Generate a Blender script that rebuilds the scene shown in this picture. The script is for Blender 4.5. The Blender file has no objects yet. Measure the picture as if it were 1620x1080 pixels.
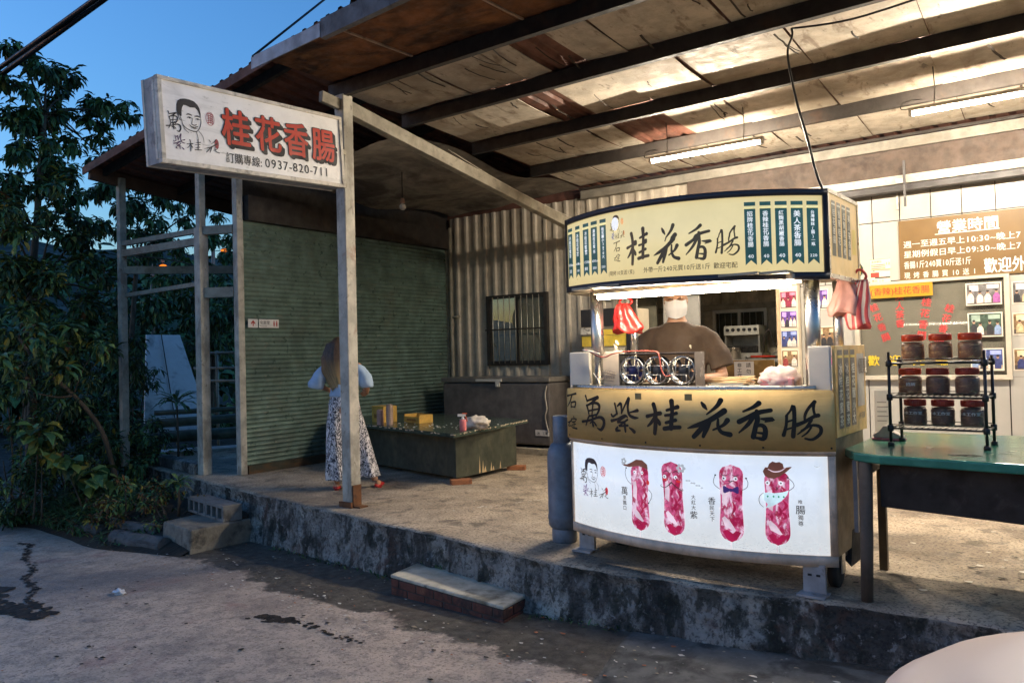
import bpy, bmesh, math, random
from mathutils import Vector, Matrix, noise
R_ = random.Random(11)
SC = bpy.context.scene
COL = SC.collection
rad = math.radians
# ------------------------------------------------------------------ camera
YAW, PITCH, ROLL, FPX = rad(35.8), math.atan(22 / 1234.0), 0.025, 1234.0
fw = Vector((-math.sin(YAW) * math.cos(PITCH), math.cos(YAW) * math.cos(PITCH), math.sin(PITCH)))
r0 = Vector((math.cos(YAW), math.sin(YAW), 0)); u0 = r0.cross(fw)
rr = math.cos(ROLL) * r0 - math.sin(ROLL) * u0
uu = rr.cross(fw)
cam = bpy.data.cameras.new('camera'); camo = bpy.data.objects.new('camera', cam); COL.objects.link(camo)
cam.sensor_width = 36; cam.lens = FPX / 1620 * 36; cam.clip_start = .05; cam.clip_end = 2000
camo.matrix_world = Matrix(((rr.x, uu.x, -fw.x, 0), (rr.y, uu.y, -fw.y, 0), (rr.z, uu.z, -fw.z, 1.35), (0, 0, 0, 1)))
SC.camera = camo
# ------------------------------------------------------------------ dusk sky
W = bpy.data.worlds.new('World'); SC.world = W; W.use_nodes = True
wn = W.node_tree; bg = wn.nodes['Background']
sky = wn.nodes.new('ShaderNodeTexSky'); sky.sky_type = 'NISHITA'; sky.sun_disc = False
sky.sun_elevation = rad(1.9); sky.sun_rotation = rad(240); sky.altitude = 100
sky.air_density = 1.3; sky.dust_density = .7; sky.ozone_density = 4.5
wn.links.new(sky.outputs[0], bg.inputs[0]); bg.inputs[1].default_value = .086
SC.view_settings.view_transform = 'Standard'; SC.view_settings.look = 'None'
SC.view_settings.exposure = 3.5; SC.view_settings.gamma = 1.0
SC.cycles.max_bounces = 8; SC.cycles.diffuse_bounces = 4; SC.cycles.glossy_bounces = 4
SC.cycles.transmission_bounces = 6; SC.cycles.transparent_max_bounces = 12
SC.cycles.sample_clamp_indirect = 4.0; SC.cycles.caustics_reflective = False; SC.cycles.caustics_refractive = False
SC.cycles.use_denoising = True
TUBE_COL, TUBE_POW = (1.0, .87, .69), 102.0
CART_COL, CART_POW = (1.0, .87, .68), 13.5

# ------------------------------------------------------------------ materials
MATS = {}
def mat(name, base, rough=.6, metal=0., layers=(), bump=None, spec=.5, vary=.25, vscale=6., emit=None, alpha=None, trans=0., ior=1.45, coat=0.):
    if name in MATS: return MATS[name]
    m = bpy.data.materials.new(name); m.use_nodes = True; MATS[name] = m
    nt = m.node_tree; L = nt.links; N = nt.nodes; b = N['Principled BSDF']
    tc = N.new('ShaderNodeTexCoord')
    def nz(scale, stretch=(1, 1, 1), detail=6., dist=0.):
        mp = N.new('ShaderNodeMapping'); mp.inputs['Scale'].default_value = stretch
        L.new(tc.outputs['Object'], mp.inputs[0])
        t = N.new('ShaderNodeTexNoise'); t.inputs['Scale'].default_value = scale; t.inputs['Detail'].default_value = detail
        t.inputs['Roughness'].default_value = .62; t.inputs['Distortion'].default_value = dist
        L.new(mp.outputs[0], t.inputs['Vector']); return t.outputs[0]
    def rng(sock, a, c, lo=0., hi=1.):
        r = N.new('ShaderNodeMapRange'); r.interpolation_type = 'SMOOTHSTEP'
        for i, v in zip((1, 2, 3, 4), (a, c, lo, hi)): r.inputs[i].default_value = v
        L.new(sock, r.inputs[0]); return r.outputs[0]
    def mix(f, a, c):
        x = N.new('ShaderNodeMix'); x.data_type = 'RGBA'
        if isinstance(f, float): x.inputs[0].default_value = f
        else: L.new(f, x.inputs[0])
        for i, v in ((6, a), (7, c)):
            if isinstance(v, tuple): x.inputs[i].default_value = (*v[:3], 1)
            else: L.new(v, x.inputs[i])
        return x.outputs[2]
    col = tuple(base[:3])
    if vary:
        lo = tuple(c * (1 - vary) for c in col); hi = tuple(min(1, c * (1 + vary)) for c in col)
        col = mix(rng(nz(vscale), .3, .7), lo, hi)
    for l in layers:
        c, sc, a, d = l[:4]; st = l[4] if len(l) > 4 else (1, 1, 1); op = l[5] if len(l) > 5 else 1.
        col = mix(rng(nz(sc, st, 8., .4), a, d, 0., op), col, c)
    if isinstance(col, tuple): b.inputs['Base Color'].default_value = (*col, 1)
    else: L.new(col, b.inputs['Base Color'])
    b.inputs['Metallic'].default_value = metal; b.inputs['IOR'].default_value = ior
    b.inputs['Specular IOR Level'].default_value = spec; b.inputs['Transmission Weight'].default_value = trans
    b.inputs['Coat Weight'].default_value = coat
    if rough > .08 and vary: L.new(rng(nz(vscale * 1.7), .25, .75, rough * .75, min(1., rough * 1.25)), b.inputs['Roughness'])
    else: b.inputs['Roughness'].default_value = rough
    if bump:
        bp = N.new('ShaderNodeBump'); bp.inputs['Strength'].default_value = bump[1]; bp.inputs['Distance'].default_value = bump[2] if len(bump) > 2 else .01
        L.new(nz(bump[0], bump[3] if len(bump) > 3 else (1, 1, 1), 8.), bp.inputs['Height']); L.new(bp.outputs[0], b.inputs['Normal'])
    if emit:
        b.inputs['Emission Strength'].default_value = emit
        if isinstance(col, tuple): b.inputs['Emission Color'].default_value = (*col, 1)
        else: L.new(col, b.inputs['Emission Color'])
    if alpha is not None: b.inputs['Alpha'].default_value = alpha
    return m
def lamp_mat(name, c, s):
    m = bpy.data.materials.new(name); m.use_nodes = True; nt = m.node_tree
    e = nt.nodes.new('ShaderNodeEmission'); e.inputs[0].default_value = (*c, 1); e.inputs[1].default_value = s
    nt.links.new(e.outputs[0], nt.nodes['Material Output'].inputs[0]); MATS[name] = m; return m

# ------------------------------------------------------------------ mesh builder
def rootloc(o):
    v = Vector((0, 0, 0))
    while o is not None: v += o.location; o = o.parent
    return v
class MB:
    def __init__(s): s.v = []; s.f = []; s.mi = []; s.sm = []; s.m = 0; s.smooth = False; s.T = None
    def P(s, p):
        p = Vector(p)
        if s.T is not None: p = s.T @ p
        s.v.append(p); return len(s.v) - 1
    def F(s, idx): s.f.append(tuple(idx)); s.mi.append(s.m); s.sm.append(s.smooth)
    def poly(s, pts): s.F([s.P(p) for p in pts])
    def hexa(s, p):
        i = [s.P(q) for q in p]
        for f in ((3, 2, 1, 0), (4, 5, 6, 7), (0, 1, 5, 4), (1, 2, 6, 5), (2, 3, 7, 6), (3, 0, 4, 7)): s.F([i[k] for k in f])
    def box(s, x0, x1, y0, y1, z0, z1):
        s.hexa([(x0, y0, z0), (x1, y0, z0), (x1, y1, z0), (x0, y1, z0), (x0, y0, z1), (x1, y0, z1), (x1, y1, z1), (x0, y1, z1)])
    def cbox(s, c, d, rz=0., rx=0., ry=0.):
        Mx = Matrix.Translation(c) @ Matrix.Rotation(rz, 4, 'Z') @ Matrix.Rotation(ry, 4, 'Y') @ Matrix.Rotation(rx, 4, 'X')
        a, b, h = d[0] / 2, d[1] / 2, d[2] / 2
        s.hexa([Mx @ Vector(q) for q in [(-a, -b, -h), (a, -b, -h), (a, b, -h), (-a, b, -h), (-a, -b, h), (a, -b, h), (a, b, h), (-a, b, h)]])
    def bar(s, p0, p1, w, h, up=(0, 0, 1)):
        p0, p1 = Vector(p0), Vector(p1); d = (p1 - p0).normalized(); u = Vector(up)
        sd = d.cross(u).normalized() * (w / 2); u2 = sd.cross(d).normalized() * (h / 2)
        s.hexa([p0 - sd - u2, p0 + sd - u2, p1 + sd - u2, p1 - sd - u2, p0 - sd + u2, p0 + sd + u2, p1 + sd + u2, p1 - sd + u2])
    def tube(s, pts, r, n=8, caps=True, flat=1.0, upv=None):
        pts = [Vector(p) for p in pts]; k = len(pts); rs = r if isinstance(r, (list, tuple)) else [r] * k
        t0 = (pts[1] - pts[0]).normalized()
        a = Vector(upv) if upv else (Vector((0, 0, 1)) if abs(t0.z) < .9 else Vector((1, 0, 0)))
        nrm = (a - t0 * a.dot(t0)).normalized(); rings = []
        for i, p in enumerate(pts):
            t = (pts[min(i + 1, k - 1)] - pts[max(i - 1, 0)]).normalized()
            nrm = (nrm - t * nrm.dot(t)).normalized(); bi = t.cross(nrm)
            ri = rs[i]; ra, rb = (ri if isinstance(ri, tuple) else (ri, ri * flat))
            rings.append([s.P(p + nrm * ra * math.cos(2 * math.pi * j / n) + bi * rb * math.sin(2 * math.pi * j / n)) for j in range(n)])
        sm = s.smooth; s.smooth = True
        for i in range(k - 1):
            for j in range(n): s.F([rings[i][j], rings[i][(j + 1) % n], rings[i + 1][(j + 1) % n], rings[i + 1][j]])
        s.smooth = sm
        if caps: s.F(rings[0][::-1]); s.F(rings[-1])
    def lathe(s, prof, c=(0, 0, 0), n=20, axis='Z', caps=True):
        c = Vector(c); rings = []
        for r, z in prof:
            ring = []
            for j in range(n):
                a = 2 * math.pi * j / n; x, y = r * math.cos(a), r * math.sin(a)
                q = {'Z': (x, y, z), 'Y': (x, z, y), 'X': (z, x, y)}[axis]
                ring.append(s.P(c + Vector(q)))
            rings.append(ring)
        sm = s.smooth; s.smooth = True
        for i in range(len(prof) - 1):
            for j in range(n):
                q = [rings[i][j], rings[i][(j + 1) % n], rings[i + 1][(j + 1) % n], rings[i + 1][j]]
                s.F(q if axis != 'Y' else q[::-1])
        s.smooth = sm
        if caps:
            s.F(rings[0][::-1] if axis != 'Y' else rings[0]); s.F(rings[-1] if axis != 'Y' else rings[-1][::-1])
    def ell(s, c, r, n=12, k=8, M=None):
        c = Vector(c); rings = []
        def q(p): return c + (M @ Vector(p) if M else Vector(p))
        top = s.P(q((0, 0, r[2]))); bot = s.P(q((0, 0, -r[2])))
        for i in range(1, k):
            a = math.pi * i / k
            rings.append([s.P(q((r[0] * math.sin(a) * math.cos(2 * math.pi * j / n), r[1] * math.sin(a) * math.sin(2 * math.pi * j / n), r[2] * math.cos(a)))) for j in range(n)])
        sm = s.smooth; s.smooth = True
        for j in range(n):
            s.F([top, rings[0][j], rings[0][(j + 1) % n]]); s.F([bot, rings[-1][(j + 1) % n], rings[-1][j]])
            for i in range(k - 2): s.F([rings[i][j], rings[i + 1][j], rings[i + 1][(j + 1) % n], rings[i][(j + 1) % n]])
        s.smooth = sm
    def loft(s, rings, caps=True, closed=True):
        idx = [[s.P(p) for p in r] for r in rings]; n = len(idx[0]); sm = s.smooth; s.smooth = True
        for i in range(len(idx) - 1):
            for j in range(n if closed else n - 1):
                s.F([idx[i][j], idx[i][(j + 1) % n], idx[i + 1][(j + 1) % n], idx[i + 1][j]])
        s.smooth = sm
        if caps: s.F(idx[0][::-1]); s.F(idx[-1])
    def grid(s, fn, nu, nv, mfn=None):
        idx = [[s.P(fn(i / nu, j / nv)) for j in range(nv + 1)] for i in range(nu + 1)]
        for i in range(nu):
            for j in range(nv):
                if mfn: s.m = mfn(i / nu, j / nv)
                s.F([idx[i][j], idx[i + 1][j], idx[i + 1][j + 1], idx[i][j + 1]])
    def slab(s, poly, f0, f1):
        a = [s.P(f0(p)) for p in poly]; b = [s.P(f1(p)) for p in poly]; n = len(poly)
        s.F(a[::-1]); s.F(b)
        for i in range(n): s.F([a[i], a[(i + 1) % n], b[(i + 1) % n], b[i]])
    def mesh(s, name, off=Vector((0, 0, 0)), mats=()):
        me = bpy.data.meshes.new(name)
        me.from_pydata([tuple(p - off) for p in s.v], [], s.f)
        for m in mats: me.materials.append(m)
        me.polygons.foreach_set('material_index', [min(i, max(0, len(mats) - 1)) for i in s.mi])
        me.polygons.foreach_set('use_smooth', s.sm)
        me.update(); return me
    def build(s, name, mats, parent=None, bevel=0., seg=2, world=True, sharp=None):
        if not isinstance(mats, (list, tuple)): mats = [mats]
        off = rootloc(parent) if (parent is not None and world) else Vector((0, 0, 0))
        me = s.mesh(name, off, mats)
        if sharp: me.set_sharp_from_angle(angle=rad(sharp))
        o = bpy.data.objects.new(name, me); COL.objects.link(o)
        if parent is not None: o.parent = parent
        if bevel:
            b = o.modifiers.new('bevel', 'BEVEL'); b.width = bevel; b.segments = seg; b.limit_method = 'ANGLE'; b.angle_limit = rad(50)
        return o
def tag(o, label=None, cat=None, group=None, kind=None):
    for k, v in (('label', label), ('category', cat), ('group', group), ('kind', kind)):
        if v: o[k] = v
    return o
def thing(name, label, cat, loc=(0, 0, 0), rz=0., group=None):
    o = bpy.data.objects.new(name, None); COL.objects.link(o); o.location = loc; o.rotation_euler = (0, 0, rz)
    o.empty_display_size = .1
    return tag(o, label, cat, group)
def copy_tree(o, parent=None):
    c = o.copy(); COL.objects.link(c); c.parent = parent
    for ch in list(o.children): copy_tree(ch, c)
    return c
def fuse(mb, voxel=.012, it=6, fac=.5):
    """union of closed pieces into one continuous skin"""
    me = mb.mesh('tmp'); o = bpy.data.objects.new('tmp', me); COL.objects.link(o)
    r = o.modifiers.new('r', 'REMESH'); r.mode = 'VOXEL'; r.voxel_size = voxel
    if it:
        sm = o.modifiers.new('s', 'SMOOTH'); sm.iterations = it; sm.factor = fac
    dg = bpy.context.evaluated_depsgraph_get(); dg.update()
    m2 = bpy.data.meshes.new_from_object(o.evaluated_get(dg))
    out = MB(); out.v = [v.co.copy() for v in m2.vertices]; out.f = [tuple(p.vertices) for p in m2.polygons]
    out.mi = [0] * len(out.f); out.sm = [True] * len(out.f)
    bpy.data.objects.remove(o); bpy.data.meshes.remove(me); bpy.data.meshes.remove(m2)
    return out
def nz3(p, s=1., o=0.): return noise.noise(Vector(p) * s + Vector((o, o * 1.7, o * .3)))
def cr(pts, k=5):
    """smooth curve through control tuples"""
    if len(pts) < 3: return list(pts)
    P = [pts[0]] + list(pts) + [pts[-1]]; out = []
    for i in range(1, len(P) - 2):
        for t in range(k):
            u = t / k
            out.append(tuple(.5 * (2 * b + (c - a) * u + (2 * a - 5 * b + 4 * c - d) * u * u + (3 * b - a - 3 * c + d) * u ** 3) for a, b, c, d in zip(P[i - 1], P[i], P[i + 1], P[i + 2])))
    out.append(tuple(pts[-1])); return out
# ------------------------------------------------------------------ lettering
GL = {}
BOLD = {0.: [(0, 0)], .012: [(-.010, 0), (.010, 0), (0, .008)], .034: [(-.02, .0), (.02, .0), (0, .018), (0, -.012)], .06: [(.042 * math.cos(a), .030 * math.sin(a)) for a in (0, .8, 1.57, 2.36, 3.14, 3.93, 4.71, 5.5)] + [(0, 0)]}
ALLTXT = '桂花香腸訂購專線石碇萬紫營業時間週一至五早上晚星期例假日斤買送現烤歡迎外冰蜜茶濃縮釀小大招牌辣紅麴黑胡椒美人台灣妹醬瓶光臨化妝室請勿入內非工作員水帶宅配支元本店食材標示萬里飄口大香腸民天下唯嘴益優惠獨尊足杯歸0123456789:-~()（）$cmlcPRTestroo.'
def bake_glyphs():
    tmp = []
    for bold in (0.,):
        for ch in sorted(set(ALLTXT)):
            c = bpy.data.curves.new('g', 'FONT'); c.body = ch; c.size = 1; c.resolution_u = 3; c.offset = bold; c.dimensions = '2D'; c.fill_mode = 'FRONT'
            o = bpy.data.objects.new('g', c); COL.objects.link(o); tmp.append((ch, bold, o))
    dg = bpy.context.evaluated_depsgraph_get(); dg.update()
    for ch, bold, o in tmp:
        m = bpy.data.meshes.new_from_object(o.evaluated_get(dg))
        GL[(ch, bold)] = ([(v.co.x, v.co.y) for v in m.vertices], [tuple(p.vertices) for p in m.polygons])
        bpy.data.meshes.remove(m)
    for ch, bold, o in tmp:
        c = o.data; bpy.data.objects.remove(o); bpy.data.curves.remove(c)
bake_glyphs()
class Decal(MB):
    """flat artwork printed on a surface: fn(u, v, lift) -> point"""
    def __init__(s, fn, lift=.0015): super().__init__(); s.fn = fn; s.h0 = lift; s.k = 0
    def h(s, lv): s.k += 1; return s.h0 * (1 + lv) + (s.k % 40) * 2.5e-5
    def area(s, pts, m=0, lv=0):
        s.m = m; h = s.h(lv); s.F([s.P(s.fn(u, v, h)) for u, v in pts])
    def rect(s, u0, v0, u1, v1, m=0, lv=0, n=1):
        for i in range(n):
            a, b = u0 + (u1 - u0) * i / n, u0 + (u1 - u0) * (i + 1) / n
            s.m = m; h = s.h0 * (1 + lv); s.F([s.P(s.fn(*q, h)) for q in ((a, v0), (b, v0), (b, v1), (a, v1))])
    def disc(s, u, v, ru, rv, m=0, lv=0, n=18, a0=0., a1=6.2832):
        s.area([(u + ru * math.cos(a0 + (a1 - a0) * i / n), v + rv * math.sin(a0 + (a1 - a0) * i / n)) for i in range(n)], m, lv)
    def stroke(s, pts, m=0, lv=0, asp=1., k=4, wmul=1.):
        """pts (u,v,w); asp = metres of v per metre of u scaling so that widths stay round"""
        q = cr([(a, b, c * wmul) for a, b, c in pts], k); s.m = m; h = s.h(lv); n = len(q); Lf = []; Rt = []
        for i, (u, v, w) in enumerate(q):
            a, b = q[max(0, i - 1)], q[min(n - 1, i + 1)]
            du, dv = (b[0] - a[0]) * asp, b[1] - a[1]; l = math.hypot(du, dv) or 1e-9
            nx, ny = -dv / l / asp, du / l
            Lf.append((u + nx * w / 2, v + ny * w / 2)); Rt.append((u - nx * w / 2, v - ny * w / 2))
        A = [s.P(s.fn(a, b, h)) for a, b in Lf]; B = [s.P(s.fn(a, b, h)) for a, b in Rt]
        for i in range(n - 1): s.F([B[i], B[i + 1], A[i + 1], A[i]])
        for (e, sg) in ((0, -1), (n - 1, 1)):
            u, v, w = q[e]; a, b = (q[0], q[1]) if e == 0 else (q[-2], q[-1])
            ang = math.atan2(b[1] - a[1], (b[0] - a[0]) * asp) + (math.pi if e == 0 else 0)
            s.area([(u + math.cos(ang + t) * w / 2 / asp, v + math.sin(ang + t) * w / 2) for t in [(-1.57 + 3.14 * i / 6) for i in range(7)]], m, lv)
    def text(s, txt, u, v, size, m=0, lv=0, sx=1., bold=.012, vert=False, adv=1.0, shear=0., rot=0.):
        cu, cv = u, v; ca, sa = math.cos(rot), math.sin(rot)
        for ch in txt:
            if ch == ' ':
                if vert: cv -= size * adv * .5
                else: cu += size * sx * adv * .5
                continue
            vs, fs = GL.get((ch, 0.)) or ([], [])
            if not vs: continue
            x0 = min(p[0] for p in vs); x1 = max(p[0] for p in vs); wide = ord(ch) > 0x2000
            w = 1.0 if wide else (.60 if ch.isdigit() else (x1 - x0) + .12)
            ox = 0 if wide else (w - (x1 - x0)) / 2 - x0
            if vert and not wide: ox = (1 - (x1 - x0)) / 2 - x0
            for ex, ey in BOLD.get(bold, BOLD[0.]):
                s.m = m; h = s.h(lv); off = len(s.v)
                for x, y in vs:
                    X, Y = (x + ex + ox + shear * y) * size * sx, (y + ey) * size
                    dx, dy = cu - u + X, cv - v + Y
                    s.P(s.fn(u + dx * ca - dy * sa, v + dx * sa + dy * ca, h))
                for f in fs: s.F([off + i for i in f])
            if vert: cv -= size * adv * (1. if wide else .8)
            else: cu += size * sx * w * adv
        return cu
    def brush(s, key, u, v, w, hgt, m=0, lv=0, wm=1.):
        """calligraphic character in the box with lower-left (u,v)"""
        k = w / hgt
        for st in BR[key]:
            s.stroke([(u + a * w, v + b * hgt, c * hgt) for a, b, c in st], m, lv, asp=1., k=4, wmul=wm)
def T_(x0, y0, x1, y1, *sts):
    return [[((x - x0) / (x1 - x0), (y1 - y) / (y1 - y0), wd / (y1 - y0)) for x, y, wd in st] for st in sts]
BR = {
 '萬': T_(310, 230, 555, 615, [(360, 238, 18), (376, 300, 14)], [(378, 292, 16), (430, 272, 20), (492, 250, 30)], [(480, 256, 26), (440, 300, 20), (372, 350, 16)], [(372, 345, 20), (385, 400, 16), (395, 462, 12)],
   [(366, 345, 14), (460, 312, 20), (505, 335, 26), (498, 400, 20), (470, 455, 14)], [(400, 402, 14), (490, 378, 14)], [(440, 325, 16), (432, 400, 14), (424, 470, 12)], [(400, 462, 16), (480, 440, 14)],
   [(316, 532, 22), (400, 510, 18), (500, 468, 22), (546, 490, 30), (548, 550, 26), (520, 604, 24), (482, 590, 8)], [(390, 470, 16), (372, 520, 16), (356, 570, 10)], [(436, 462, 18), (430, 520, 18), (438, 566, 22)], [(405, 540, 12), (440, 520, 14), (470, 560, 16)]),
 '紫': T_(615, 260, 915, 635, [(664, 322, 18), (676, 380, 16), (686, 440, 16)], [(620, 445, 14), (640, 470, 18), (690, 430, 12)], [(694, 350, 14), (730, 320, 22), (738, 380, 18), (736, 432, 12)], [(738, 430, 10), (780, 330, 16), (818, 262, 26)],
   [(818, 268, 26), (806, 360, 20), (820, 440, 22), (870, 470, 24), (910, 470, 10)], [(905, 390, 26), (860, 405, 16), (815, 420, 10)], [(624, 518, 26), (690, 496, 18), (770, 452, 20), (800, 470, 12)], [(780, 460, 16), (720, 505, 16), (690, 530, 18), (760, 522, 14), (800, 496, 14)], [(800, 496, 16), (740, 545, 14), (706, 572, 14), (800, 560, 18)],
   [(768, 540, 20), (772, 590, 22), (776, 630, 16)], [(690, 584, 14), (674, 620, 26), (720, 622, 10)], [(820, 584, 12), (850, 606, 24), (868, 626, 28)]),
 '桂': T_(990, 285, 1350, 660, [(998, 464, 30), (1060, 446, 24), (1142, 426, 34)], [(1072, 328, 34), (1092, 420, 32), (1088, 560, 34), (1078, 652, 30)], [(1084, 460, 20), (1044, 530, 26), (1000, 575, 14)], [(1100, 478, 14), (1124, 520, 30), (1134, 546, 26)],
   [(1268, 290, 40), (1272, 400, 30), (1262, 500, 34), (1256, 590, 34)], [(1216, 390, 22), (1270, 372, 24), (1328, 352, 34)], [(1198, 448, 22), (1262, 438, 22), (1316, 420, 26)], [(1204, 528, 24), (1260, 510, 26), (1304, 496, 28)], [(1186, 594, 34), (1260, 580, 32), (1346, 572, 30)]),
 '花': T_(-60, 240, 330, 610, [(82, 268, 16), (104, 300, 28), (128, 332, 10)], [(256, 244, 34), (220, 300, 26), (126, 378, 10)], [(284, 344, 40), (220, 390, 36), (130, 446, 34), (20, 490, 28), (-56, 516, 8)], [(150, 440, 30), (120, 510, 36), (88, 592, 22)], [(130, 440, 20), (60, 530, 34), (0, 596, 30)],
   [(228, 424, 14), (226, 490, 22), (256, 545, 26), (330, 566, 34)], [(310, 432, 34), (270, 480, 22), (180, 526, 12)]),
 '香': T_(398, 250, 735, 610, [(596, 262, 34), (540, 300, 24), (446, 340, 14)], [(404, 438, 34), (480, 400, 30), (580, 352, 30), (706, 328, 26)], [(556, 366, 28), (490, 460, 26), (400, 542, 10)], [(574, 336, 26), (578, 420, 32), (560, 480, 30), (536, 580, 34)], [(612, 408, 10), (660, 412, 24), (726, 412, 26), (652, 436, 10)],
   [(556, 476, 22), (620, 470, 26), (650, 510, 30), (636, 590, 32), (590, 602, 12)], [(575, 540, 12), (625, 546, 18)], [(560, 590, 16), (625, 594, 20)]),
 '腸': T_(793, 250, 1158, 615, [(832, 388, 18), (824, 480, 18), (798, 568, 24)], [(826, 392, 14), (870, 340, 14), (898, 300, 24), (904, 420, 24), (888, 578, 28)], [(832, 446, 12), (895, 426, 12)], [(826, 516, 12), (890, 496, 12)],
   [(1098, 262, 24), (1040, 320, 18), (1006, 380, 18), (1000, 430, 12)], [(1092, 268, 22), (1086, 330, 16), (1096, 380, 16)], [(920, 476, 26), (1000, 444, 22), (1080, 400, 22), (1128, 386, 26)], [(1064, 428, 18), (1010, 500, 16), (930, 560, 8)],
   [(970, 528, 16), (1060, 478, 16), (1140, 490, 22), (1144, 550, 22), (1070, 606, 18), (1000, 598, 12)], [(1060, 494, 12), (1020, 545, 12), (970, 580, 8)]),
 '石': T_(155, 195, 262, 372, [(160, 238, 16), (205, 222, 12), (256, 206, 18)], [(214, 222, 16), (190, 300, 14), (158, 362, 8)], [(202, 308, 12), (200, 366, 14)], [(204, 312, 12), (252, 302, 16), (242, 362, 14)], [(204, 360, 10), (242, 358, 10)]),
 '碇': T_(160, 448, 266, 602, [(164, 528, 10), (204, 505, 12)], [(186, 515, 10), (166, 568, 8)], [(176, 545, 8), (176, 572, 8), (200, 560, 8)], [(232, 452, 12), (236, 474, 8)], [(206, 500, 10), (204, 482, 8), (260, 478, 12), (252, 496, 8)], [(214, 520, 10), (250, 508, 10)], [(234, 515, 10), (232, 570, 10)], [(234, 542, 8), (254, 538, 8)], [(220, 545, 8), (206, 580, 8), (262, 590, 16)]),
}
# ================================================================== THE SETTING
ROADZ = -.40
def rz(x): x = max(-14., min(1.5, x)); return -.40 + .033 * (x + 4.3)      # the road falls gently to the left
def onroad(x, y):
    f = 1.
    for _ in range(6): f = (1.35 - rz(x * f)) / 1.75
    return x * f, y * f
def structure(o, kind='structure'): o['kind'] = kind; return o
def asphalt_mat():
    m = mat('asphalt', (.50, .395, .305), .58, layers=[((.22, .175, .15), .45, .48, .62, (1, 1, 1), .75), ((.54, .42, .33), 1.6, .50, .66, (1, 1, 1), .6), ((.20, .16, .135), 9., .50, .62, (1, 1, 1), .5), ((.10, .08, .068), 46., .50, .62, (1, 1, 1), .55), ((.58, .50, .42), 80., .58, .66, (1, 1, 1), .8), ((.30, .09, .075), 1.3, .58, .68, (1, 1, 1), .35)], bump=(85., .8, .008), vary=.2, spec=.6)
    nt = m.node_tree; L = nt.links; N = nt.nodes; b = N['Principled BSDF']
    old = b.inputs['Base Color'].links[0].from_socket
    tc = N.new('ShaderNodeTexCoord'); sp = N.new('ShaderNodeSeparateXYZ'); L.new(tc.outputs['Object'], sp.inputs[0])
    n1 = N.new('ShaderNodeTexNoise'); n1.inputs['Scale'].default_value = 1.6; n1.inputs['Detail'].default_value = 9; n1.inputs['Roughness'].default_value = .7; L.new(tc.outputs['Object'], n1.inputs['Vector'])
    def ma(op, a, c, d=None):
        x = N.new('ShaderNodeMath'); x.operation = op
        for i, v in enumerate((a, c, d)):
            if v is None: continue
            if isinstance(v, (int, float)): x.inputs[i].default_value = v
            else: L.new(v, x.inputs[i])
        return x.outputs[0]
    # damp, dirty gutter along the kerb: y > 3.15 - .13 x(from -2.4), broken edge
    line = ma('MULTIPLY_ADD', sp.outputs[0], -.135, 3.18)
    dd = ma('SUBTRACT', sp.outputs[1], line)
    dd = ma('MULTIPLY_ADD', n1.outputs[0], 1.0, ma('SUBTRACT', dd, .5))
    r = N.new('ShaderNodeMapRange'); r.interpolation_type = 'SMOOTHSTEP'; L.new(dd, r.inputs[0]); r.inputs[1].default_value = -.03; r.inputs[2].default_value = .06
    n2 = N.new('ShaderNodeTexNoise'); n2.inputs['Scale'].default_value = 14; n2.inputs['Detail'].default_value = 9; L.new(tc.outputs['Object'], n2.inputs['Vector'])
    cr_ = N.new('ShaderNodeValToRGB'); L.new(n2.outputs[0], cr_.inputs[0])
    cr_.color_ramp.elements[0].position = .38; cr_.color_ramp.elements[0].color = (.018, .016, .012, 1)
    cr_.color_ramp.elements[1].position = .66; cr_.color_ramp.elements[1].color = (.075, .07, .055, 1)
    mx = N.new('ShaderNodeMix'); mx.data_type = 'RGBA'; L.new(ma('MULTIPLY', r.outputs[0], .9), mx.inputs[0]); L.new(old, mx.inputs[6]); L.new(cr_.outputs[0], mx.inputs[7])
    L.new(mx.outputs[2], b.inputs['Base Color'])
    return m
M_ASPH = asphalt_mat()
M_SOIL = mat('soil', (.03, .024, .015), .95, bump=(9., .8, .05), vscale=1.2, vary=.5)
g = MB(); g.grid(lambda a, b: (-260 + 520 * a, -220 + 560 * b, -.78), 8, 8); structure(g.build('ground', M_SOIL))
def road_edge(x): return 4.13 + .09 * math.sin(x * 1.7) + .12 * nz3((x, 3, 0), .9) if x < -6.95 else 5.4
rd = MB(); xs = [-60, -40, -28, -20] + [-16 + .25 * i for i in range(0, 36)] + [-6.97, -6.93, -6.5] + [-6 + .5 * i for i in range(0, 32)] + [14, 24, 60]
top = [road_edge(x) if x < -6.95 else 5.4 for x in xs]
idx = [[rd.P((x, y, rz(x))) for y in (-9, -2, 1, 2.5, t)] for x, t in zip(xs, top)]
for i in range(len(xs) - 1):
    for k in range(4): rd.F([idx[i][k], idx[i + 1][k], idx[i + 1][k + 1], idx[i][k + 1]])
structure(rd.build('road', M_ASPH))
# verge soil between the road and the bushes
vg = MB()
def verge(a, b):
    x = -26 + 19.02 * a; t = 10 * b * b; y = road_edge(min(x, -6.96)) - .06 + t
    return (x, y, rz(x) - .03 + .30 * min(1, t / .9) + .07 * nz3((x, y, 0), 1.3) * min(1, t * 2))
vg.grid(verge, 60, 40); structure(vg.build('verge', M_SOIL))
hl = MB()
hl.grid(lambda a, b: (-120 + 90 * a, -30 + 120 * b, -.5 + 20 * (1 - a) ** 1.3 + 1.5 * nz3((a * 9, b * 9, 0))), 24, 24); structure(hl.build('hillside', mat('hill_green', (.012, .022, .012), .95, vscale=.5, vary=.5)))

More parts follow.
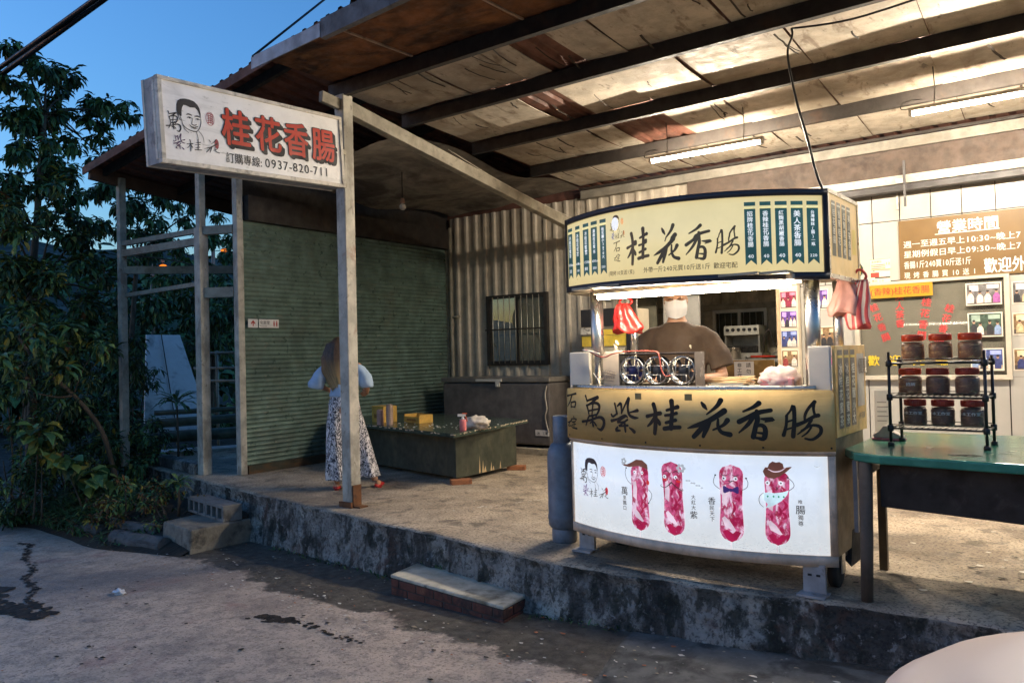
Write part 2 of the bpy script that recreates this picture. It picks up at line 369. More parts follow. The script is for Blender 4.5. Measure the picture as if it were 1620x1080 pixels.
# raised concrete forecourt with a worn, stained front
EDGE = [(3.2, 4.6), (.6, 4.45), (-.236, 4.394), (-.83, 4.351), (-1.64, 4.303), (-2.2, 4.30), (-2.768, 4.272), (-3.092, 4.325), (-3.53, 4.405), (-4.039, 4.50), (-4.702, 4.582), (-5.244, 4.693), (-5.705, 4.765), (-6.298, 4.872), (-7.164, 5.019), (-8.03, 5.171), (-9.576, 5.496), (-10.9, 5.78)]
def edge_pts(step=.04):
    out = []
    for (a, b), (c, d) in zip(EDGE[:-1], EDGE[1:]):
        n = max(1, int(math.hypot(c - a, d - b) / step))
        out += [(a + (c - a) * i / n, b + (d - b) * i / n) for i in range(n)]
    return out + [EDGE[-1]]
M_CONC = mat('worn_concrete', (.43, .345, .25), .75, layers=[((.19, .15, .11), .7, .46, .60, (1, 1, 1), .8), ((.55, .44, .32), 1.5, .52, .66, (1, 1, 1), .6), ((.06, .05, .04), 4., .53, .64, (1, 1, 1), .65), ((.05, .042, .035), 48., .50, .60, (1, 1, 1), .7), ((.40, .35, .28), 80., .60, .68, (1, 1, 1), .75)], bump=(60., .7, .008), vary=.2, vscale=3.)
M_KERB = mat('stained_kerb', (.32, .295, .26), .9, layers=[((.52, .49, .43), 1.6, .52, .64, (1, 1, .7), .8), ((.016, .014, .012), 2.6, .47, .58, (1, 1, .35), .85), ((.016, .02, .012), 8., .50, .60, (1, 1, .6), .8), ((.12, .055, .035), 3.1, .57, .68, (1, 1, 1), .6), ((.34, .33, .31), 22., .58, .68, (1, 1, 1), .7), ((.02, .018, .016), 40., .50, .60, (1, 1, 1), .6)], bump=(24., 1., .04), vary=.3)
pv = MB(); ep = edge_pts(); rows = []
for i, (x, y) in enumerate(ep):
    wob = .035 * nz3((x, y, 0), 3.1) + .02 * nz3((x, y, 4), 11)
    col = []
    for k, (dz, out) in enumerate([(-.42, .05), (-.36, .045), (-.30, .03), (-.24, .02), (-.18, .012), (-.12, .006), (-.07, .0), (-.035, .004), (-.012, .014), (0, .035), (.0, .09), (0, .25)]):
        if k < 7: dz *= (.02 - rz(x)) / .42
        if k < 9: q = -out - wob - .03 * nz3((x, dz * 3, 7), 7) - .018 * nz3((x, dz, 2), 19)
        else: q = out - wob * .8
        col.append(pv.P((x, y + q, dz + (.006 * nz3((x, y, 1), 6) if k >= 7 else 0))))
    for yy in (5.2, 6.6, 8.2, 10.5, 14.2): col.append(pv.P((x, max(y + .3, yy) if yy < 6.3 else yy, .0)))
    rows.append(col)
for i in range(len(rows) - 1):
    for k in range(len(rows[0]) - 1):
        pv.m = 1 if k < 8 else 0; pv.smooth = True
        pv.F([rows[i][k], rows[i][k + 1], rows[i + 1][k + 1], rows[i + 1][k]])
pv.m = 1
structure(pv.build('pavement', [M_CONC, M_KERB]))
# pale concrete apron patch in the gutter and dark wet marks: thin sheets on the road
def blot(name, pts, z, m, amp=.06, fr=5.):
    b = MB(); n = len(pts); out = []
    for i in range(n):
        a, c = Vector(pts[i]), Vector(pts[(i + 1) % n]); k = max(2, int((c - a).length / .03))
        for j in range(k):
            p = a.lerp(c, j / k); d = Vector((nz3((p.x, p.y, 1), fr), nz3((p.x, p.y, 9), fr))) * amp + Vector((nz3((p.x, p.y, 3), fr * 4), nz3((p.x, p.y, 6), fr * 4))) * amp * .5
            out.append((p.x + d.x, p.y + d.y, rz(p.x + d.x) + .004))
    b.poly(out); return structure(b.build(name, m))
M_WET = mat('damp_stain', (.035, .028, .022), .6, vary=.5, spec=.2, vscale=14, layers=[((.10, .05, .025), 9., .55, .65, (1, 1, 1), .8)])
def stains(name, blobs, m):
    b = MB(); k = 0
    for x, y, r in blobs:
        k += 1; n = 14; a0 = R_.uniform(0, 6.28); el = R_.uniform(.45, .8); x, y = onroad(x, y); pp = []
        for a in [6.2832 * i / n for i in range(n)]:
            px = x + r * math.cos(a) * (1 + .55 * nz3((math.cos(a) * 1.3, math.sin(a) * 1.3, k), 1.6)); pp.append((px, y + r * el * math.sin(a) * (1 + .55 * nz3((math.cos(a) * 1.3, math.sin(a) * 1.3, k + 5), 1.6)), rz(px) + .0035 + k * 6e-6))
        b.poly(pp)
    return structure(b.build(name, m))
bl_ = []
for i in range(90): t = R_.random(); bl_.append((-4.60 + .32 * t + R_.gauss(0, .03), 3.33 + .07 * t + R_.gauss(0, .030), abs(R_.gauss(0, .017)) + .005))
for i in range(45): t = R_.random(); bl_.append((-4.25 + .6 * t + R_.gauss(0, .05), 3.38 - .02 * t + R_.gauss(0, .022), abs(R_.gauss(0, .010)) + .003))
path = cr([(-8.55, 3.42), (-8.42, 3.46), (-8.1, 3.30), (-7.85, 3.18), (-7.4, 3.06), (-7.1, 2.88), (-6.75, 2.80), (-6.45, 2.64), (-6.25, 2.60)], 10)
for p in path:
    for q in range(4): bl_.append((p[0] + R_.gauss(0, .022), p[1] + R_.gauss(0, .015), abs(R_.gauss(0, .014)) + .006))
for i in range(170): t = R_.random(); bl_.append((-5.95 - 1.0 * t + R_.gauss(0, .06), 2.52 - .16 * t + R_.gauss(0, .06), abs(R_.gauss(0, .035)) + .008))
for i in range(70): t = R_.random(); bl_.append((-7.9 + 1.2 * t, 2.78 - .3 * t + R_.gauss(0, .05), abs(R_.gauss(0, .05)) + .008))
for i in range(80): bl_.append((R_.uniform(-7.5, -1.5), R_.uniform(1.6, 3.6), R_.uniform(.006, .022)))
stains('road_stain', bl_, M_WET)
blot('concrete_patch', [(-2.20, 4.25), (-1.3, 4.25), (-.6, 4.2), (-.6, 3.4), (-1.3, 3.35), (-2.0, 3.3)], ROADZ + .004, mat('patch_concrete', (.14, .135, .12), .85, layers=[((.05, .048, .042), 4., .45, .65), ((.22, .22, .20), 50., .62, .72)], bump=(60, .5, .006)), .05, 3)

b = MB(); b.hexa([(-8.68, 5.40, .002), (-10.6, 5.80, .002), (-10.56, 5.96, .002), (-8.66, 5.56, .002), (-8.68, 5.40, .13), (-10.6, 5.80, .13), (-10.56, 5.96, .13), (-8.66, 5.56, .13)]); structure(b.build('kerb', M_KERB, None, .012))
# ================================================================== CANOPY
def zr(y): return 3.784 - .0455 * (y - 4.97)          # underside of the purlins
M_DARKSTEEL = mat('dark_steel', (.028, .022, .018), .7, layers=[((.07, .035, .018), 3., .55, .72, (1, 1, 1), .6)])
M_GREYSTEEL = mat('grey_painted_steel', (.30, .27, .21), .65, layers=[((.14, .09, .05), 4., .58, .74, (1, 1, 1), .7), ((.10, .095, .08), 16., .55, .7, (1, 1, 1), .5)], bump=(40, .25, .003))
M_POST = mat('galvanised_post', (.46, .43, .36), .6, layers=[((.17, .15, .12), 5., .50, .68, (1, 1, .4), .7), ((.10, .09, .07), 22., .58, .7, (1, 1, .7), .6), ((.20, .07, .03), 3., .64, .76, (1, 1, .6), .8)], bump=(60, .3, .003))
M_BOARD = mat('ceiling_board', (.45, .39, .31), .75, layers=[((.27, .215, .155), 1.1, .46, .64, (1, 1, 1), .8), ((.16, .11, .07), 3.0, .56, .68, (3, 1, 1), .75), ((.055, .04, .03), 11., .62, .72, (1, .35, 1), .75), ((.33, .26, .18), 60., .5, .7, (1, 1, 1), .5)], bump=(30, .5, .004), vary=.2)
M_EAVE = mat('rotten_plywood', (.19, .075, .025), .8, layers=[((.025, .012, .006), 1.5, .44, .66, (1, 2.2, 1), .9), ((.36, .16, .045), 1.3, .56, .74, (1, 2., 1), .8), ((.32, .20, .11), 7., .66, .76, (1, .4, 1), .5)], bump=(25, .6, .006), vary=.35)
M_ROOF = mat('rust_red_roof_sheet', (.15, .062, .040), .7, layers=[((.03, .016, .012), 2., .5, .7, (1, 1, 1), .8), ((.16, .085, .06), 6., .6, .75, (1, .4, 1), .5)])
M_FASCIA = mat('zinc_fascia', (.24, .25, .26), .5, metal=.5, layers=[((.10, .10, .10), 4., .5, .7, (1, 1, 1), .6)])
M_FASCIA2 = mat('dull_fascia', (.09, .085, .085), .6, layers=[((.03, .03, .03), 8., .5, .7)])
M_TIM = mat('pale_batten', (.42, .30, .21), .8, layers=[((.2, .12, .07), 7., .5, .7)])
can = thing('canopy', 'open front shop canopy of dark purlins and stained pale ceiling boards over the food cart', 'canopy', (-1.5, 6.8, 0))
XL, XR = -5.58, 2.6
PY = [4.92, 5.90, 7.06, 8.26]
for y in PY:
    b = MB(); b.bar((XL - .02, y + .03, zr(y) + .065), (XR, y - .06, zr(y) + .065), .055, .13); b.build('purlin', M_DARKSTEEL, can)
b = MB(); b.box(XL, XR, 9.47, 9.59, zr(9.5) - .055, zr(9.5) + .055); b.build('wall_beam', mat('pale_beam', (.22, .20, .165), .6, layers=[((.18, .15, .11), 7., .5, .7, (.3, 1, 1), .6)]), can)
b = MB(); b.box(XL, XR, 9.44, 9.465, zr(9.5) + .06, zr(9.5) + .09); b.build('conduit', M_DARKSTEEL, can)
# boards between purlins, butted with gaps; some sag or curl
bays = [(4.95, 5.87), (5.93, 7.03), (7.09, 8.23), (8.29, 9.46)]
bd = MB(); rnd = random.Random(5)
for bi, (ya, yb) in enumerate(bays):
    x = XL; first = True
    while x < XR:
        w = rnd.choice([.34, .30, .62, .40]) if x < -3.2 else rnd.choice([.88, .92, .9])
        x1 = min(x + w, XR); skip = x < -3.4 and rnd.random() < .16
        if not skip:
            sag = rnd.uniform(.004, .03) if x < -3 else rnd.uniform(.0, .012)
            tl = rnd.uniform(-.010, .010); n = 4; sk = rnd.uniform(-.06, .06)
            zt = [zr(ya) + .132, zr(yb) + .132]; gp = .004 if rnd.random() < .6 else .018
            rows = []
            for k in range(n + 1):
                t = k / n; y = ya + (yb - ya) * t; z = zt[0] + (zt[1] - zt[0]) * t - sag * math.sin(math.pi * t)
                xa, xb = x + gp + sk * (t - .5) * .3, x1 - gp + sk * (t - .5) * .3
                rows.append([bd.P((xa, y, z - tl)), bd.P((xb, y, z + tl)), bd.P((xb, y, z + tl + .006)), bd.P((xa, y, z - tl + .006))])
            for k in range(n):
                for j in range(4): bd.F([rows[k][j], rows[k + 1][j], rows[k + 1][(j + 1) % 4], rows[k][(j + 1) % 4]])
            bd.F(rows[0]); bd.F(rows[-1][::-1])
        x = x1
# splits and peeled strips hanging from the boards
sp = bd; bd.m = 1
for i in range(46):
    x = rnd.uniform(-5.4, -.2) if i < 34 else rnd.uniform(-5.4, -3.4); y = rnd.choice([5.1, 5.3, 5.6, 6.2, 6.5, 7.4, 7.7, 8.5, 8.9]); l = rnd.uniform(.12, .55); z = zr(y) + .124 - .0001 * i
    w = rnd.uniform(.006, .022); a = rnd.uniform(-.1, .1)
    pts = [(x + a * t + .014 * nz3((x, y, t), 5), y + l * t, z - .0455 * l * t - .022 - .012 * abs(math.sin(3.1 * t))) for t in [k / 6 for k in range(7)]]
    for p, q in zip(pts[:-1], pts[1:]): sp.poly([(p[0] - w / 2, p[1], p[2]), (q[0] - w / 2, q[1], q[2]), (q[0] + w / 2, q[1], q[2] + .004), (p[0] + w / 2, p[1], p[2] + .004)])
bd.build('ceiling_board', [M_BOARD, mat('black_split', (.035, .024, .016), .9)], can)
b = MB()
for x0, x1 in ((-5.5, -4.55), (-4.545, -3.4), (-3.395, -2.2), (-2.195, -1), (-.995, .3), (.305, 1.5), (1.505, 2.6)):
    fy = lambda x: 4.03 - .085 * (x + 5.53)
    b.hexa([(x0, fy(x0) + .02, zr(4) + .085), (x1, fy(x1) + .02, zr(4) + .085), (x1, 4.89, zr(4.9) + .133), (x0, 4.89, zr(4.9) + .133), (x0, fy(x0) + .02, zr(4) + .095), (x1, fy(x1) + .02, zr(4) + .095), (x1, 4.89, zr(4.9) + .143), (x0, 4.89, zr(4.9) + .143)])
b.build('eave_board', M_EAVE, can)
for x0 in (-4.55, -3.4, -2.2, -1.0, .3): b = MB(); b.bar((x0, fy(x0) + .03, zr(4) + .078), (x0 + .06, 4.88, zr(4.9) + .124), .018, .014); b.build('eave_batten', M_TIM, can)
b = MB()
for i in range(14):
    x = -5.45 + i * .09; b.cbox((x, fy(x) + .035 + .02 * nz3((x, 0, 0), 9), zr(4) + .075 + .012 * nz3((x, 2, 0), 8)), (.095, .03, .02), rz=.5 * nz3((x, 5, 0), 7))
b.build('eave_batten', M_TIM, can)
b = MB(); x0, x1 = -5.53, -4.57
b.hexa([(x0, fy(x0) - .004, 3.80), (x1, fy(x1) - .004, 3.80), (x1, fy(x1) + .006, 3.80), (x0, fy(x0) + .006, 3.80), (x0, fy(x0) - .004, 3.905), (x1, fy(x1) - .004, 3.905), (x1, fy(x1) + .006, 3.905), (x0, fy(x0) + .006, 3.905)])
b.build('fascia', M_FASCIA, can)
b = MB(); x0, x1 = -4.566, XR
b.hexa([(x0, fy(x0), 3.79), (x1, fy(x1), 3.79), (x1, fy(x1) + .05, 3.79), (x0, fy(x0) + .05, 3.79), (x0, fy(x0), 3.935), (x1, fy(x1), 3.935), (x1, fy(x1) + .05, 3.935), (x0, fy(x0) + .05, 3.935)])
b.build('fascia', M_FASCIA2, can)
def corr(mb, x0, x1, y0, y1, zf, pitch=.18, dep=.028, along='y', thick=None):
    """ribs run along y; crests every pitch in x"""
    xs = []; n = int(round((x1 - x0) / pitch))
    for i in range(n):
        a = x0 + i * pitch
        xs += [(a, 0), (a + pitch * .56, 0), (a + pitch * .66, dep), (a + pitch * .90, dep)]
    xs.append((x0 + n * pitch, 0)); ys = [y0 + (y1 - y0) * k / 3 for k in range(4)]
    idx = [[mb.P((x, y, zf(x, y) + d)) for y in ys] for x, d in xs]
    for i in range(len(xs) - 1):
        for k in range(3): mb.F([idx[i][k], idx[i + 1][k], idx[i + 1][k + 1], idx[i][k + 1]])
b = MB(); corr(b, XL - .05, XR, 4.6, 9.9, lambda x, y: zr(y) + .15); b.build('roof_sheet', M_ROOF, can)
b = MB(); b.bar((-5.45, 4.98, 3.70), (-5.45, 9.58, 2.98), .10, .13); b.bar((-5.45, 4.70, 3.73), (-5.45, 4.97, 3.70), .05, .10); b.build('rafter', M_GREYSTEEL, can, .006)
b = MB(); q = [(-5.395, 6.4 + .35 * k, 3.545 - .1565 * .35 * k + .03 - .05 * math.sin(math.pi * k / 8)) for k in range(9)]; b.tube(q, .004, 5); b.build('loose_wire', mat('pale_wire', (.6, .55, .45), .5), can)
b = MB(); b.box(-5.51, -5.39, 4.91, 5.03, 0, 3.80); b.build('post', M_POST, can, .008)
b = MB(); b.box(-5.385, -5.375, 4.92, 5.02, .0, .20); b.box(-5.375, -5.29, 4.92, 5.02, .0, .012); b.box(-5.53, -5.37, 4.885, 4.905, 0, .05); b.build('post_bracket', mat('rusty_plate', (.16, .065, .025), .8, layers=[((.06, .03, .02), 9., .45, .65)]), can)

# ================================================================== LEAN-TO SHED on the left
shed = thing('lean_to_shed', 'dark rust red lean-to roof on thin steel posts beside the trees', 'shed', (-8.6, 6.2, 0))
def zs(x, y=5.): return 3.95 + .138 * (x + 10.44) - .085 * (y - 5)
b = MB()
def ribsheet(mb, x0, x1, y0, y1, pitch=.17, dep=.03):
    # ribs run along x (down the slope)
    ys = []; n = int((y1 - y0) / pitch)
    for i in range(n):
        a = y0 + i * pitch; ys += [(a, 0), (a + pitch * .5, 0), (a + pitch * .62, dep), (a + pitch * .88, dep)]
    xs = [x0 + (x1 - x0) * k / 6 for k in range(7)]
    idx = [[mb.P((x, y, zs(x) + d)) for x in xs] for y, d in ys]
    for i in range(len(ys) - 1):
        for k in range(6): mb.F([idx[i][k], idx[i + 1][k], idx[i + 1][k + 1], idx[i][k + 1]])
b = MB()
xs_ = []
for i in range(30):
    a = -10.46 + i * .172; xs_ += [(a, 0), (a + .10, 0), (a + .115, .035), (a + .155, .035)]
idx = [[b.P((x, y, zs(x, y) + d)) for y in (5.0, 6.6, 8.2, 9.9)] for x, d in xs_]
for i in range(len(xs_) - 1):
    for k in range(3): b.F([idx[i][k], idx[i + 1][k], idx[i + 1][k + 1], idx[i][k + 1]])
b.build('roof_sheet', M_ROOF, shed)
b = MB(); b.hexa([(-10.46, 4.985, zs(-10.46) - .10), (-5.5, 4.985, zs(-5.5) - .10), (-5.5, 5.0, zs(-5.5) - .10), (-10.46, 5.0, zs(-10.46) - .10), (-10.46, 4.985, zs(-10.46) + .002), (-5.5, 4.985, zs(-5.5) + .002), (-5.5, 5.0, zs(-5.5) + .002), (-10.46, 5.0, zs(-10.46) + .002)]); b.build('rake_board', M_ROOF, shed)
for y in (5.2, 6.25, 7.35, 8.5, 9.6):
    b = MB(); b.bar((-10.42, y, zs(-10.42, y) - .055), (-5.6, y, zs(-5.6, y) - .055), .05, .10); b.build('purlin', M_DARKSTEEL, shed)
b = MB(); b.bar((-10.34, 5.02, zs(-10.34) - .10), (-10.34, 9.9, zs(-10.34, 9.9) - .10), .06, .17); b.build('eave_beam', mat('brown_beam', (.13, .07, .045), .7), shed)
b = MB(); b.bar((-8.6, 5.45, zs(-8.6) - .19), (-8.3, 9.8, zs(-8.3, 9.8) - .17), .06, .12); b.build('eave_beam', M_DARKSTEEL, shed)
b = MB(); b.hexa([(-8.2, 9.66, 3.2), (-4.9, 9.66, 3.4), (-4.9, 9.7, 3.4), (-8.2, 9.7, 3.2), (-8.2, 9.66, zs(-8.2, 9.7) - .01), (-4.9, 9.66, zs(-5.6, 9.7) - .01), (-4.9, 9.7, zs(-5.6, 9.7) - .01), (-8.2, 9.7, zs(-8.2, 9.7) - .01)]); b.build('gable_panel', M_ROOF, shed)
# dusty sheets lying under the roof above the shutter
b = MB(); b.grid(lambda a, c: (-8.0 + 2.4 * a, 5.9 + 3.6 * c, 3.55 + .10 * a + .05 * nz3((a * 4, c * 4, 0)) + .07 * math.sin(9 * c)), 16, 24); b.build('underlay', mat('dusty_underlay', (.20, .17, .135), .9, layers=[((.06, .045, .035), 1.8, .45, .65, (1, 1, 1), .9)]), shed)
def post(x, y, z1, w=.12, nm='post', z0=0.): b = MB(); b.box(x - w / 2, x + w / 2, y - w / 2, y + w / 2, z0, z1); return b.build(nm, M_POST, shed, .006)
post(-8.61, 5.5, 3.0); post(-8.61, 5.5, zs(-8.61) - .13, .085, 'post', 3.0);  post(-10.32, 5.42, zs(-10.32) - .11, .09); post(-8.15, 5.70, 3.95, .09)
for p, q, w, h in (((-10.3, 5.42, 2.97), (-8.67, 5.5, 2.97), .06, .06), ((-10.3, 5.42, 2.84), (-8.67, 5.5, 2.84), .07, .09), ((-8.55, 5.52, 2.96), (-8.2, 5.68, 2.96), .08, .10), ((-10.3, 5.45, 2.62), (-8.2, 7.6, 2.62), .06, .10), ((-10.3, 5.45, 2.28), (-8.67, 5.5, 2.32), .05, .05), ((-8.55, 5.52, 2.20), (-8.2, 5.68, 2.20), .08, .12)):
    b = MB(); b.bar(p, q, w, h); b.build('rail', M_GREYSTEEL, shed)

# ================================================================== ROLLER SHUTTER
sh = thing('roller_shutter', 'closed dark green roller shutter behind the standing woman', 'shutter', (-8.15, 7.6, 0))
b = MB(); n = 54; pitch = 3.0 / n; prof = []
for i in range(n):
    for k, (t, d) in enumerate(((0, 0), (.12, .010), (.4, .017), (.7, .012), (.92, .0))): prof.append((.09 + (i + t) * pitch, d))
ys = [5.76 + 3.76 * k / 10 for k in range(11)]
idx = [[b.P((-8.15 + d + .010 * nz3((y, 0, z), 1.1) + .004 * nz3((y, 3, z), 3.5), y, z)) for y in ys] for z, d in prof]
b.smooth = True
for i in range(len(prof) - 1):
    for k in range(10): b.F([idx[i][k], idx[i][k + 1], idx[i + 1][k + 1], idx[i + 1][k]])
b.build('shutter_curtain', mat('green_shutter', (.16, .235, .20), .33, metal=.3, layers=[((.17, .20, .165), 2.4, .50, .66, (1, 1, 1), .6), ((.075, .12, .105), 1.2, .5, .66, (1, 1, 1), .6), ((.33, .30, .24), 22., .60, .70, (1, .4, 1), .6)], bump=(30, .2, .003), vary=.25), sh, sharp=35)
b = MB(); b.box(-8.16, -8.10, 5.76, 9.5, .0, .10); b.build('bottom_bar', mat('rotting_timber', (.12, .065, .03), .85, layers=[((.03, .04, .03), 5., .45, .62, (1, .3, 1), .9)]), sh)
b = MB(); b.box(-8.26, -8.02, 5.76, 9.55, 3.06, 3.36); b.build('shutter_box', M_DARKSTEEL, sh)
b = MB(); b.hexa([(-8.27, 5.8, 3.362), (-8.20, 5.8, 3.362), (-8.20, 9.7, 3.362), (-8.27, 9.7, 3.362), (-8.27, 5.8, 4.12), (-8.20, 5.8, 4.12), (-8.20, 9.7, 3.8), (-8.27, 9.7, 3.8)]); b.build('upper_panel', M_DARKSTEEL, sh)
b = MB(); b.box(-8.20, -8.10, 9.515, 9.555, 0, 3.3); b.build('guide_rail', M_GREYSTEEL, sh)
ws = thing('restroom_sign', 'small white restroom sign with red arrow fixed to the green shutter', 'sign', (-8.10, 6.0, 1.77))
b = MB(); b.box(-8.108, -8.10, 5.785, 5.925, 1.765, 1.872); b.box(-8.108, -8.10, 5.94, 6.235, 1.765, 1.872); b.build('plate', mat('white_plastic', (.72, .70, .68), .4, vary=.08), ws, .004)
d = Decal(lambda u, v, h: (-8.10 + h, u, v))
RED = mat('sign_red', (.45, .03, .025), .5, vary=.1); BLK = mat('ink_black', (.012, .011, .012), .6, vary=.1)
d.area([(5.848, 1.785), (5.862, 1.785), (5.862, 1.825), (5.885, 1.805), (5.885, 1.825), (5.855, 1.858), (5.825, 1.825), (5.825, 1.805), (5.848, 1.825)], 0)
d.text('化妝室', 5.955, 1.812, .048, 1, bold=.012); d.text('Restroom', 5.957, 1.782, .022, 1, bold=0.)
for u, c in ((6.16, 0), (6.20, 0)):
    d.disc(u, 1.845, .009, .009, c); d.area([(u - .012, 1.832), (u + .012, 1.832), (u + .006, 1.785), (u - .006, 1.785)], c)
d.build('lettering', [RED, BLK], ws)

# ================================================================== CORRUGATED WALL (back left) with barred window
cw = thing('corrugated_wall', 'beige corrugated metal wall behind the chest freezer', 'wall', (-6.5, 9.6, 0))
M_CORR = mat('beige_corrugated', (.46, .405, .33), .55, layers=[((.26, .21, .155), 2.0, .48, .72, (1, 1, .25), .7), ((.12, .085, .06), 7., .6, .76, (1, 1, .15), .6)], vary=.15)
def vcorr(mb, x0, x1, z0, z1, y, pitch=.19, dep=.034):
    x = x0; pr = []
    while x < x1 - .02:
        for dx, dd in ((0, 0), (.115, 0), (.13, dep), (.172, dep)): pr.append((min(x + dx, x1), dd))
        x += pitch
    pr.append((x1, 0)); zz = [z0, (z0 + z1) / 2, z1]
    idx = [[mb.P((x, y - d, z)) for z in zz] for x, d in pr]
    for i in range(len(pr) - 1):
        for k in range(2): mb.F([idx[i][k], idx[i + 1][k], idx[i + 1][k + 1], idx[i][k + 1]])
WX0, WX1, WZ0, WZ1 = -7.36, -6.24, 1.20, 2.27
b = MB(); vcorr(b, -8.1, WX0, 0, 3.56, 9.6); vcorr(b, WX1, -4.9, 0, 3.56, 9.6); vcorr(b, WX0, WX1, 0, WZ0, 9.6); vcorr(b, WX0, WX1, WZ1, 3.56, 9.6); vcorr(b, -4.9, -2.87, 2.5, 3.56, 9.6)
b.build('cladding', M_CORR, cw)
wi = MB(); wi.box(WX0, WX1, 9.54, 9.62, WZ0, WZ0 + .07); wi.box(WX0, WX1, 9.54, 9.62, WZ1 - .05, WZ1); wi.box(WX0, WX0 + .06, 9.54, 9.62, WZ0 + .07, WZ1 - .05); wi.box(WX1 - .06, WX1, 9.54, 9.62, WZ0 + .07, WZ1 - .05); wi.box(-6.83, -6.79, 9.58, 9.62, WZ0 + .07, WZ1 - .05)
wi = wi.build('window', mat('black_frame', (.03, .026, .022), .6), cw)
b = MB(); b.box(WX0 + .06, -6.83, 9.60, 9.606, WZ0 + .07, WZ1 - .05); b.box(-6.79, WX1 - .06, 9.60, 9.606, WZ0 + .07, WZ1 - .05)
b.build('pane', mat('dusty_glass', (.34, .33, .24), .10, alpha=.35, vary=.2, vscale=2.), wi)
b = MB()
for i in range(9): b.tube([(WX0 + .14 + i * .107, 9.52, WZ0 + .03), (WX0 + .14 + i * .107, 9.52, WZ1 - .03)], .007, 6)
b.build('bar', mat('bright_bar', (.5, .46, .38), .4, metal=.6, vary=.1), wi)
b = MB(); b.box(WX0, WX1, 9.505, 9.515, 1.735, 1.755); b.build('cross_bar', M_DARKSTEEL, wi)
b = MB(); b.box(-7.5, -5.0, 10.6, 10.62, .8, 2.6); b.build('inner_wall', mat('storeroom_wall', (.20, .19, .14), .9), cw)
b = MB(); b.tube([(-8.02, 9.5, .0), (-8.02, 9.5, 3.4)], .03, 8); b.tube([(-8.02, 9.5, 1.98), (-7.86, 9.5, 1.98)], .02, 8); b.tube([(-5.02, 9.5, 0), (-5.02, 9.5, 2.6)], .03, 8); b.tube([(-5.02, 9.5, 2.15), (-5.25, 9.5, 2.15)], .02, 8); b.build('downpipe', M_GREYSTEEL, cw)
rf = thing('round_fan', 'round dark ventilator standing behind the barred window', 'fan', (-6.95, 10.2, 1.2))
b = MB(); b.lathe([(.05, -.1), (.23, -.08), (.24, .08), (.05, .1)], (-7.02, 10.15, 1.92), 18, 'Y'); b.build('fan_head', mat('fan_black', (.03, .025, .02), .6), rf)
b = MB(); b.bar((-6.95, 10.2, 1.8), (-6.6, 10.2, 1.2), .03, .03); b.build('fan_stand', M_DARKSTEEL, rf)

# ================================================================== TILED WALL (back right)
tw = thing('tiled_wall', 'cream tiled back wall with a wide window behind the green table', 'wall', (-.5, 9.6, 0))
M_TILE = mat('cream_panel', (.42, .40, .365), .35, layers=[((.36, .32, .26), 1.1, .5, .75, (1, 1, .5), .6)], vary=.06, vscale=2)
M_GROUT = mat('dark_grout', (.03, .022, .018), .9)
b = MB(); b.box(-2.87, 2.4, 9.62, 9.7, 0, 3.12); b.build('wall_core', M_GROUT, tw)
b = MB(); xs = [-2.65, -2.36, -2.06, -1.83, -1.545, -1.235, -.94, -.63, -.32, 0, .32, .64, .96, 1.28, 1.6, 1.92, 2.24]; zz = [2.08, 2.74, 3.08]
hole = (-2.0, -.56, 1.0, 2.075)
for i in range(len(xs) - 1):
    for z0, z1 in ((2.08, 2.75), (2.75, 3.08)): b.box(xs[i] + .005, xs[i + 1] - .005, 9.607, 9.62, z0 + .005, z1 - .005)
for x0, x1 in ((-2.65, -1.92), (-1.92, -.56), (-.56, .8), (.8, 2.24)):
    b.box(x0 + .006, x1 - .006, 9.607, 9.62, .02, .997)
    if x0 >= -.57: b.box(x0 + .006, x1 - .006, 9.607, 9.62, 1.0, 2.077)
b.box(-2.65, -2.005, 9.607, 9.62, 1.0, 2.077)
b.build('tile', M_TILE, tw)
b = MB(); b.box(-4.0, 2.4, 9.50, 9.60, 3.16, 3.52); b.build('head_board', mat('brown_board', (.085, .06, .046), .7, layers=[((.05, .035, .028), 3., .5, .7)]), tw)
b = MB(); b.box(-2.95, 2.4, 9.40, 9.50, 3.12, 3.21); b.build('track', mat('cream_track', (.38, .35, .30), .5), tw)
b = MB(); b.box(-2.95, 2.4, 9.43, 9.60, 3.05, 3.115); b.build('shutter_slot', mat('dark_slot', (.05, .045, .045), .5), tw)
b = MB(); b.box(-1.46, -1.437, 9.36, 9.385, 2.86, 3.36); b.build('hanger', mat('grey_hanger', (.09, .085, .085), .5), tw)
b = MB(); b.box(-1.57, -1.548, 9.58, 9.60, 2.87, 3.2); b.cbox((-1.50, 9.39, 3.15), (.07, .01, .05)); b.build('switch_conduit', mat('white_conduit', (.7, .66, .58), .5), tw)
b = MB(); b.box(-2.04, -.53, 9.55, 9.62, .97, 1.02); b.box(-2.04, -.53, 9.55, 9.62, 2.035, 2.07); b.box(-2.04, -1.99, 9.55, 9.62, 1.02, 2.035); b.box(-.58, -.53, 9.55, 9.62, 1.02, 2.035)
wf = b.build('window', mat('cream_frame', (.5, .45, .37), .45, vary=.1), tw, .004)
b = MB(); b.box(-1.99, -.58, 9.590, 9.594, 1.02, 2.05)
b.build('pane', mat('window_glass', (.40, .38, .30), .03, alpha=.22, vary=0.), wf)
b = MB(); b.box(-2.1, -.5, 10.25, 10.27, .9, 2.2); b.box(-2.1, -.5, 9.71, 10.25, 2.15, 2.17); b.box(-2.1, -.5, 9.71, 10.25, .9, .92); b.box(-2.12, -2.1, 9.71, 10.25, .9, 2.17)
b.box(-.50, -.48, 9.71, 10.25, .9, 2.17); b.build('room_lining', mat('olive_room', (.19, .165, .115), .8, layers=[((.10, .085, .06), 1.6, .45, .65, (1, 1, 3), .7)]), tw)
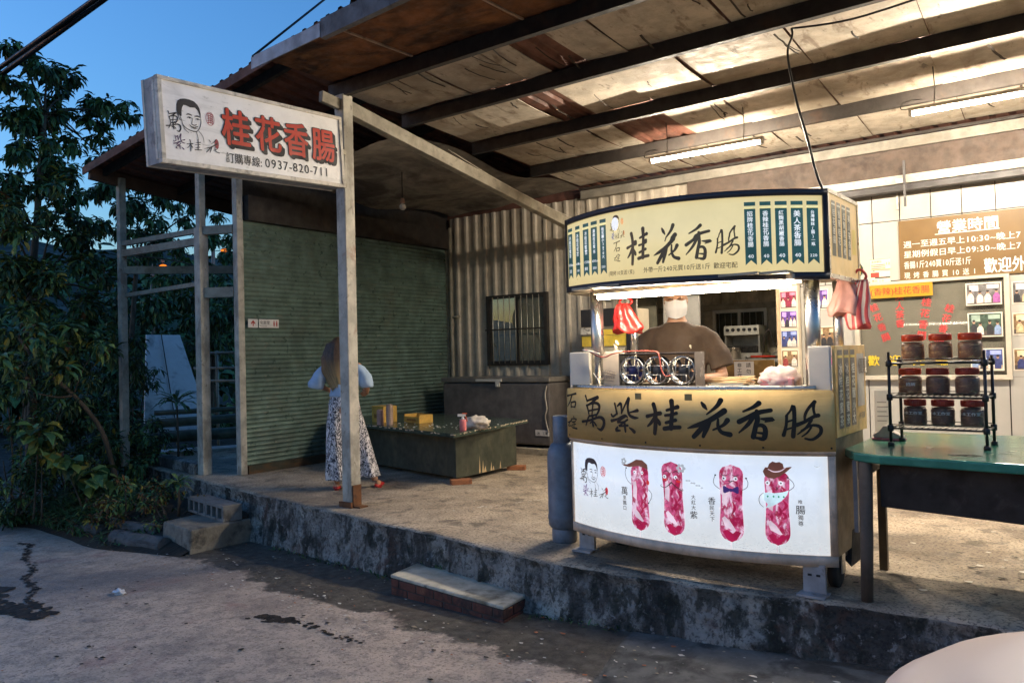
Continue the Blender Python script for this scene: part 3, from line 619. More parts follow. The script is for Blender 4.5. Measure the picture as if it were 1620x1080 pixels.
b = MB(); b.box(-1.95, -1.62, 10.0, 10.2, 1.0, 1.42); b.box(-1.58, -1.2, 10.05, 10.2, 1.0, 1.3); b.box(-1.15, -.98, 10.0, 10.2, 1.0, 1.55); b.box(-1.5, -1.2, 9.9, 9.95, 1.72, 1.95); b.build('shelf_goods', mat('dim_goods', (.42, .38, .29), .6, layers=[((.12, .11, .08), 3., .45, .6)]), tw)
d = Decal(lambda u, v, h: (u, 9.588 - h, v))
WRED = mat('window_red', (.62, .045, .05), .5, vary=.2); WYEL = mat('window_yellow', (.72, .50, .03), .5, vary=.1); WWH = mat('window_white', (.7, .64, .54), .5, vary=.1)
d.text('桂花香腸', -1.87, 1.74, .095, 0, bold=.012, vert=True, adv=1.25, rot=.32)
d.text('美人茶香', -1.62, 1.86, .095, 0, bold=.012, vert=True, adv=1.05)
d.text('桂花香腸', -1.36, 1.79, .10, 0, bold=.012, vert=True, adv=1.22, rot=-.16)
d.text('桂花香腸', -1.14, 1.72, .095, 0, bold=.012, vert=True, adv=1.2, rot=-.3)
d.text('歡', -1.92, 1.14, .125, 1, bold=.034); d.text('迎', -1.70, 1.14, .125, 1, bold=.034); d.text('光', -1.46, 1.14, .125, 1, bold=.034); d.text('臨', -1.24, 1.14, .125, 1, bold=.034)
d.build('window_lettering', [WRED, WYEL, WWH], wf)
# kitchen behind the doorway
kt = thing('kitchen_wall', 'grey brown boarded kitchen wall seen through the doorway behind the vendor', 'wall', (-4, 12, 0))
b = MB(); vcorr(b, -6.2, -2.4, 0, 3.3, 12.0, .14, .012); b.build('boarding', mat('kitchen_boarding', (.52, .46, .36), .7, layers=[((.16, .12, .085), 3., .45, .7, (1, 1, .2), .8)]), kt)
b = MB(); b.box(-2.87, -2.80, 9.72, 12, 0, 3.2); b.box(-5.75, -5.68, 9.72, 12, 0, 3.2); b.build('side_wall', mat('kitchen_plaster', (.60, .54, .44), .7), kt)
b = MB(); b.box(-5.7, -2.8, 9.7, 12, 3.2, 3.24); b.build('kitchen_ceiling', mat('kitchen_plaster2', (.5, .45, .37), .8), kt)
b = MB(); b.box(-5.6, -3.2, 11.94, 11.98, 1.98, 2.07); b.build('ledge', M_GREYSTEEL, kt)
b = MB(); kx0, kx1, kz0, kz1 = -4.66, -3.80, .90, 1.98
for q in ((kx0, kx1, kz0, kz0 + .05), (kx0, kx1, kz1 - .05, kz1), (kx0, kx0 + .045, kz0 + .05, kz1 - .05), (kx1 - .045, kx1, kz0 + .05, kz1 - .05), (-4.25, -4.21, kz0 + .05, kz1 - .05)): b.box(q[0], q[1], 11.93, 11.975, q[2], q[3])
kw = b.build('window', mat('white_alu', (.68, .66, .60), .45, vary=.08), kt)
b = MB(); b.box(kx0 + .045, kx1 - .045, 11.965, 11.972, kz0 + .05, kz1 - .05); b.build('pane', mat('night_pane', (.07, .065, .05), .12, vary=.2), kw)
b = MB()
for i in range(8): b.tube([(kx0 + .1 + i * .098, 11.955, kz0 + .05), (kx0 + .1 + i * .098, 11.955, kz1 - .05)], .006, 5)
b.build('bar', mat('grey_bar', (.35, .34, .3), .5), kw)
# jamb and door
dj = thing('door_jamb', 'narrow cream door jamb carrying the column of staff photographs', 'door frame', (-2.76, 9.55, 0))
b = MB(); b.box(-2.90, -2.655, 9.50, 9.617, 0, 2.48); b.build('jamb_board', mat('jamb_cream', (.66, .57, .44), .5, vary=.08), dj)
b = MB(); b.box(-2.905, -2.865, 9.49, 9.50, 0, 2.48); b.build('edge_trim', mat('jamb_edge', (.5, .36, .22), .5), dj)
dp = thing('open_door', 'plain pale grey door leaf standing open behind the vendor', 'door', (-4.75, 9.8, 0))
b = MB(); b.box(-4.80, -4.25, 10.4, 10.44, 0.02, 2.25); b.build('door_leaf', mat('door_grey', (.46, .44, .40), .5, vary=.1), dp, .004)
b = MB(); b.lathe([(.022, 0), (.026, -.03), (.02, -.05)], (-4.31, 10.395, 1.05), 10, 'Y'); b.build('handle', M_GREYSTEEL, dp)
# ================================================================== LAMPS
M_TUBE = lamp_mat('lit_tube', TUBE_COL, TUBE_POW)
M_LAMPBODY = mat('lamp_body', (.55, .52, .46), .5, vary=.1)
def tube_lamp(label, x0, x1, y, z):
    t = thing('tube_lamp', label, 'lamp', ((x0 + x1) / 2, y, z), 0, 'tube lamps under the canopy')
    b = MB(); b.tube([(x0 + .03, y, z), (x1 - .03, y, z)], .0145, 10); b.build('glass_tube', M_TUBE, t)
    b = MB(); b.box(x0, x1, y - .026, y + .026, z + .020, z + .055); b.build('housing', M_LAMPBODY, t, .004)
    for x in (x0, x1 - .03): b = MB(); b.box(x, x + .03, y - .02, y + .02, z - .02, z + .03); b.build('end_cap', M_LAMPBODY, t, .003)
    for x in (x0 + .2, x1 - .2): b = MB(); b.tube([(x, y, z + .05), (x + .01, y, z + .2), (x, y, zr(y) + .125)], .004, 5); b.build('hanger_wire', M_DARKSTEEL, t)
    b = MB(); b.tube(cr([(x0, y, z + .05), (x0 - .06, y, z + .06), (x0 - .05, y, z + .11), (x0 + .05, y - .02, z + .12), (x0 + .12, y - .08, z + .09)]), .004, 5); b.build('lead', M_DARKSTEEL, t)
    return t
tube_lamp('lit white tube lamp under the ceiling boards between the dining table and the hours board', -3.66, -2.43, 7.70, 3.395)
tube_lamp('lit white tube lamp over the rack of jars, running out of the picture', -1.136, .10, 7.70, 3.40)
tube_lamp('added unseen tube lamp continuing the row to the right, brightening the road', 1.4, 2.6, 7.70, 3.40)  # added lamp out of view, extends the row to brighten road and car
# ================================================================== PROJECTING SIGN
SA = .0535
def sgn(u, v, h): return (-5.03 + h, 2.925 + u * .982 * math.cos(SA) - v * math.sin(SA), 2.727 + u * math.sin(SA) + v * math.cos(SA))
sg = thing('projecting_sign', 'weathered white box sign with big red characters projecting from the front post', 'sign', (-5.15, 3.7, 2.72))
M_SFRAME = mat('sign_frame', (.62, .56, .47), .5, layers=[((.16, .14, .115), 6., .48, .68, (1, 1, 1), .85)], bump=(50, .2, .002))
M_SSIDE = mat('sign_side', (.30, .31, .31), .55, layers=[((.10, .10, .10), 6., .5, .7)])
def sbox(mb, u0, u1, v0, v1, h0, h1): mb.hexa([sgn(u0, v0, h0), sgn(u1, v0, h0), sgn(u1, v1, h0), sgn(u0, v1, h0), sgn(u0, v0, h1), sgn(u1, v0, h1), sgn(u1, v1, h1), sgn(u0, v1, h1)])
b = MB(); sbox(b, .004, 1.686, .004, .598, -.185, -.004); b.build('cabinet', M_SSIDE, sg)
b = MB()
for q in ((0, 1.69, 0, .032), (0, 1.69, .575, .602), (0, .034, .032, .575), (1.66, 1.69, .032, .575)): sbox(b, *q, -.03, .012); 
for q in ((0, 1.69, 0, .03), (0, 1.69, .575, .602), (0, .03, .03, .575)): sbox(b, *q, -.19, -.160)
sbox(b, -.002, .03, .03, .575, -.06, -.03); b.build('frame', M_SFRAME, sg, .003)
b = MB(); sbox(b, .034, 1.66, .032, .575, -.003, 0); b.build('face_panel', mat('sign_face', (.86, .83, .80), .42, layers=[((.40, .36, .31), 1.6, .55, .8, (1, 1, 1), .7), ((.20, .18, .15), 34., .60, .72, (1, .25, 1), .5), ((.46, .43, .39), 5., .5, .75, (1, .3, 2.2), .5)], vary=.05), sg)
for p_, q_ in (((-5.42, 4.95, 3.25), (-5.2, 4.5, 3.25)), ((-5.42, 4.95, 2.95), (-5.2, 4.5, 2.92))): b = MB(); b.bar(p_, q_, .04, .04); b.build('bracket', M_GREYSTEEL, sg)
FACE_PX = dict(
 hair=[(283, 402), (276, 350), (278, 305), (288, 268), (312, 246), (345, 236), (385, 236), (420, 244), (446, 268), (462, 300), (468, 345), (466, 398), (456, 350), (446, 322), (425, 300), (385, 306), (350, 294), (333, 296), (322, 320), (316, 352), (313, 398), (300, 404), (294, 380)],
 lines=[[(302, 398, 4), (312, 440, 5), (322, 478, 5), (352, 506, 5), (402, 520, 6), (430, 512, 5), (452, 478, 5), (466, 430, 5), (466, 396, 4)], [(296, 384, 4), (288, 405, 5), (296, 430, 5), (304, 436, 4)],
  [(350, 378, 4), (370, 370, 9), (394, 376, 6)], [(418, 380, 5), (440, 374, 9), (460, 378, 5)], [(356, 404, 4), (374, 396, 7), (394, 404, 4)], [(424, 404, 4), (442, 398, 7), (456, 404, 4)], [(402, 400, 3), (392, 440, 4), (392, 458, 5), (412, 462, 6), (430, 452, 4)],
  [(370, 462, 3), (384, 478, 6), (410, 482, 6), (440, 466, 4)], [(390, 484, 4), (408, 492, 5), (428, 486, 4)], [(316, 470, 3), (332, 512, 4), (362, 540, 3)], [(424, 522, 3), (432, 560, 4), (436, 588, 3)], [(442, 508, 3), (474, 552, 4), (480, 606, 3)], [(290, 440, 3), (250, 468, 4), (240, 476, 3)]])
def logo(d, u0, v0, w, h, ink, red, purple, lw=1., stamp=True):
    X = lambda x: u0 + (x - 180) / 430 * w; Y = lambda y: v0 + (710 - y) / 480 * h; k = h / 480
    d.area([(X(x), Y(y)) for x, y in FACE_PX['hair']], ink)
    for l in FACE_PX['lines']: d.stroke([(X(x), Y(y), ww * k * lw) for x, y, ww in l], ink, .2)
    d.disc(X(376), Y(404), 6 * k, 5 * k, ink, .3); d.disc(X(440), Y(404), 6 * k, 5 * k, ink, .3)
    d.brush('萬', X(186), Y(548), 116 * w / 430, 176 * k, ink, 0, 1.1); d.brush('紫', X(236), Y(700), 92 * w / 430, 138 * k, purple, 0, 1.1)
    d.brush('桂', X(338), Y(706), 122 * w / 430, 118 * k, ink, 0, .8); d.brush('花', X(476), Y(696), 128 * w / 430, 136 * k, ink, 0, .7)
    d.disc(X(587), Y(598), 18 * w / 430, 44 * k, red, 0); 
    if stamp:
        d.stroke([(X(544 + 34 * math.cos(t)), Y(375 + 60 * math.sin(t)), 5 * k) for t in [i * .42 for i in range(16)]], red, 0)
        for q in range(5): d.stroke([(X(522), Y(335 + q * 20), 5 * k), (X(545), Y(328 + q * 20), 8 * k), (X(566), Y(338 + q * 20), 5 * k)], red, 0)
        for q in (530, 548, 562): d.stroke([(X(q), Y(332), 4 * k), (X(q + 3), Y(375), 6 * k), (X(q - 2), Y(420), 4 * k)], red, .1)
INK = mat('sign_ink', (.016, .013, .016), .6, vary=.2); SRED = mat('sign_orange_red', (.50, .022, .003), .5, layers=[((.38, .014, .003), 6., .5, .7)], vary=.08); SEAL = mat('seal_red', (.34, .05, .06), .6); PUR = mat('sign_purple', (.06, .02, .075), .6)
d = Decal(sgn, .002)
logo(d, .045, .105, .425, .375, 0, 2, 3, 1.3)
for u, ch in ((.495, '桂'), (.785, '花'), (1.06, '香'), (1.345, '腸')):
    d.text(ch, u + .028, .203, .285, 0, 0, sx=.90, bold=.06); d.text(ch, u + .018, .209, .285, 0, .2, sx=.90, bold=.06); d.text(ch, u + .011, .217, .285, 0, .3, sx=.90, bold=.06); d.text(ch, u - .003, .229, .285, 0, .6, sx=.91, bold=.06); d.text(ch, u, .226, .285, 1, 1.2, sx=.90, bold=.034)
d.text('訂購專線:', .515, .075, .083, 0, bold=.012, sx=.93); d.text('0937-820-711', .862, .076, .098, 0, bold=.012, sx=1.0)
d.build('lettering', [INK, SRED, SEAL, PUR], sg)

# ================================================================== FOOD CART
LB = .062                                                  # glow of the backlit panels
cart = thing('food_cart', 'food cart with bowed illuminated front, brass panel and yellow menu head sign', 'food cart', (-1.94, 4.52, 0), rad(-2.5))
HALF = .862
def bow(s):
    R = HALF * HALF / (2 * s) + s / 2
    def f(u, z, h=0.): a = u / R; return ((R + h) * math.sin(a), -((R + h) * math.cos(a) - (R - s)), z)
    return f, R * math.asin(HALF / R)
FP, UP = bow(.20); FS, US = bow(.26)
def cslab(mb, f, u0, u1, z0, z1, h0, h1, n=24, zt=None):
    """curved slab following the bow"""
    rows = []
    for i in range(n + 1):
        u = u0 + (u1 - u0) * i / n; rows.append([mb.P(f(u, z0, h1)), mb.P(f(u, z1, h1)), mb.P(f(u, z1, h0)), mb.P(f(u, z0, h0))])
    for i in range(n):
        for j in range(4):
            mb.smooth = j in (0, 2); mb.F([rows[i][j], rows[i][(j + 1) % 4], rows[i + 1][(j + 1) % 4], rows[i + 1][j]])
    mb.smooth = False; mb.F(rows[0][::-1]); mb.F(rows[-1])
def cb(name, mb, m, parent=None, **k): return mb.build(name, m, parent or cart, world=False, **k)
M_BEIGE = mat('beige_trim', (.66, .50, .37), .5, layers=[((.30, .20, .14), 5., .55, .72, (1, 1, 1), .6)])
M_STEEL = mat('brushed_steel', (.52, .50, .46), .30, metal=.95, vary=.1, layers=[((.30, .27, .22), 3., .5, .8, (1, 1, .3), .5)])
M_BODY = mat('cart_side', (.23, .17, .10), .55, metal=.3, layers=[((.10, .07, .04), 3., .5, .7, (1, 1, .4), .6)])
M_WHITE = mat('cream_plastic', (.66, .60, .50), .45, vary=.06, layers=[((.45, .36, .25), 5., .6, .8, (1, 1, .3), .5)])
def lit(name, c, k=1., **kw): return mat(name, c, .35, emit=LB * k, **kw)
# lower body
b = MB(); b.box(-.84, .858, .02, .60, .20, 1.10); cb('body', b, M_BODY, bevel=.006)
b = MB(); b.box(-.52, .52, -.10, .02, .20, 1.08); cb('body_core', b, M_DARKSTEEL)
b = MB(); cslab(b, FP, -.985 * UP, .955 * UP, .215, .755, -.02, 0.)
lbx = cb('lightbox', b, mat('lightbox_white', (.80, .84, .86), .3, emit=LB, layers=[((.62, .66, .69), 1.2, .5, .8, (1, 1, 1), .4)], vary=.03))
b = MB(); cslab(b, FP, -UP, UP, .155, .214, -.03, .010); cslab(b, FP, -UP, UP, .756, .785, -.03, .006); cslab(b, FP, .956 * UP, UP, .214, .756, -.03, .012, 3); cslab(b, FP, -UP, -.986 * UP, .214, .756, -.03, .010, 2)
cb('lightbox_frame', b, M_BEIGE)
# sausage artwork, flat print on the lit panel
d = Decal(lambda u, v, h: FP(u, v, h), .0012)
A_INK = lit('print_ink', (.03, .025, .03)); A_RED = lit('print_red', (.5, .03, .05)); A_PUR = lit('print_purple', (.14, .05, .20)); A_SAU = lit('print_sausage', (.58, .09, .20), layers=[((.86, .62, .70), 22., .50, .60, (1, 1, .5), .95), ((.36, .004, .05), 26., .50, .60, (1, 1, .6), .95)], vary=.3, vscale=50.)
A_DEEP = lit('print_crimson', (.40, .008, .06), layers=[((.7, .25, .35), 16., .56, .7, (1, 1, .5), .8)]); A_PALE = lit('print_pale_pink', (.82, .60, .64)); A_WHT = lit('print_white', (.9, .9, .9)); A_BRN = lit('print_brown', (.14, .05, .035)); A_NAVY = lit('print_navy', (.05, .025, .14)); A_CY = lit('print_pale_cyan', (.62, .80, .83)); A_GRN = lit('print_green', (.03, .28, .16)); A_GRY = lit('print_grey', (.45, .47, .48)); A_CHK = lit('print_cheek', (.62, .03, .03))
(aI, aR, aP, aS, aD, aL, aW, aB, aN, aC, aG, aY, aK) = range(13)
logo(d, -.905 * UP, .405, .30, .262, aI, aR, aP, 1.0, True)
for i in range(260):                                       # speckled ground line of the print
    u = R_.uniform(-.975, .945) * UP; v = .222 + abs(R_.gauss(0, .035))
    if v < .33: d.stroke([(u, v, .0016), (u + R_.uniform(.004, .016), v + R_.uniform(-.002, .002), .0012)], aY, 0, k=1)
def sausage(u, v0, v1, w, lean=0., bend=0.):
    n = 26; L = []; Rr = []
    for i in range(n + 1):
        t = i / n; y = v0 + (v1 - v0) * t
        ww = w * (min(1, math.sqrt(max(0, 1 - ((.16 - t) / .16) ** 2)) if t < .16 else 1) * (math.sqrt(max(0, 1 - ((t - .88) / .12) ** 2)) if t > .88 else 1)) * (1 + .05 * math.sin(9 * t))
        c = u + lean * (t - .5) + bend * math.sin(math.pi * t)
        L.append((c - ww / 2, y)); Rr.append((c + ww / 2, y))
    d.area(L + Rr[::-1], aS, 0)
    c = lambda t: u + lean * (t - .5) + bend * math.sin(math.pi * t); H = v1 - v0
    d.area([(c(.0) - w * .40, v0 + H * .13), (c(.0) - w * .2, v0 + H * .03), (c(.0), v0 + .002), (c(0) + w * .22, v0 + H * .03), (c(0) + w * .42, v0 + H * .13), (c(.1) + w * .2, v0 + H * .15), (c(.1) + w * .05, v0 + H * .11), (c(.1) - w * .2, v0 + H * .16)], aD, .3)
    d.area([(c(.2) - w * .42, v0 + H * .30), (c(.2) - w * .3, v0 + H * .20), (c(.2) + w * .1, v0 + H * .14), (c(.2) + w * .2, v0 + H * .15), (c(.3) - w * .05, v0 + H * .26), (c(.3) - w * .3, v0 + H * .33)], aL, .35)
    d.area([(c(.6) - w * .38, v0 + H * .72), (c(.6) - w * .42, v0 + H * .5), (c(.6) - w * .2, v0 + H * .45), (c(.6) - w * .16, v0 + H * .62), (c(.7) - w * .22, v0 + H * .74)], aL, .35)
    for (t0, t1, o) in ((.36, .52, .1), (.44, .34, .3), (.6, .46, .33), (.26, .36, .1), (.78, .66, .28)): d.stroke([(c(t0) + w * o - .01, v0 + H * t0, w * .05), (c(t0) + w * (o + .05), v0 + H * (t0 + t1) / 2, w * .13), (c(t1) + w * o * .6, v0 + H * t1, w * .04)], aD, .4)
    d.stroke([(c(0) - .005, v0 + .003, .003), (c(0) - .006, v0 - .037, .003)], aL, 0, k=1); d.stroke([(c(0) + .006, v0 + .003, .002), (c(0) + .006, v0 - .037, .002)], aY, 0, k=1)
    return c
def eyes(u, v, sp, r=.0105):
    for s_, in ((-1,), (1,)): d.disc(u + s_ * sp, v, r, r, aW, .8); d.disc(u + s_ * sp + .002 * s_, v, r * .38, r * .38, aI, 1.2)
def arm(pts, w=.0028): d.stroke([(a, b_, w) for a, b_ in pts], aI, .7); d.disc(pts[-1][0], pts[-1][1], .005, .005, aI, .8)
U = lambda t: t * UP
c = sausage(U(-.277), .256, .665, .125, 0, 0); eyes(U(-.285), .612, .028)
d.area([(U(-.43), .652), (U(-.40), .643), (U(-.36), .640), (U(-.28), .652), (U(-.205), .636), (U(-.21), .665), (U(-.25), .690), (U(-.30), .690), (U(-.345), .668), (U(-.38), .655)], aB, 1.)
for i in range(5): d.disc(U(-.41) + .014 * math.cos(i * 1.26), .672 + .014 * math.sin(i * 1.26), .009, .009, aY, .3, 8)
d.stroke([(U(-.33), .634, .002), (U(-.30), .626, .004)], aI, .9); d.stroke([(U(-.235), .628, .004), (U(-.215), .634, .002)], aI, .9)
d.disc(U(-.208), .556, .010, .015, aK, 1.); arm([(U(-.35), .535), (U(-.385), .56), (U(-.40), .60), (U(-.39), .632)]); arm([(U(-.205), .515), (U(-.18), .49), (U(-.185), .46), (U(-.207), .432)])
c = sausage(U(-.02), .258, .695, .128, -.012, .004); eyes(U(-.035), .603, .036, .012)
d.disc(U(-.075), .586, .014, .006, aK, 1.); d.disc(U(.025), .580, .016, .006, aK, 1.); d.stroke([(U(-.085), .628, .003), (U(-.06), .640, .005), (U(-.045), .63, .003)], aI, .9); d.stroke([(U(-.01), .632, .003), (U(.012), .640, .005), (U(.03), .628, .003)], aI, .9)
d.stroke([(U(-.10), .556, .002), (U(-.105), .545, .003), (U(-.07), .540, .004), (U(-.025), .572, .007)], aI, 1.); d.stroke([(U(-.025), .572, .007), (U(.01), .546, .005), (U(.055), .528, .004), (U(.05), .545, .002)], aI, 1.)
for i in range(6): d.disc(U(.045) + .02 * math.cos(i * 1.05), .66 + .018 * math.sin(i * 1.05), .011, .010, aY, .6, 8)
for i in range(7): d.disc(U(.085 + .017 * i), .59 - .006 * i + .006 * (i % 2), .009, .006, aY, .3, 7)
c = sausage(U(.376), .258, .698, .128, .006, .0); eyes(U(.37), .618, .032, .0125)
d.stroke([(U(.315), .642, .002), (U(.335), .633, .005), (U(.355), .64, .002)], aI, .9); d.stroke([(U(.385), .64, .002), (U(.405), .632, .005), (U(.425), .64, .002)], aI, .9)
d.stroke([(U(.345), .602, .002), (U(.36), .606, .004), (U(.373), .600, .006), (U(.39), .606, .004), (U(.405), .598, .002)], aI, .9)
d.area([(U(.376), .556), (U(.335), .576), (U(.325), .574), (U(.327), .538), (U(.337), .534), (U(.376), .550), (U(.415), .534), (U(.425), .538), (U(.425), .572), (U(.415), .576)], aN, 1.); d.disc(U(.376), .553, .010, .010, aN, 1.3, 8)
arm([(U(.305), .556), (U(.275), .575), (U(.265), .60), (U(.278), .634)]); arm([(U(.445), .556), (U(.475), .572), (U(.483), .60), (U(.472), .624)])
c = sausage(U(.655), .258, .675, .126, .004, .0); eyes(U(.64), .604, .034, .0125)
d.area([(U(.575), .668), (U(.585), .645), (U(.605), .632), (U(.64), .628), (U(.675), .642), (U(.715), .668), (U(.748), .695), (U(.738), .696), (U(.70), .690), (U(.695), .712), (U(.675), .722), (U(.655), .718), (U(.635), .724), (U(.615), .712), (U(.605), .690), (U(.590), .690)], aB, 1.)
d.stroke([(U(.608), .680, .004), (U(.64), .667, .006), (U(.68), .672, .006), (U(.712), .692, .003)], aL, 1.4)
d.area([(U(.575), .545), (U(.60), .552), (U(.64), .548), (U(.69), .555), (U(.725), .566), (U(.715), .54), (U(.68), .505), (U(.64), .482), (U(.585), .462), (U(.60), .485), (U(.575), .51)], aC, 1.)
for q in (.60, .635, .665, .695): d.area([(U(q), .536), (U(q) + .006, .529), (U(q), .522), (U(q) - .006, .529)], aG, 1.4)
d.stroke([(U(.65), .582, .002), (U(.658), .574, .006), (U(.65), .566, .002)], aI, .9); arm([(U(.72), .56), (U(.755), .585), (U(.75), .612), (U(.722), .636)]); d.stroke([(U(.575), .548, .002), (U(.55), .525, .003), (U(.55), .49, .003), (U(.573), .468, .002)], aI, .9)
def vt(txt, u, v, sizes):
    for ch, s_ in zip(txt, sizes): d.text(ch, u - s_ / 2, v - s_, s_, aI, 0, bold=.012); v -= s_ * 1.08
vt('萬里飄口', U(-.412), .522, (.055, .028, .03, .03)); vt('大紅大紫', U(.127), .514, (.028, .028, .028, .048)); vt('香民天下', U(.25), .513, (.046, .030, .030, .030)); vt('唯腸獨尊', U(.79), .519, (.024, .052, .030, .030)); vt('有', U(.13), .70, (.001,))
d.stroke([(U(.875), .705, .002), (U(.89), .697, .004), (U(.91), .702, .002)], aY, 0)
cb('printed_artwork', d, [A_INK, A_RED, A_PUR, A_SAU, A_DEEP, A_PALE, A_WHT, A_BRN, A_NAVY, A_CY, A_GRN, A_GRY, A_CHK], lbx)
# brass panel
GB, GBU = .785, UP * 1.0
b = MB(); poly = []
for cx, cz, a0 in ((GBU - .03, 1.09, 0), (-GBU + .022, 1.09, 90)):
    for i in range(7): a = rad(a0 + 15 * i); poly.append((cx + .03 * math.cos(a), cz + .03 * math.sin(a)))
us = [-GBU - .008 + (2 * GBU + .008) * i / 40 for i in range(41)]
def gtop(u):
    for cx, sg_ in ((GBU - .03, 1), (-GBU + .022, -1)):
        q = (u - cx) * sg_
        if q > 0: return 1.09 + .03 * math.sqrt(max(0, 1 - (q / .03) ** 2))
    return 1.12
us = sorted(us + [GBU - .03 + .03 * math.sin(rad(a)) for a in (15, 30, 45, 60, 75)] + [-GBU + .022 - .03 * math.sin(rad(a)) for a in (15, 30, 45, 60, 75)])
rows = [[b.P(FP(u, GB, .030)), b.P(FP(u, gtop(u), .030)), b.P(FP(u, gtop(u), .026)), b.P(FP(u, GB, .026))] for u in us]
for i in range(len(us) - 1):
    for j in range(4): b.smooth = j in (0, 2); b.F([rows[i][j], rows[i][(j + 1) % 4], rows[i + 1][(j + 1) % 4], rows[i + 1][j]])
b.smooth = False; b.F(rows[0][::-1]); b.F(rows[-1])
gp = cb('brass_panel', b, mat('brushed_brass', (.60, .40, .15), .55, metal=.2, layers=[((.36, .24, .08), 2.2, .5, .75, (1, 1, 6), .6), ((.72, .50, .20), 40., .5, .7, (.12, .12, 3), .35)], vary=.1))
b = MB(); cslab(b, FP, -GBU, GBU, .768, .784, -.02, .022); cb('panel_sill', b, M_BEIGE)
d = Decal(lambda u, v, h: FP(u, v, .030 + h), .0012)
for ch, t0, t1, z0, z1 in (('石', -1.0, -.868, .988, 1.091), ('碇', -.998, -.869, .844, .932), ('萬', -.803, -.555, .854, 1.078), ('紫', -.49, -.246, .858, 1.068), ('桂', -.181, .064, .857, 1.059), ('花', .114, .388, .845, 1.067), ('香', .443, .654, .844, 1.056), ('腸', .703, .924, .846, 1.063)):
    d.brush(ch, t0 * UP, z0, (t1 - t0) * UP, z1 - z0, 0, 0, 1.5)
for i in range(6): d.disc(-.975 * UP + i * .39 * UP, .803, .006, .006, 0, 0, 10)
for u in (-.27, .10): d.rect(u * UP, 1.062, u * UP + .045, 1.10, 1)
cb('lettering', d, [mat('brush_black', (.010, .008, .006), .5, vary=.1), mat('tape_mark', (.34, .24, .09), .6)], gp)
# counter, pillars, end panels
b = MB(); cslab(b, FP, -.95 * UP, .90 * UP, 1.112, 1.142, -.05, .012); b.box(-.84, .84, -.03, .60, 1.10, 1.118); cb('counter', b, M_STEEL)
for x in (-.675, .745):
    b = MB(); b.lathe([(.043, 1.118), (.043, 1.78)], (x, .06, 0), 20); cb('pillar', b, M_STEEL)
for x in (-.675, .745):
    b = MB(); b.lathe([(.03, 1.118), (.03, 1.78)], (x, .56, 0), 14); cb('pillar', b, M_STEEL)
b = MB(); b.box(-.862, -.70, -.01, .015, 1.10, 1.36); b.box(-.866, -.852, .015, .60, 1.10, 1.36); cb('end_panel', b, M_WHITE, bevel=.008)
b = MB(); b.box(.735, .857, -.015, .012, 1.10, 1.36); cb('end_panel', b, M_WHITE, bevel=.008)
b = MB(); b.box(.86, .876, .0, .62, .855, 1.36); sp_ = cb('side_menu_board', b, mat('side_menu', (.62, .38, .12), .45, layers=[((.7, .52, .26), 2., .5, .7)]), bevel=.003)
d = Decal(lambda u, v, h: (.876 + h, u, v))
for i, s_ in enumerate(('冰桂花蜜茶', '冰桂花蜜茶', '桂花釀小大')): d.rect(.045 + i * .125, .90, .135 + i * .125, 1.335, 0); d.rect(.045 + i * .125, 1.29, .135 + i * .125, 1.305, 2, .6); d.text(s_, .058 + i * .125, 1.205, .065, 1, 1, vert=True, adv=1.1)
d.rect(.43, 1.0, .58, 1.31, 3); d.text('優惠', .45, 1.2, .10, 0, 1); d.text('桂花釀', .45, .93, .04, 0, 1)
GRN = mat('menu_green', (.022, .055, .055), .5, vary=.1); CRM = mat('menu_cream', (.78, .74, .6), .5, vary=.05); YL = mat('menu_yellow', (.75, .55, .12), .5, vary=.05)
cb('lettering', d, [mat('side_grey', (.17, .14, .11), .5), CRM, YL, mat('faded_notice', (.46, .42, .36), .6)], sp_)
# head sign
HZ0, HZ1 = 1.745, 2.235
def fs(u, z, h=0.): p = FS(u, z, h); return (p[0], p[1], z - .022 * u / .9 + .016 * (1 - (u / .9) ** 2) * (1 if z > 2 else .2))
b = MB(); cslab(b, fs, -.985 * US, .97 * US, HZ0 + .04, HZ1 - .03, -.03, .0, 30); hs = cb('head_sign_face', b, mat('head_yellow', (.74, .60, .30), .35, emit=LB * 1.28, layers=[((.70, .52, .20), 1.3, .52, .8, (1, 1, 1), .5)], vary=.03))
b = MB(); cslab(b, fs, -US, US, HZ0, HZ0 + .04, -.05, .014, 30); cslab(b, fs, -US, US, HZ1 - .03, HZ1 + .006, -.05, .014, 30); cslab(b, fs, .971 * US, US, HZ0 + .04, HZ1 - .03, -.05, .014, 3); cslab(b, fs, -US, -.986 * US, HZ0 + .04, HZ1 - .03, -.05, .014, 3)
cb('head_frame', b, mat('head_black_frame', (.045, .04, .045), .4, vary=.15))
b = MB(); b.box(-.85, .845, .03, .60, HZ0 + .01, HZ0 + .03); b.box(-.85, .845, .03, .60, HZ1 - .03, HZ1 - .005); b.box(-.85, .845, .58, .60, HZ0 + .03, HZ1 - .03); b.box(-.862, -.85, .0, .60, HZ0 + .01, HZ1 - .01)
b.box(-.7, .7, -.20, .03, HZ0 + .015, HZ0 + .03); b.box(-.55, .55, -.24, -.2, HZ0 + .018, HZ0 + .032); cb('head_box', b, mat('head_inside', (.46, .38, .26), .5))
b = MB(); b.box(.848, .862, .01, .60, HZ0 + .0, HZ1 - .02); hsd = cb('head_side_face', b, mat('head_side_yellow', (.66, .44, .18), .4, emit=LB * .55, vary=.1))
b = MB()
for q in ((.0, .61, HZ0 - .012, HZ0 + .012), (.0, .61, HZ1 - .03, HZ1 - .008), (.0, .02, HZ0 + .012, HZ1 - .03), (.59, .61, HZ0 + .012, HZ1 - .03)): b.box(.850, .868, *q)
cb('side_frame', b, M_STEEL)
d = Decal(lambda u, v, h: (.862 + h, u, v))
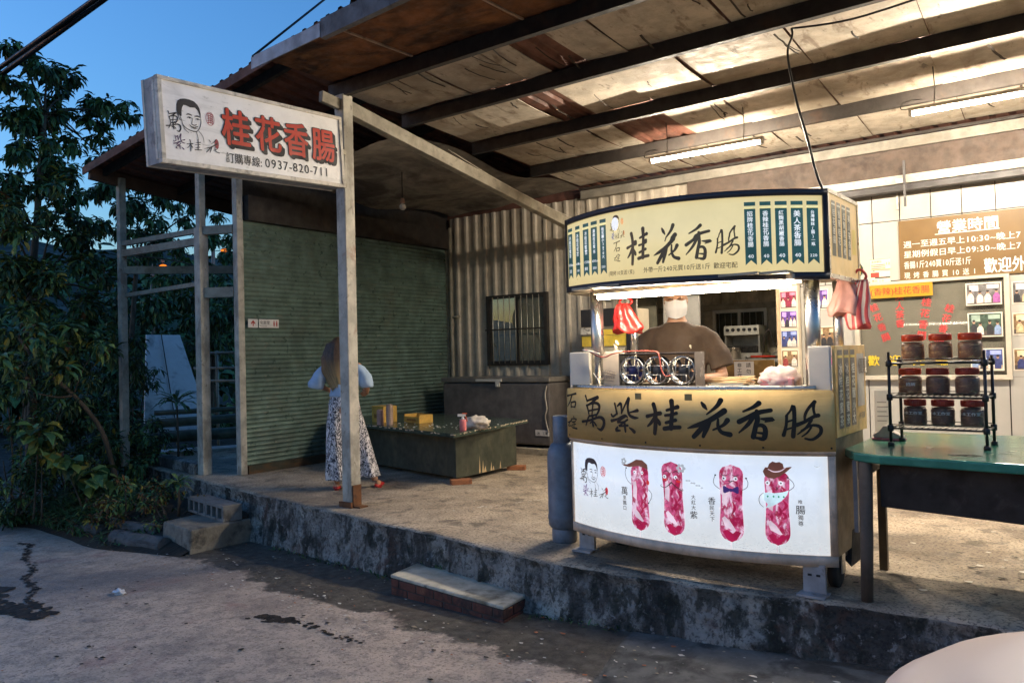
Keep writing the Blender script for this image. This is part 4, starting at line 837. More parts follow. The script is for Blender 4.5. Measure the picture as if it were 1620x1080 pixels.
for i in range(4): d.rect(.07 + i * .10, 1.86, .14 + i * .10, 2.17, 0); d.rect(.07 + i * .10, 2.145, .14 + i * .10, 2.155, 1, .5); d.text(('桂花香腸', '香辣桂花', '紅麴黑胡椒', '美人茶香腸')[i], .082 + i * .10, 2.085, .048, 1, 1, vert=True, adv=1.05)
d.rect(.47, 1.9, .55, 2.05, 2)
cb('lettering', d, [mat('side_green', (.13, .12, .08), .5), CRM, YL], hsd)
d = Decal(lambda u, v, h: fs(u, v, h), .0012)
L_GRN = lit('head_green', (.028, .085, .082), 1.); L_WHT = lit('head_white', (.86, .86, .80), 1.1); L_INK = lit('head_ink', (.045, .035, .022)); L_YEL = lit('head_stripe', (.8, .74, .36), 1.1); L_ORG = lit('head_orange', (.62, .22, .07)); L_BLU = lit('head_blue', (.07, .10, .30))
def ribbon(t0, t1, z0, z1, chars, price, sub=''):
    u0, u1 = t0 * US, t1 * US; w = u1 - u0
    d.rect(u0, z1 - .022, u1, z1, 0); d.rect(u0, z1 - .036, u1, z1 - .026, 3)
    d.area([(u0, z1 - .038), (u0, z0), ((u0 + u1) / 2, z0 + .028), (u1, z0), (u1, z1 - .038)], 0)
    top = z1 - .05; n = len(chars); room = (top - (z0 + .10)) - (.04 if sub else 0); st = room / n; sz = min(w * .62, st * .98)
    for i, ch in enumerate(chars): d.text(ch, (u0 + u1) / 2 - sz * .5 * (1 if ord(ch) > 255 else .45), top - st * i - sz * .9, sz, 1, 1, bold=.034)
    if sub: d.text(sub, u0 + w * .10, z0 + .085, w * .36, 1, 1, bold=.034)
    wd = w * (.36 if len(price) > 2 else .46); d.text(price, (u0 + u1) / 2 - wd * .62 * len(price) / 2, z0 + .04, wd, 1, 1, bold=.034)
for (a, c_), ch, pr, sb in zip(((-.978, -.9), (-.854, -.786), (-.744, -.668), (-.643, -.569), (-.543, -.475)), ('冰桂花蜜茶', '冰桂花蜜茶', '冰桂花蜜茶', '濃縮桂花蜜茶', '桂花釀小350大'), ('20', '100', '80', '350', '500'), ('500cc', '600cc', '1500cc', '600cc', '')): ribbon(a + .004, c_, 1.835, 2.175, ch, pr, sb)
for (a, c_), ch, pr in zip(((.519, .585), (.61, .674), (.698, .767), (.789, .858), (.88, .946)), ('招牌桂花香腸', '香辣桂花香腸', '紅麴黑胡椒香腸', '美人茶香腸', '台灣辣妹(醬)一瓶'), ('40', '40', '40', '40', '220')): ribbon(a, c_, 1.83, 2.175, ch, pr)
d.disc(-.385 * US, 2.128, .030, .042, 1); logo(d, -.438 * US, 2.03, .125, .155, 2, 4, 5, 1.3, True)
for ch, t0, t1, z0, z1 in (('石', -.404, -.343, 1.966, 2.022), ('碇', -.402, -.346, 1.901, 1.953), ('桂', -.283, -.112, 1.873, 2.077), ('花', -.073, .103, 1.864, 2.077), ('香', .152, .318, 1.872, 2.066), ('腸', .34, .485, 1.89, 2.048)): d.brush(ch, t0 * US, z0, (t1 - t0) * US, z1 - z0, 2, 0, 1.15)
e = d.text('(現烤10支送1支)', -.458 * US, 1.822, .031, 2, 0, bold=.012, sx=.9); d.text('外帶一斤240元買10斤送1斤 歡迎宅配', -.155 * US, 1.822, .036, 2, 0, bold=.012, sx=.93)
cb('lettering', d, [L_GRN, L_WHT, L_INK, L_YEL, L_ORG, L_BLU], hs)
# cart tube lamp
b = MB(); b.tube([(-.56, -.10, 1.712), (.68, -.10, 1.700)], .014, 10); tl = cb('tube_lamp', b, lamp_mat('cart_tube', CART_COL, CART_POW))
b = MB(); b.cbox((.06, -.10, 1.745), (1.30, .05, .03)); b.cbox((.06, -.03, 1.735), (1.34, .03, .05)); cb('lamp_batten', b, mat('batten_cream', (.60, .52, .40), .5, vary=.06), tl, bevel=.004)
# bank of three blower fans
b = MB()
for x in (-.37, -.195, -.02):
    b.box(x - .088, x + .088, .035, .042, 1.128, 1.148); b.box(x - .088, x + .088, .035, .042, 1.33, 1.342)
b.box(-.46, .072, -.035, .10, 1.338, 1.345); b.box(-.46, -.456, -.035, .10, 1.128, 1.338); b.box(.068, .072, -.035, .10, 1.128, 1.338)
fb = cb('fan_bank', b, mat('smoked_plastic', (.13, .11, .10), .25, vary=.1))
hubs = ((.05, .05, .16), (.10, .095, .09), (.12, .11, .10))
for x, hc in zip((-.37, -.195, -.02), hubs):
    b = MB(); b.lathe([(.091, .03), (.091, -.028), (.083, -.034), (.079, -.028), (.079, .03)], (x, .0, 1.232), 28, 'Y', caps=False); fn = cb('fan_ring', b, mat('fan_chrome', (.34, .33, .31), .25, metal=.8, vary=.1), fb)
    b = MB(); b.lathe([(.002, -.022), (.028, -.02), (.030, -.016), (.030, .02)], (x, .0, 1.237), 18, 'Y')
    for k in range(7):
        a = k * .9; p = lambda r, t, y: (x + r * math.cos(t), y, 1.237 + r * math.sin(t)); b.poly([p(.028, a, -.008), p(.072, a + .12, -.012), p(.072, a + .62, .014), p(.028, a + .62, .012)])
    cb('rotor', b, mat('rotor_%d' % int(hc[2] * 100), hc, .35, vary=.1), fb)
    b = MB()
    b.tube([(x - .04, -.03, 1.162), (x - .04, -.03, 1.312)], .003, 5); b.tube([(x + .05, -.03, 1.185), (x + .05, -.03, 1.29)], .003, 5); b.tube([(x - .04, -.03, 1.262), (x + .07, -.03, 1.262)], .003, 5); b.tube([(x - .07, -.03, 1.205), (x + .03, -.03, 1.205)], .003, 5); b.tube([(x + .03, -.03, 1.205), (x + .03, -.03, 1.165)], .003, 5)
    cb('guard', b, M_STEEL, fb)
b = MB(); b.tube(cr([(-.74, -.02, 1.372), (-.70, -.03, 1.37), (-.62, -.03, 1.33), (-.56, -.03, 1.325), (-.50, -.03, 1.345), (-.38, -.03, 1.357), (-.20, -.03, 1.352), (-.165, -.04, 1.32), (-.155, -.04, 1.25), (-.13, -.04, 1.20), (-.09, -.04, 1.20)], 6), .0045, 6); cb('wire', b, mat('wire_red', (.45, .10, .07), .4), fb)
b = MB(); b.tube(cr([(-.745, -.02, 1.375), (-.68, -.035, 1.365), (-.60, -.035, 1.345)], 6), .005, 6); b.tube(cr([(-.66, -.03, 1.22), (-.62, -.04, 1.18), (-.60, -.04, 1.14)], 4), .003, 5); cb('wire', b, mat('wire_white', (.7, .66, .58), .4), fb)
# undercarriage
for x, y in ((-.83, .11), (.745, -.04)):
    b = MB(); b.box(x - .06, x + .06, y - .012, y + .012, .012, .165); b.box(x - .075, x + .075, y - .09, y + .03, 0, .012); b.m = 1; b.box(x - .034, x - .012, y - .014, y - .0125, .10, .112); b.box(x + .012, x + .034, y - .014, y - .0125, .10, .112)
    lg = cb('jack_foot', b, [mat('white_jack', (.34, .33, .33), .55, layers=[((.12, .08, .05), 8., .52, .7)]), BLK])
for x, y, r in ((.80, .16, .085), (-.70, .35, .085), (.70, .45, .085)):
    b = MB(); b.lathe([(.02, -.03), (r * .75, -.03), (r, -.02), (r, .02), (r * .75, .03), (.02, .03)], (x, y, r), 22, 'X'); cw_ = cb('caster_wheel', b, mat('rubber', (.02, .018, .016), .7))
    b = MB(); b.box(x - .045, x - .037, y - .03, y + .03, r, .21); b.box(x + .037, x + .045, y - .03, y + .03, r, .21); b.box(x - .045, x + .045, y - .04, y + .04, .195, .21); cb('fork', b, M_STEEL, cw_)
b = MB(); b.hexa([(.80, .25, .16), (.86, .25, .10), (.86, .50, .10), (.80, .50, .16), (.80, .28, .30), (.86, .30, .30), (.86, .47, .30), (.80, .49, .30)]); cb('underframe', b, M_DARKSTEEL)
b = MB(); b.box(-.84, .84, .03, .58, .165, .198); cb('chassis', b, M_DARKSTEEL)
# ================================================================== THINGS ON THE FORECOURT
# blue gas cylinder left of the cart
gc = thing('gas_cylinder', 'tall blue grey gas cylinder standing at the left end of the cart', 'gas cylinder', (-3.035, 4.80, 0))
M_GAS = mat('gas_paint', (.17, .20, .24), .5, metal=.2, layers=[((.06, .06, .065), 6., .54, .72, (1, 1, .5), .8), ((.20, .09, .05), 14., .66, .76, (1, 1, 1), .7)])
b = MB(); b.lathe([(.095, .10), (.112, .12), (.114, .16), (.117, .17), (.117, .19), (.113, .20), (.113, .60), (.108, .65), (.085, .70), (.05, .725)], (0, 0, 0), 28); b.build('body', M_GAS, gc, world=False)
b = MB(); b.lathe([(.085, 0), (.09, .005), (.09, .10), (.085, .105)], (0, 0, 0), 24); b.build('foot_ring', M_GAS, gc, world=False)
b = MB(); b.lathe([(.062, .69), (.066, .70), (.066, .90), (.062, .905), (.056, .90), (.056, .70)], (0, 0, 0), 22, caps=False); b.build('collar', M_GAS, gc, world=False)
b = MB(); b.tube([(0, 0, .70), (0, 0, .84)], .018, 10); b.lathe([(.01, .84), (.03, .845), (.03, .862), (.01, .866)], (0, 0, 0), 12); b.tube(cr([(.02, 0, .80), (.09, .02, .84), (.13, .10, .72), (.12, .2, .5)]), .008, 6); b.build('valve', M_STEEL, gc, world=False)

# chest freezer on its low slab
fz = thing('chest_freezer', 'long dark grey chest freezer with a dented corner against the corrugated wall', 'freezer', (-6.73, 9.2, .08))
b = MB(); b.box(-7.68, -5.785, 8.85, 9.46, .115, .965)
b.build('cabinet', mat('freezer_grey', (.115, .10, .09), .5, layers=[((.06, .05, .045), 1.4, .5, .75, (1, 1, .6), .7), ((.20, .18, .15), 18., .62, .75, (1, 1, 1), .4)], bump=(90, .15, .002)), fz, .025, 3)
b = MB(); b.box(-7.70, -5.77, 8.835, 9.48, .975, 1.045); b.build('lid', mat('freezer_lid', (.15, .135, .115), .42, layers=[((.32, .28, .22), 9., .62, .76, (.4, 1, 1), .5)]), fz, .012, 3)
b = MB(); b.box(-7.02, -6.56, 8.805, 8.835, .985, 1.02); b.cbox((-6.63, 8.82, .955), (.07, .03, .085)); b.cbox((-6.63, 8.80, .93), (.035, .02, .035)); b.build('handle', mat('handle_grey', (.52, .49, .43), .4, vary=.1), fz, .004)
b = MB(); b.box(-6.02, -5.80, 8.838, 8.85, .245, .325); b.build('badge', mat('badge_white', (.62, .58, .52), .4, vary=.1), fz, .003)
d = Decal(lambda u, v, h: (u, 8.838 - h, v)); d.text('冰', -5.99, .262, .05, 0); d.text('工業', -5.90, .266, .042, 0); d.build('badge_print', [BLK], fz)
b = MB(); b.tube(cr([(-5.81, 8.835, .93), (-5.835, 8.825, .8), (-5.815, 8.83, .62), (-5.84, 8.825, .5), (-5.80, 8.835, .3)]), [.006, .010, .012, .012, .012] + [.010] * 16, 6); b.build('dented_edge', mat('bare_metal', (.5, .44, .35), .4, metal=.5), fz)
for x in (-7.55, -5.9): b = MB(); b.box(x - .05, x + .05, 8.92, 9.35, .075, .115); b.build('foot', M_DARKSTEEL, fz)
sl = tag(MB(), None) if False else None
b = MB(); b.grid(lambda a, c: (-7.9 + 2.5 * a + .03 * nz3((a * 5, c * 5, 0)) * (1 if a in (0, 1) else 0), 8.72 + .87 * c, .075 if 0 < c else .075), 10, 2); b.box(-7.9, -5.4, 8.72, 9.59, .002, .073)
structure(b.build('concrete_slab', mat('pale_slab', (.38, .33, .25), .85, layers=[((.18, .14, .10), 4., .5, .7)])))

# low green dining table on bricks
dt = thing('dining_table', 'low dark green table with chipped edge set up on bricks before the freezer', 'table', (-6.7, 7.3, 0))
TA, TB, TC, TD = Vector((-5.2, 6.15, .56)), Vector((-5.485, 7.9, .56)), Vector((-8.03, 8.42, .56)), Vector((-8.03, 6.90, .56))
b = MB(); b.slab([TA, TB, TC, TD], lambda p: p + Vector((0, 0, -.045)), lambda p: p)
b.build('tabletop', mat('green_laminate', (.042, .062, .048), .22, layers=[((.09, .09, .07), 2.2, .5, .75, (1, 1, 1), .5), ((.015, .022, .018), 7., .55, .7)], vary=.2, spec=.6), dt, .006)
b = MB()
for P0, P1 in ((TA, TB), (TA, TD)):
    n = 46
    for i in range(n):
        if R_.random() < .62:
            p = P0.lerp(P1, (i + .1) / n); q = P0.lerp(P1, (i + R_.uniform(.5, 1.0)) / n); out = Vector((P1 - P0)).cross(Vector((0, 0, 1))).normalized() * (1 if P0 is TA and P1 is TB else -1)
            b.bar(p + out * .001 + Vector((0, 0, -.006 - R_.uniform(0, .012))), q + out * .001 + Vector((0, 0, -.006 - R_.uniform(0, .012))), .010, R_.uniform(.006, .016))
b.build('chipped_edge', mat('raw_edge', (.50, .40, .28), .8, vary=.4, vscale=40), dt)
M_TPAN = mat('green_painted_board', (.042, .046, .030), .65, layers=[((.11, .10, .06), 5., .5, .7, (1, 1, .4), .6), ((.018, .022, .015), 3., .5, .7)])
b = MB(); b.hexa([(-5.405, 6.38, .055), (-5.375, 6.38, .055), (-5.415, 7.54, .055), (-5.445, 7.54, .055), (-5.405, 6.38, .515), (-5.375, 6.38, .515), (-5.415, 7.54, .515), (-5.445, 7.54, .515)]); b.build('end_panel', M_TPAN, dt)
b = MB()
for i, (y, h, w) in enumerate(((6.80, .20, .022), (6.86, .14, .03), (6.90, .07, .05), (7.02, .10, .03), (7.06, .05, .04), (7.20, .09, .03))):
    x = -5.374 - (y - 6.38) * .0345; b.poly([(x + .001, y - w / 2, .056), (x + .001, y + w / 2, .056), (x + .001, y + w * .1, .056 + h)])
b.build('bare_splinter', mat('bare_wood', (.55, .40, .22), .8), dt)
b = MB(); b.hexa([(-7.7, 6.98, .055), (-5.41, 6.44, .055), (-5.40, 6.47, .055), (-7.69, 7.01, .055), (-7.7, 6.98, .515), (-5.41, 6.44, .515), (-5.40, 6.47, .515), (-7.69, 7.01, .515)]); b.build('long_panel', M_TPAN, dt)
b = MB(); b.hexa([(-7.72, 6.98, .055), (-7.69, 6.98, .055), (-7.69, 8.2, .055), (-7.72, 8.2, .055), (-7.72, 6.98, .515), (-7.69, 6.98, .515), (-7.69, 8.2, .515), (-7.72, 8.2, .515)]); b.build('end_panel', M_TPAN, dt)
M_BRICK = mat('orange_brick', (.34, .13, .055), .85, layers=[((.18, .07, .04), 9., .5, .7)], bump=(60, .4, .004))
for i, (x, y, r, lb) in enumerate(((-5.33, 6.40, .9, 'orange brick under the near corner of the low green table'), (-5.39, 7.50, .5, 'orange brick under the right rear corner of the low green table'), (-7.66, 7.05, .2, 'orange brick under the far left corner of the low green table'))):
    b = MB(); b.cbox((0, 0, .027), (.22, .11, .052)); o = b.build('brick', M_BRICK, None, .004); o.location = (x, y, 0); o.rotation_euler = (0, 0, r); tag(o, lb, 'brick', 'bricks under the low table')
def on(x, y): return (x, y, .56)
# spray bottle, bag, cups, boxes on it
sb = thing('spray_bottle', 'pink spray bottle with orange trigger on the low green table', 'bottle', on(-5.30, 6.42))
b = MB(); b.lathe([(.034, 0), (.037, .01), (.037, .10), (.032, .118), (.016, .125)], n=16); b.build('bottle_body', mat('pink_bottle', (.70, .20, .20), .3, vary=.08), sb, world=False)
b = MB(); b.lathe([(.017, .12), (.017, .14), (.012, .142), (.012, .155)], n=12); b.cbox((-.012, 0, .168), (.085, .026, .026)); b.build('sprayer_head', mat('sprayer_white', (.75, .70, .65), .4), sb, world=False)
b = MB(); b.bar((.025, 0, .17), (.046, 0, .10), .018, .010, (1, 0, 0)); b.cbox((.02, 0, .185), (.05, .022, .012)); b.build('trigger', mat('trigger_orange', (.75, .10, .02), .4), sb, world=False)
sb.rotation_euler = (0, 0, .6)
def bag_blob(name, parent, c, r, m, seed=0, amp=.28, flat=.0):
    b = MB(); n, k = 26, 16; c = Vector(c); b.smooth = True; rings = []
    for i in range(k + 1):
        th = math.pi * i / k; ring = []
        for j in range(n):
            ph = 2 * math.pi * j / n; dv = Vector((math.sin(th) * math.cos(ph), math.sin(th) * math.sin(ph), math.cos(th)))
            s = 1 + amp * nz3(dv, 1.8, seed) + amp * .7 * nz3(dv, 4.5, seed + 3) + amp * .35 * nz3(dv, 9, seed + 5)
            p = c + Vector((dv.x * r[0] * s, dv.y * r[1] * s, dv.z * r[2] * s)); p.z = max(p.z, c.z - r[2] * .82) if flat else p.z; ring.append(b.P(p))
        rings.append(ring)
    for i in range(k):
        for j in range(n): b.F([rings[i][j], rings[i + 1][j], rings[i + 1][(j + 1) % n], rings[i][(j + 1) % n]])
    return b
M_BAGW = mat('white_plastic_bag', (.66, .58, .48), .32, vary=.15, layers=[((.42, .33, .24), 9., .5, .7)])
b = bag_blob('b', None, (0, 0, .055), (.16, .11, .075), M_BAGW, 3, .5, 1); o = b.build('plastic_bag', M_BAGW); o.location = on(-5.36, 6.72); tag(o, 'crumpled white plastic bag beside the pink spray bottle', 'bag')
def cupstack(x, y, h, r, lb, m):
    t = thing('cup_stack', lb, 'cup stack', on(x, y), 0, 'cup stacks on the low table'); b = MB(); pr = [(r * .86, 0)]
    for i in range(int(h / .022)): pr += [(r, .004 + i * .022), (r, .010 + i * .022), (r * .95, .012 + i * .022), (r * .95, .020 + i * .022)]
    b.lathe(pr + [(r * .9, h)], n=18); b.build('cups', m, t, world=False)
    b = MB(); b.lathe([(r * .9, h), (r * .98, h + .004), (r * .6, h + .012), (.003, h + .013)], n=18); b.build('top_cup', m, t, world=False)
M_CUP = mat('brown_cup', (.36, .25, .19), .35, metal=.2, vary=.15)
cupstack(-6.78, 6.66, .17, .042, 'shorter brown cup stack on the low table, left one', mat('cup_pink', (.42, .25, .21), .4)); cupstack(-6.62, 6.66, .235, .043, 'taller brown cup stack on the low table, right one', M_CUP)
M_CARD = mat('yellow_carton', (.62, .36, .07), .6, layers=[((.45, .24, .05), 6., .5, .7)])
def carton(name, lb, x, y, z, sx, sy, sz, rz, open_=False):
    t = thing(name, lb, 'box', (x, y, z), rz, 'yellow cartons on the low table'); b = MB(); w = .006
    if open_:
        b.box(-sx / 2, sx / 2, -sy / 2, sy / 2, 0, w); b.box(-sx / 2, sx / 2, -sy / 2, -sy / 2 + w, w, sz * .75); b.box(-sx / 2, sx / 2, sy / 2 - w, sy / 2, w, sz); b.box(-sx / 2, -sx / 2 + w, -sy / 2 + w, sy / 2 - w, w, sz); b.box(sx / 2 - w, sx / 2, -sy / 2 + w, sy / 2 - w, w, sz)
    else: b.box(-sx / 2, sx / 2, -sy / 2, sy / 2, 0, sz)
    b.build('carton', M_CARD, t, .002, world=False)
    b = MB(); b.box(-sx * .3, sx * .3, -sy / 2 - .002, -sy / 2 - .0005, sz * .25, sz * .5); b.build('printed_band', mat('carton_print', (.30, .13, .03), .6), t, world=False); return t
carton('carton', 'shallow open yellow carton lying behind the cup stacks', -6.55, 7.08, .56, .34, .2, .10, -.25, True)
carton('carton', 'yellow carton partly hidden behind the woman by the cup stacks', -7.05, 7.0, .56, .26, .2, .20, -.2)
cm = MB()
for i in range(70):
    x, y = R_.gauss(-6.05, .42), R_.gauss(6.72, .20)
    if y < 6.5 or x > -5.35: continue
    s = R_.uniform(.004, .014); cm.cbox((x, y, .5605 + s * .25), (s * 1.6, s, s * .5), rz=R_.uniform(0, 3))
tag(cm.build('crumbs', mat('white_crumb', (.6, .56, .48), .8)), None, None, None, 'stuff'); bpy.data.objects['crumbs']['label'] = 'white crumbs and paper scraps on the low green table'

# right-hand green table
gt = thing('serving_table', 'worn green topped table with dark apron carrying the jar rack', 'table', (0, 4.9, 0))
TZ = .785; q = [(-1.06, 4.62), (-.98, 4.47), (-.84, 4.395), (.9, 4.17), (.98, 5.62), (-.93, 5.66), (-1.035, 5.55)]
M_GTOP = mat('green_tabletop', (.032, .17, .115), .20, layers=[((.40, .31, .17), 1.5, .50, .68, (1, 1, 1), .75), ((.05, .22, .15), 4., .5, .7), ((.5, .47, .36), 22., .66, .74, (1, 1, 1), .6)], vary=.15, spec=.6)
b = MB(); b.slab([Vector((x, y, TZ)) for x, y in q], lambda p: p + Vector((0, 0, -.048)), lambda p: p); b.build('tabletop', M_GTOP, gt, .010, 3)
b = MB(); b.hexa([(-.86, 4.50, .50), (.85, 4.30, .46), (.85, 4.32, .46), (-.86, 4.52, .50), (-.86, 4.50, .735), (.85, 4.30, .735), (.85, 4.32, .735), (-.86, 4.52, .735)]); b.build('apron', mat('dark_apron', (.018, .013, .010), .7, layers=[((.04, .03, .025), 12., .55, .7)]), gt)
b = MB(); b.box(-.99, -.97, 4.6, 5.5, .62, .735); b.build('apron', M_DARKSTEEL, gt)
M_WOODLEG = mat('weathered_leg', (.10, .075, .055), .75, layers=[((.24, .20, .16), 7., .56, .72, (1, 1, .25), .8), ((.035, .025, .02), 4., .5, .7, (1, 1, .3), .7)])
b = MB(); b.tube([(-.935, 4.46, 0), (-.93, 4.47, .3), (-.925, 4.475, .737)], [.030, .033, .036], 10); b.build('leg', M_WOODLEG, gt)
b = MB(); b.box(-1.0, -.955, 5.13, 5.175, 0, .737); b.build('leg', mat('brown_steel_leg', (.12, .075, .03), .5), gt)
b = MB(); b.box(-.996, -.975, 4.50, 4.53, .35, .737); b.build('leg_stub', mat('grey_tube_leg', (.16, .17, .19), .4, metal=.4), gt)
for x, y in ((.8, 4.45), (.8, 5.45)): b = MB(); b.box(x - .022, x + .022, y - .022, y + .022, 0, .737); b.build('leg', M_WOODLEG, gt)
blotm = mat('burn_mark', (.012, .010, .008), .5, vary=.3)
b = MB()
for cx, cy, r1, r2 in ((-.47, 4.56, .075, .028), (-.16, 4.50, .05, .022), (.15, 4.6, .06, .02), (-.30, 4.72, .03, .01)):
    b.poly([(cx + r1 * math.cos(t) * (1 + .4 * nz3((math.cos(t), math.sin(t), cx), 2)), cy + r2 * math.sin(t) * (1 + .5 * nz3((math.cos(t), math.sin(t), cx + 4), 2.5)), TZ + .0012) for t in [i * .21 for i in range(30)]])
b.build('worn_patch', blotm, gt)
b = MB()
for i in range(14):
    cx, cy = R_.uniform(-.75, .6), R_.uniform(4.45, 5.5); r = R_.uniform(.004, .014); b.poly([(cx + r * math.cos(t) * 1.6, cy + r * math.sin(t), TZ + .0016) for t in [i * .7 for i in range(9)]])
b.build('paint_chip', mat('chip_cream', (.62, .55, .42), .7), gt)
# jar rack
rk = thing('jar_rack', 'three tier black wire rack of sauce jars on the green table', 'rack', (-.62, 4.96, TZ), rad(-3))
M_RACK = mat('black_wire', (.02, .016, .015), .4, vary=.2)
RW, RD = .235, .13
for sx in (-1, 1):
    for sy in (-1, 1):
        b = MB(); b.tube([(sx * RW, sy * RD, 0), (sx * RW, sy * RD, .53 if sy < 0 else .50)], .0085, 10); b.lathe([(.018, 0), (.018, .018), (.012, .024)], (sx * RW, sy * RD, 0), 10)
        for z in (.10, .275, .465): b.lathe([(.013, z - .018), (.0165, z - .014), (.0165, z + .014), (.013, z + .018)], (sx * RW, sy * RD, 0), 10)
        b.build('upright', M_RACK, rk, world=False)
for z in (.10, .275, .465):
    b = MB()
    for sy in (-1, 1): b.tube([(-RW, sy * RD, z), (RW, sy * RD, z)], .006, 6); b.tube([(-RW, sy * RD, z + .022), (RW, sy * RD, z + .022)], .003, 5)
    for sx in (-1, 1): b.tube([(sx * RW, -RD, z), (sx * RW, RD, z)], .006, 6)
    for i in range(15): x = -RW + (i + 1) * RW * 2 / 16; b.tube([(x, -RD, z), (x, RD, z)], .0022, 4)
    b.build('shelf', M_RACK, rk, world=False)
M_JAR = mat('jar_glass', (.5, .45, .38), .06, alpha=.07, vary=0.); M_LIDR = mat('jar_lid_red', (.62, .055, .015), .3, vary=.12); M_LIDD = mat('jar_lid_dark', (.33, .035, .022), .35, vary=.12)
M_SAUCE = mat('chilli_sauce', (.24, .09, .035), .45, layers=[((.60, .33, .12), 24., .50, .64, (1, 1, 1.8), .9), ((.035, .018, .012), 15., .52, .64, (1, 1, 1.5), .9), ((.34, .05, .02), 32., .60, .70)], vary=.2)
M_SAUCE2 = mat('dark_sauce', (.12, .05, .03), .4, layers=[((.34, .19, .09), 26., .55, .68, (1, 1, 1.5), .7)], vary=.2)
def jar_proto(sauce, lid, label, seed):
    j = thing('sauce_jar', '', 'jar', (0, 0, 0)); r = random.Random(seed)
    b = MB(); b.lathe([(.040, 0), (.0455, .006), (.0462, .02), (.0462, .085), (.042, .10), (.036, .106), (.036, .112)], n=26); b.build('glass', M_JAR, j, world=False)
    b = MB(); b.smooth = True; rings = []; pr = [(.036, .004), (.0425, .010), (.0432, .03), (.0432, .055), (.0432, .083), (.038, .096), (.02, .099)]
    for rr_, z in pr: rings.append([(rr_ * math.cos(2 * math.pi * k / 26) * (1 + .035 * nz3((math.cos(k * .24) * 3, math.sin(k * .24) * 3, z * 80), 1., seed)), rr_ * math.sin(2 * math.pi * k / 26) * (1 + .035 * nz3((math.cos(k * .24) * 3, math.sin(k * .24) * 3, z * 80), 1., seed)), z) for k in range(26)])
    b.loft(rings)
    for i in range(90):
        a = r.uniform(0, 6.28); z = r.uniform(.012, .088); M_ = Matrix.Rotation(a, 3, 'Z') @ Matrix.Rotation(r.uniform(-.6, .6), 3, 'X'); b.ell((.041 * math.cos(a), .041 * math.sin(a), z), (.003, r.uniform(.005, .011), r.uniform(.002, .004)), 6, 4, M_)
    b.build('sauce', sauce, j, world=False)
    b = MB(); n = 30; pr = [(.039, .103), (.041, .106), (.0415, .134), (.039, .138), (.033, .1385), (.003, .1385)]; b.lathe(pr, n=n)
    for k in range(n): a = 2 * math.pi * k / n; b.cbox((.0418 * math.cos(a), .0418 * math.sin(a), .120), (.0014, .0035, .024), rz=a)
    b.build('lid', lid, j, world=False)
    if label:
        d = Decal(lambda u, v, h: ((.0468 + h) * math.sin(u / .0468), -(.0468 + h) * math.cos(u / .0468), v), .0004); d.text('小本工作室', -.044, .062, .0175, 0, bold=.012) if label == 2 else d.text('招牌', -.005, .05, .018, 0, bold=.012)
        d.build('printed_label', [mat('label_ink', (.70, .66, .60), .5)], j, world=False)
    return j
proto = {k: jar_proto(*v) for k, v in dict(a=(M_SAUCE, M_LIDR, 0, 3), b=(M_SAUCE2, M_LIDD, 0, 5), c=(M_SAUCE2, M_LIDD, 2, 7), e=(M_SAUCE, M_LIDR, 1, 9)).items()}
used = set(); rz_ = rad(-3)
TXT = {(2, 0): 'jar of chilli sauce with bright red lid at the left of the top shelf', (2, 1): 'jar of chilli sauce with bright red lid in the middle of the top shelf', (2, 2): 'jar of chilli sauce with bright red lid at the right of the top shelf',
 (1, 0): 'orange brown sauce jar with red lid at the left of the middle shelf', (1, 1): 'dark sauce jar with maroon lid in the middle of the middle shelf', (1, 2): 'dark sauce jar with maroon lid at the right of the middle shelf',
 (0, 0): 'dark jar printed with pale characters at the left of the bottom shelf', (0, 1): 'dark jar printed with pale characters in the middle of the bottom shelf', (0, 2): 'dark jar printed with pale characters at the right of the bottom shelf'}
for (row, c_), lb in TXT.items():
    k = 'a' if row == 2 else ('e' if c_ == 0 else 'b') if row == 1 else 'c'
    z = TZ + (.109, .284, .474)[row]; x = (-.140, .0, .145)[c_] + (-.012, -.006, .01)[row] * (1 if row else -1); yy = -.035 if row == 1 else -.02
    j = proto[k] if k not in used else copy_tree(proto[k]); used.add(k)
    j.location = (-.62 + x * math.cos(rz_) - yy * math.sin(rz_), 4.96 + x * math.sin(rz_) + yy * math.cos(rz_), z); j.rotation_euler = (0, 0, R_.uniform(-.3, .3) if row else rz_ - .16); j.scale = (1.36, 1.36, 1.10)
    tag(j, lb, 'jar', 'sauce jars on the rack')
# tape dispenser beside the rack
tp = thing('tape_dispenser', 'pale tape dispenser with pink base left of the jar rack', 'tape dispenser', (-.925, 5.14, TZ), -.2)
b = MB(); b.slab([Vector((x, 0, z)) for x, z in ((-.08, .012), (.08, .012), (.085, .03), (.03, .055), (.01, .085), (-.02, .088), (-.05, .05), (-.085, .03))], lambda p: p + Vector((0, -.03, 0)), lambda p: p + Vector((0, .03, 0))); b.build('body', mat('pale_grey_plastic', (.48, .42, .38), .4), tp, .006, world=False)
b = MB(); b.cbox((0, 0, .006), (.18, .068, .012)); b.build('base', mat('pink_base', (.55, .16, .22), .4), tp, .004, world=False)
mn = thing('menu_card', 'white printed card standing against the cart end on the green table', 'card', (-1.02, 5.50, TZ), .2)
b = MB(); b.cbox((0, 0, .14), (.10, .012, .28)); b.build('card', mat('card_white', (.72, .66, .58), .5, vary=.05), mn, world=False)
d = Decal(lambda u, v, h: (u, -.006 - h, v), .0012)
for i in range(5): d.rect(-.035, .20 - i * .03, .02 + .01 * (i % 2), .206 - i * .03, 0)
d.rect(.0, .02, .035, .05, 1); d.build('print', [mat('card_grey', (.32, .28, .24), .6), SRED], mn, world=False)

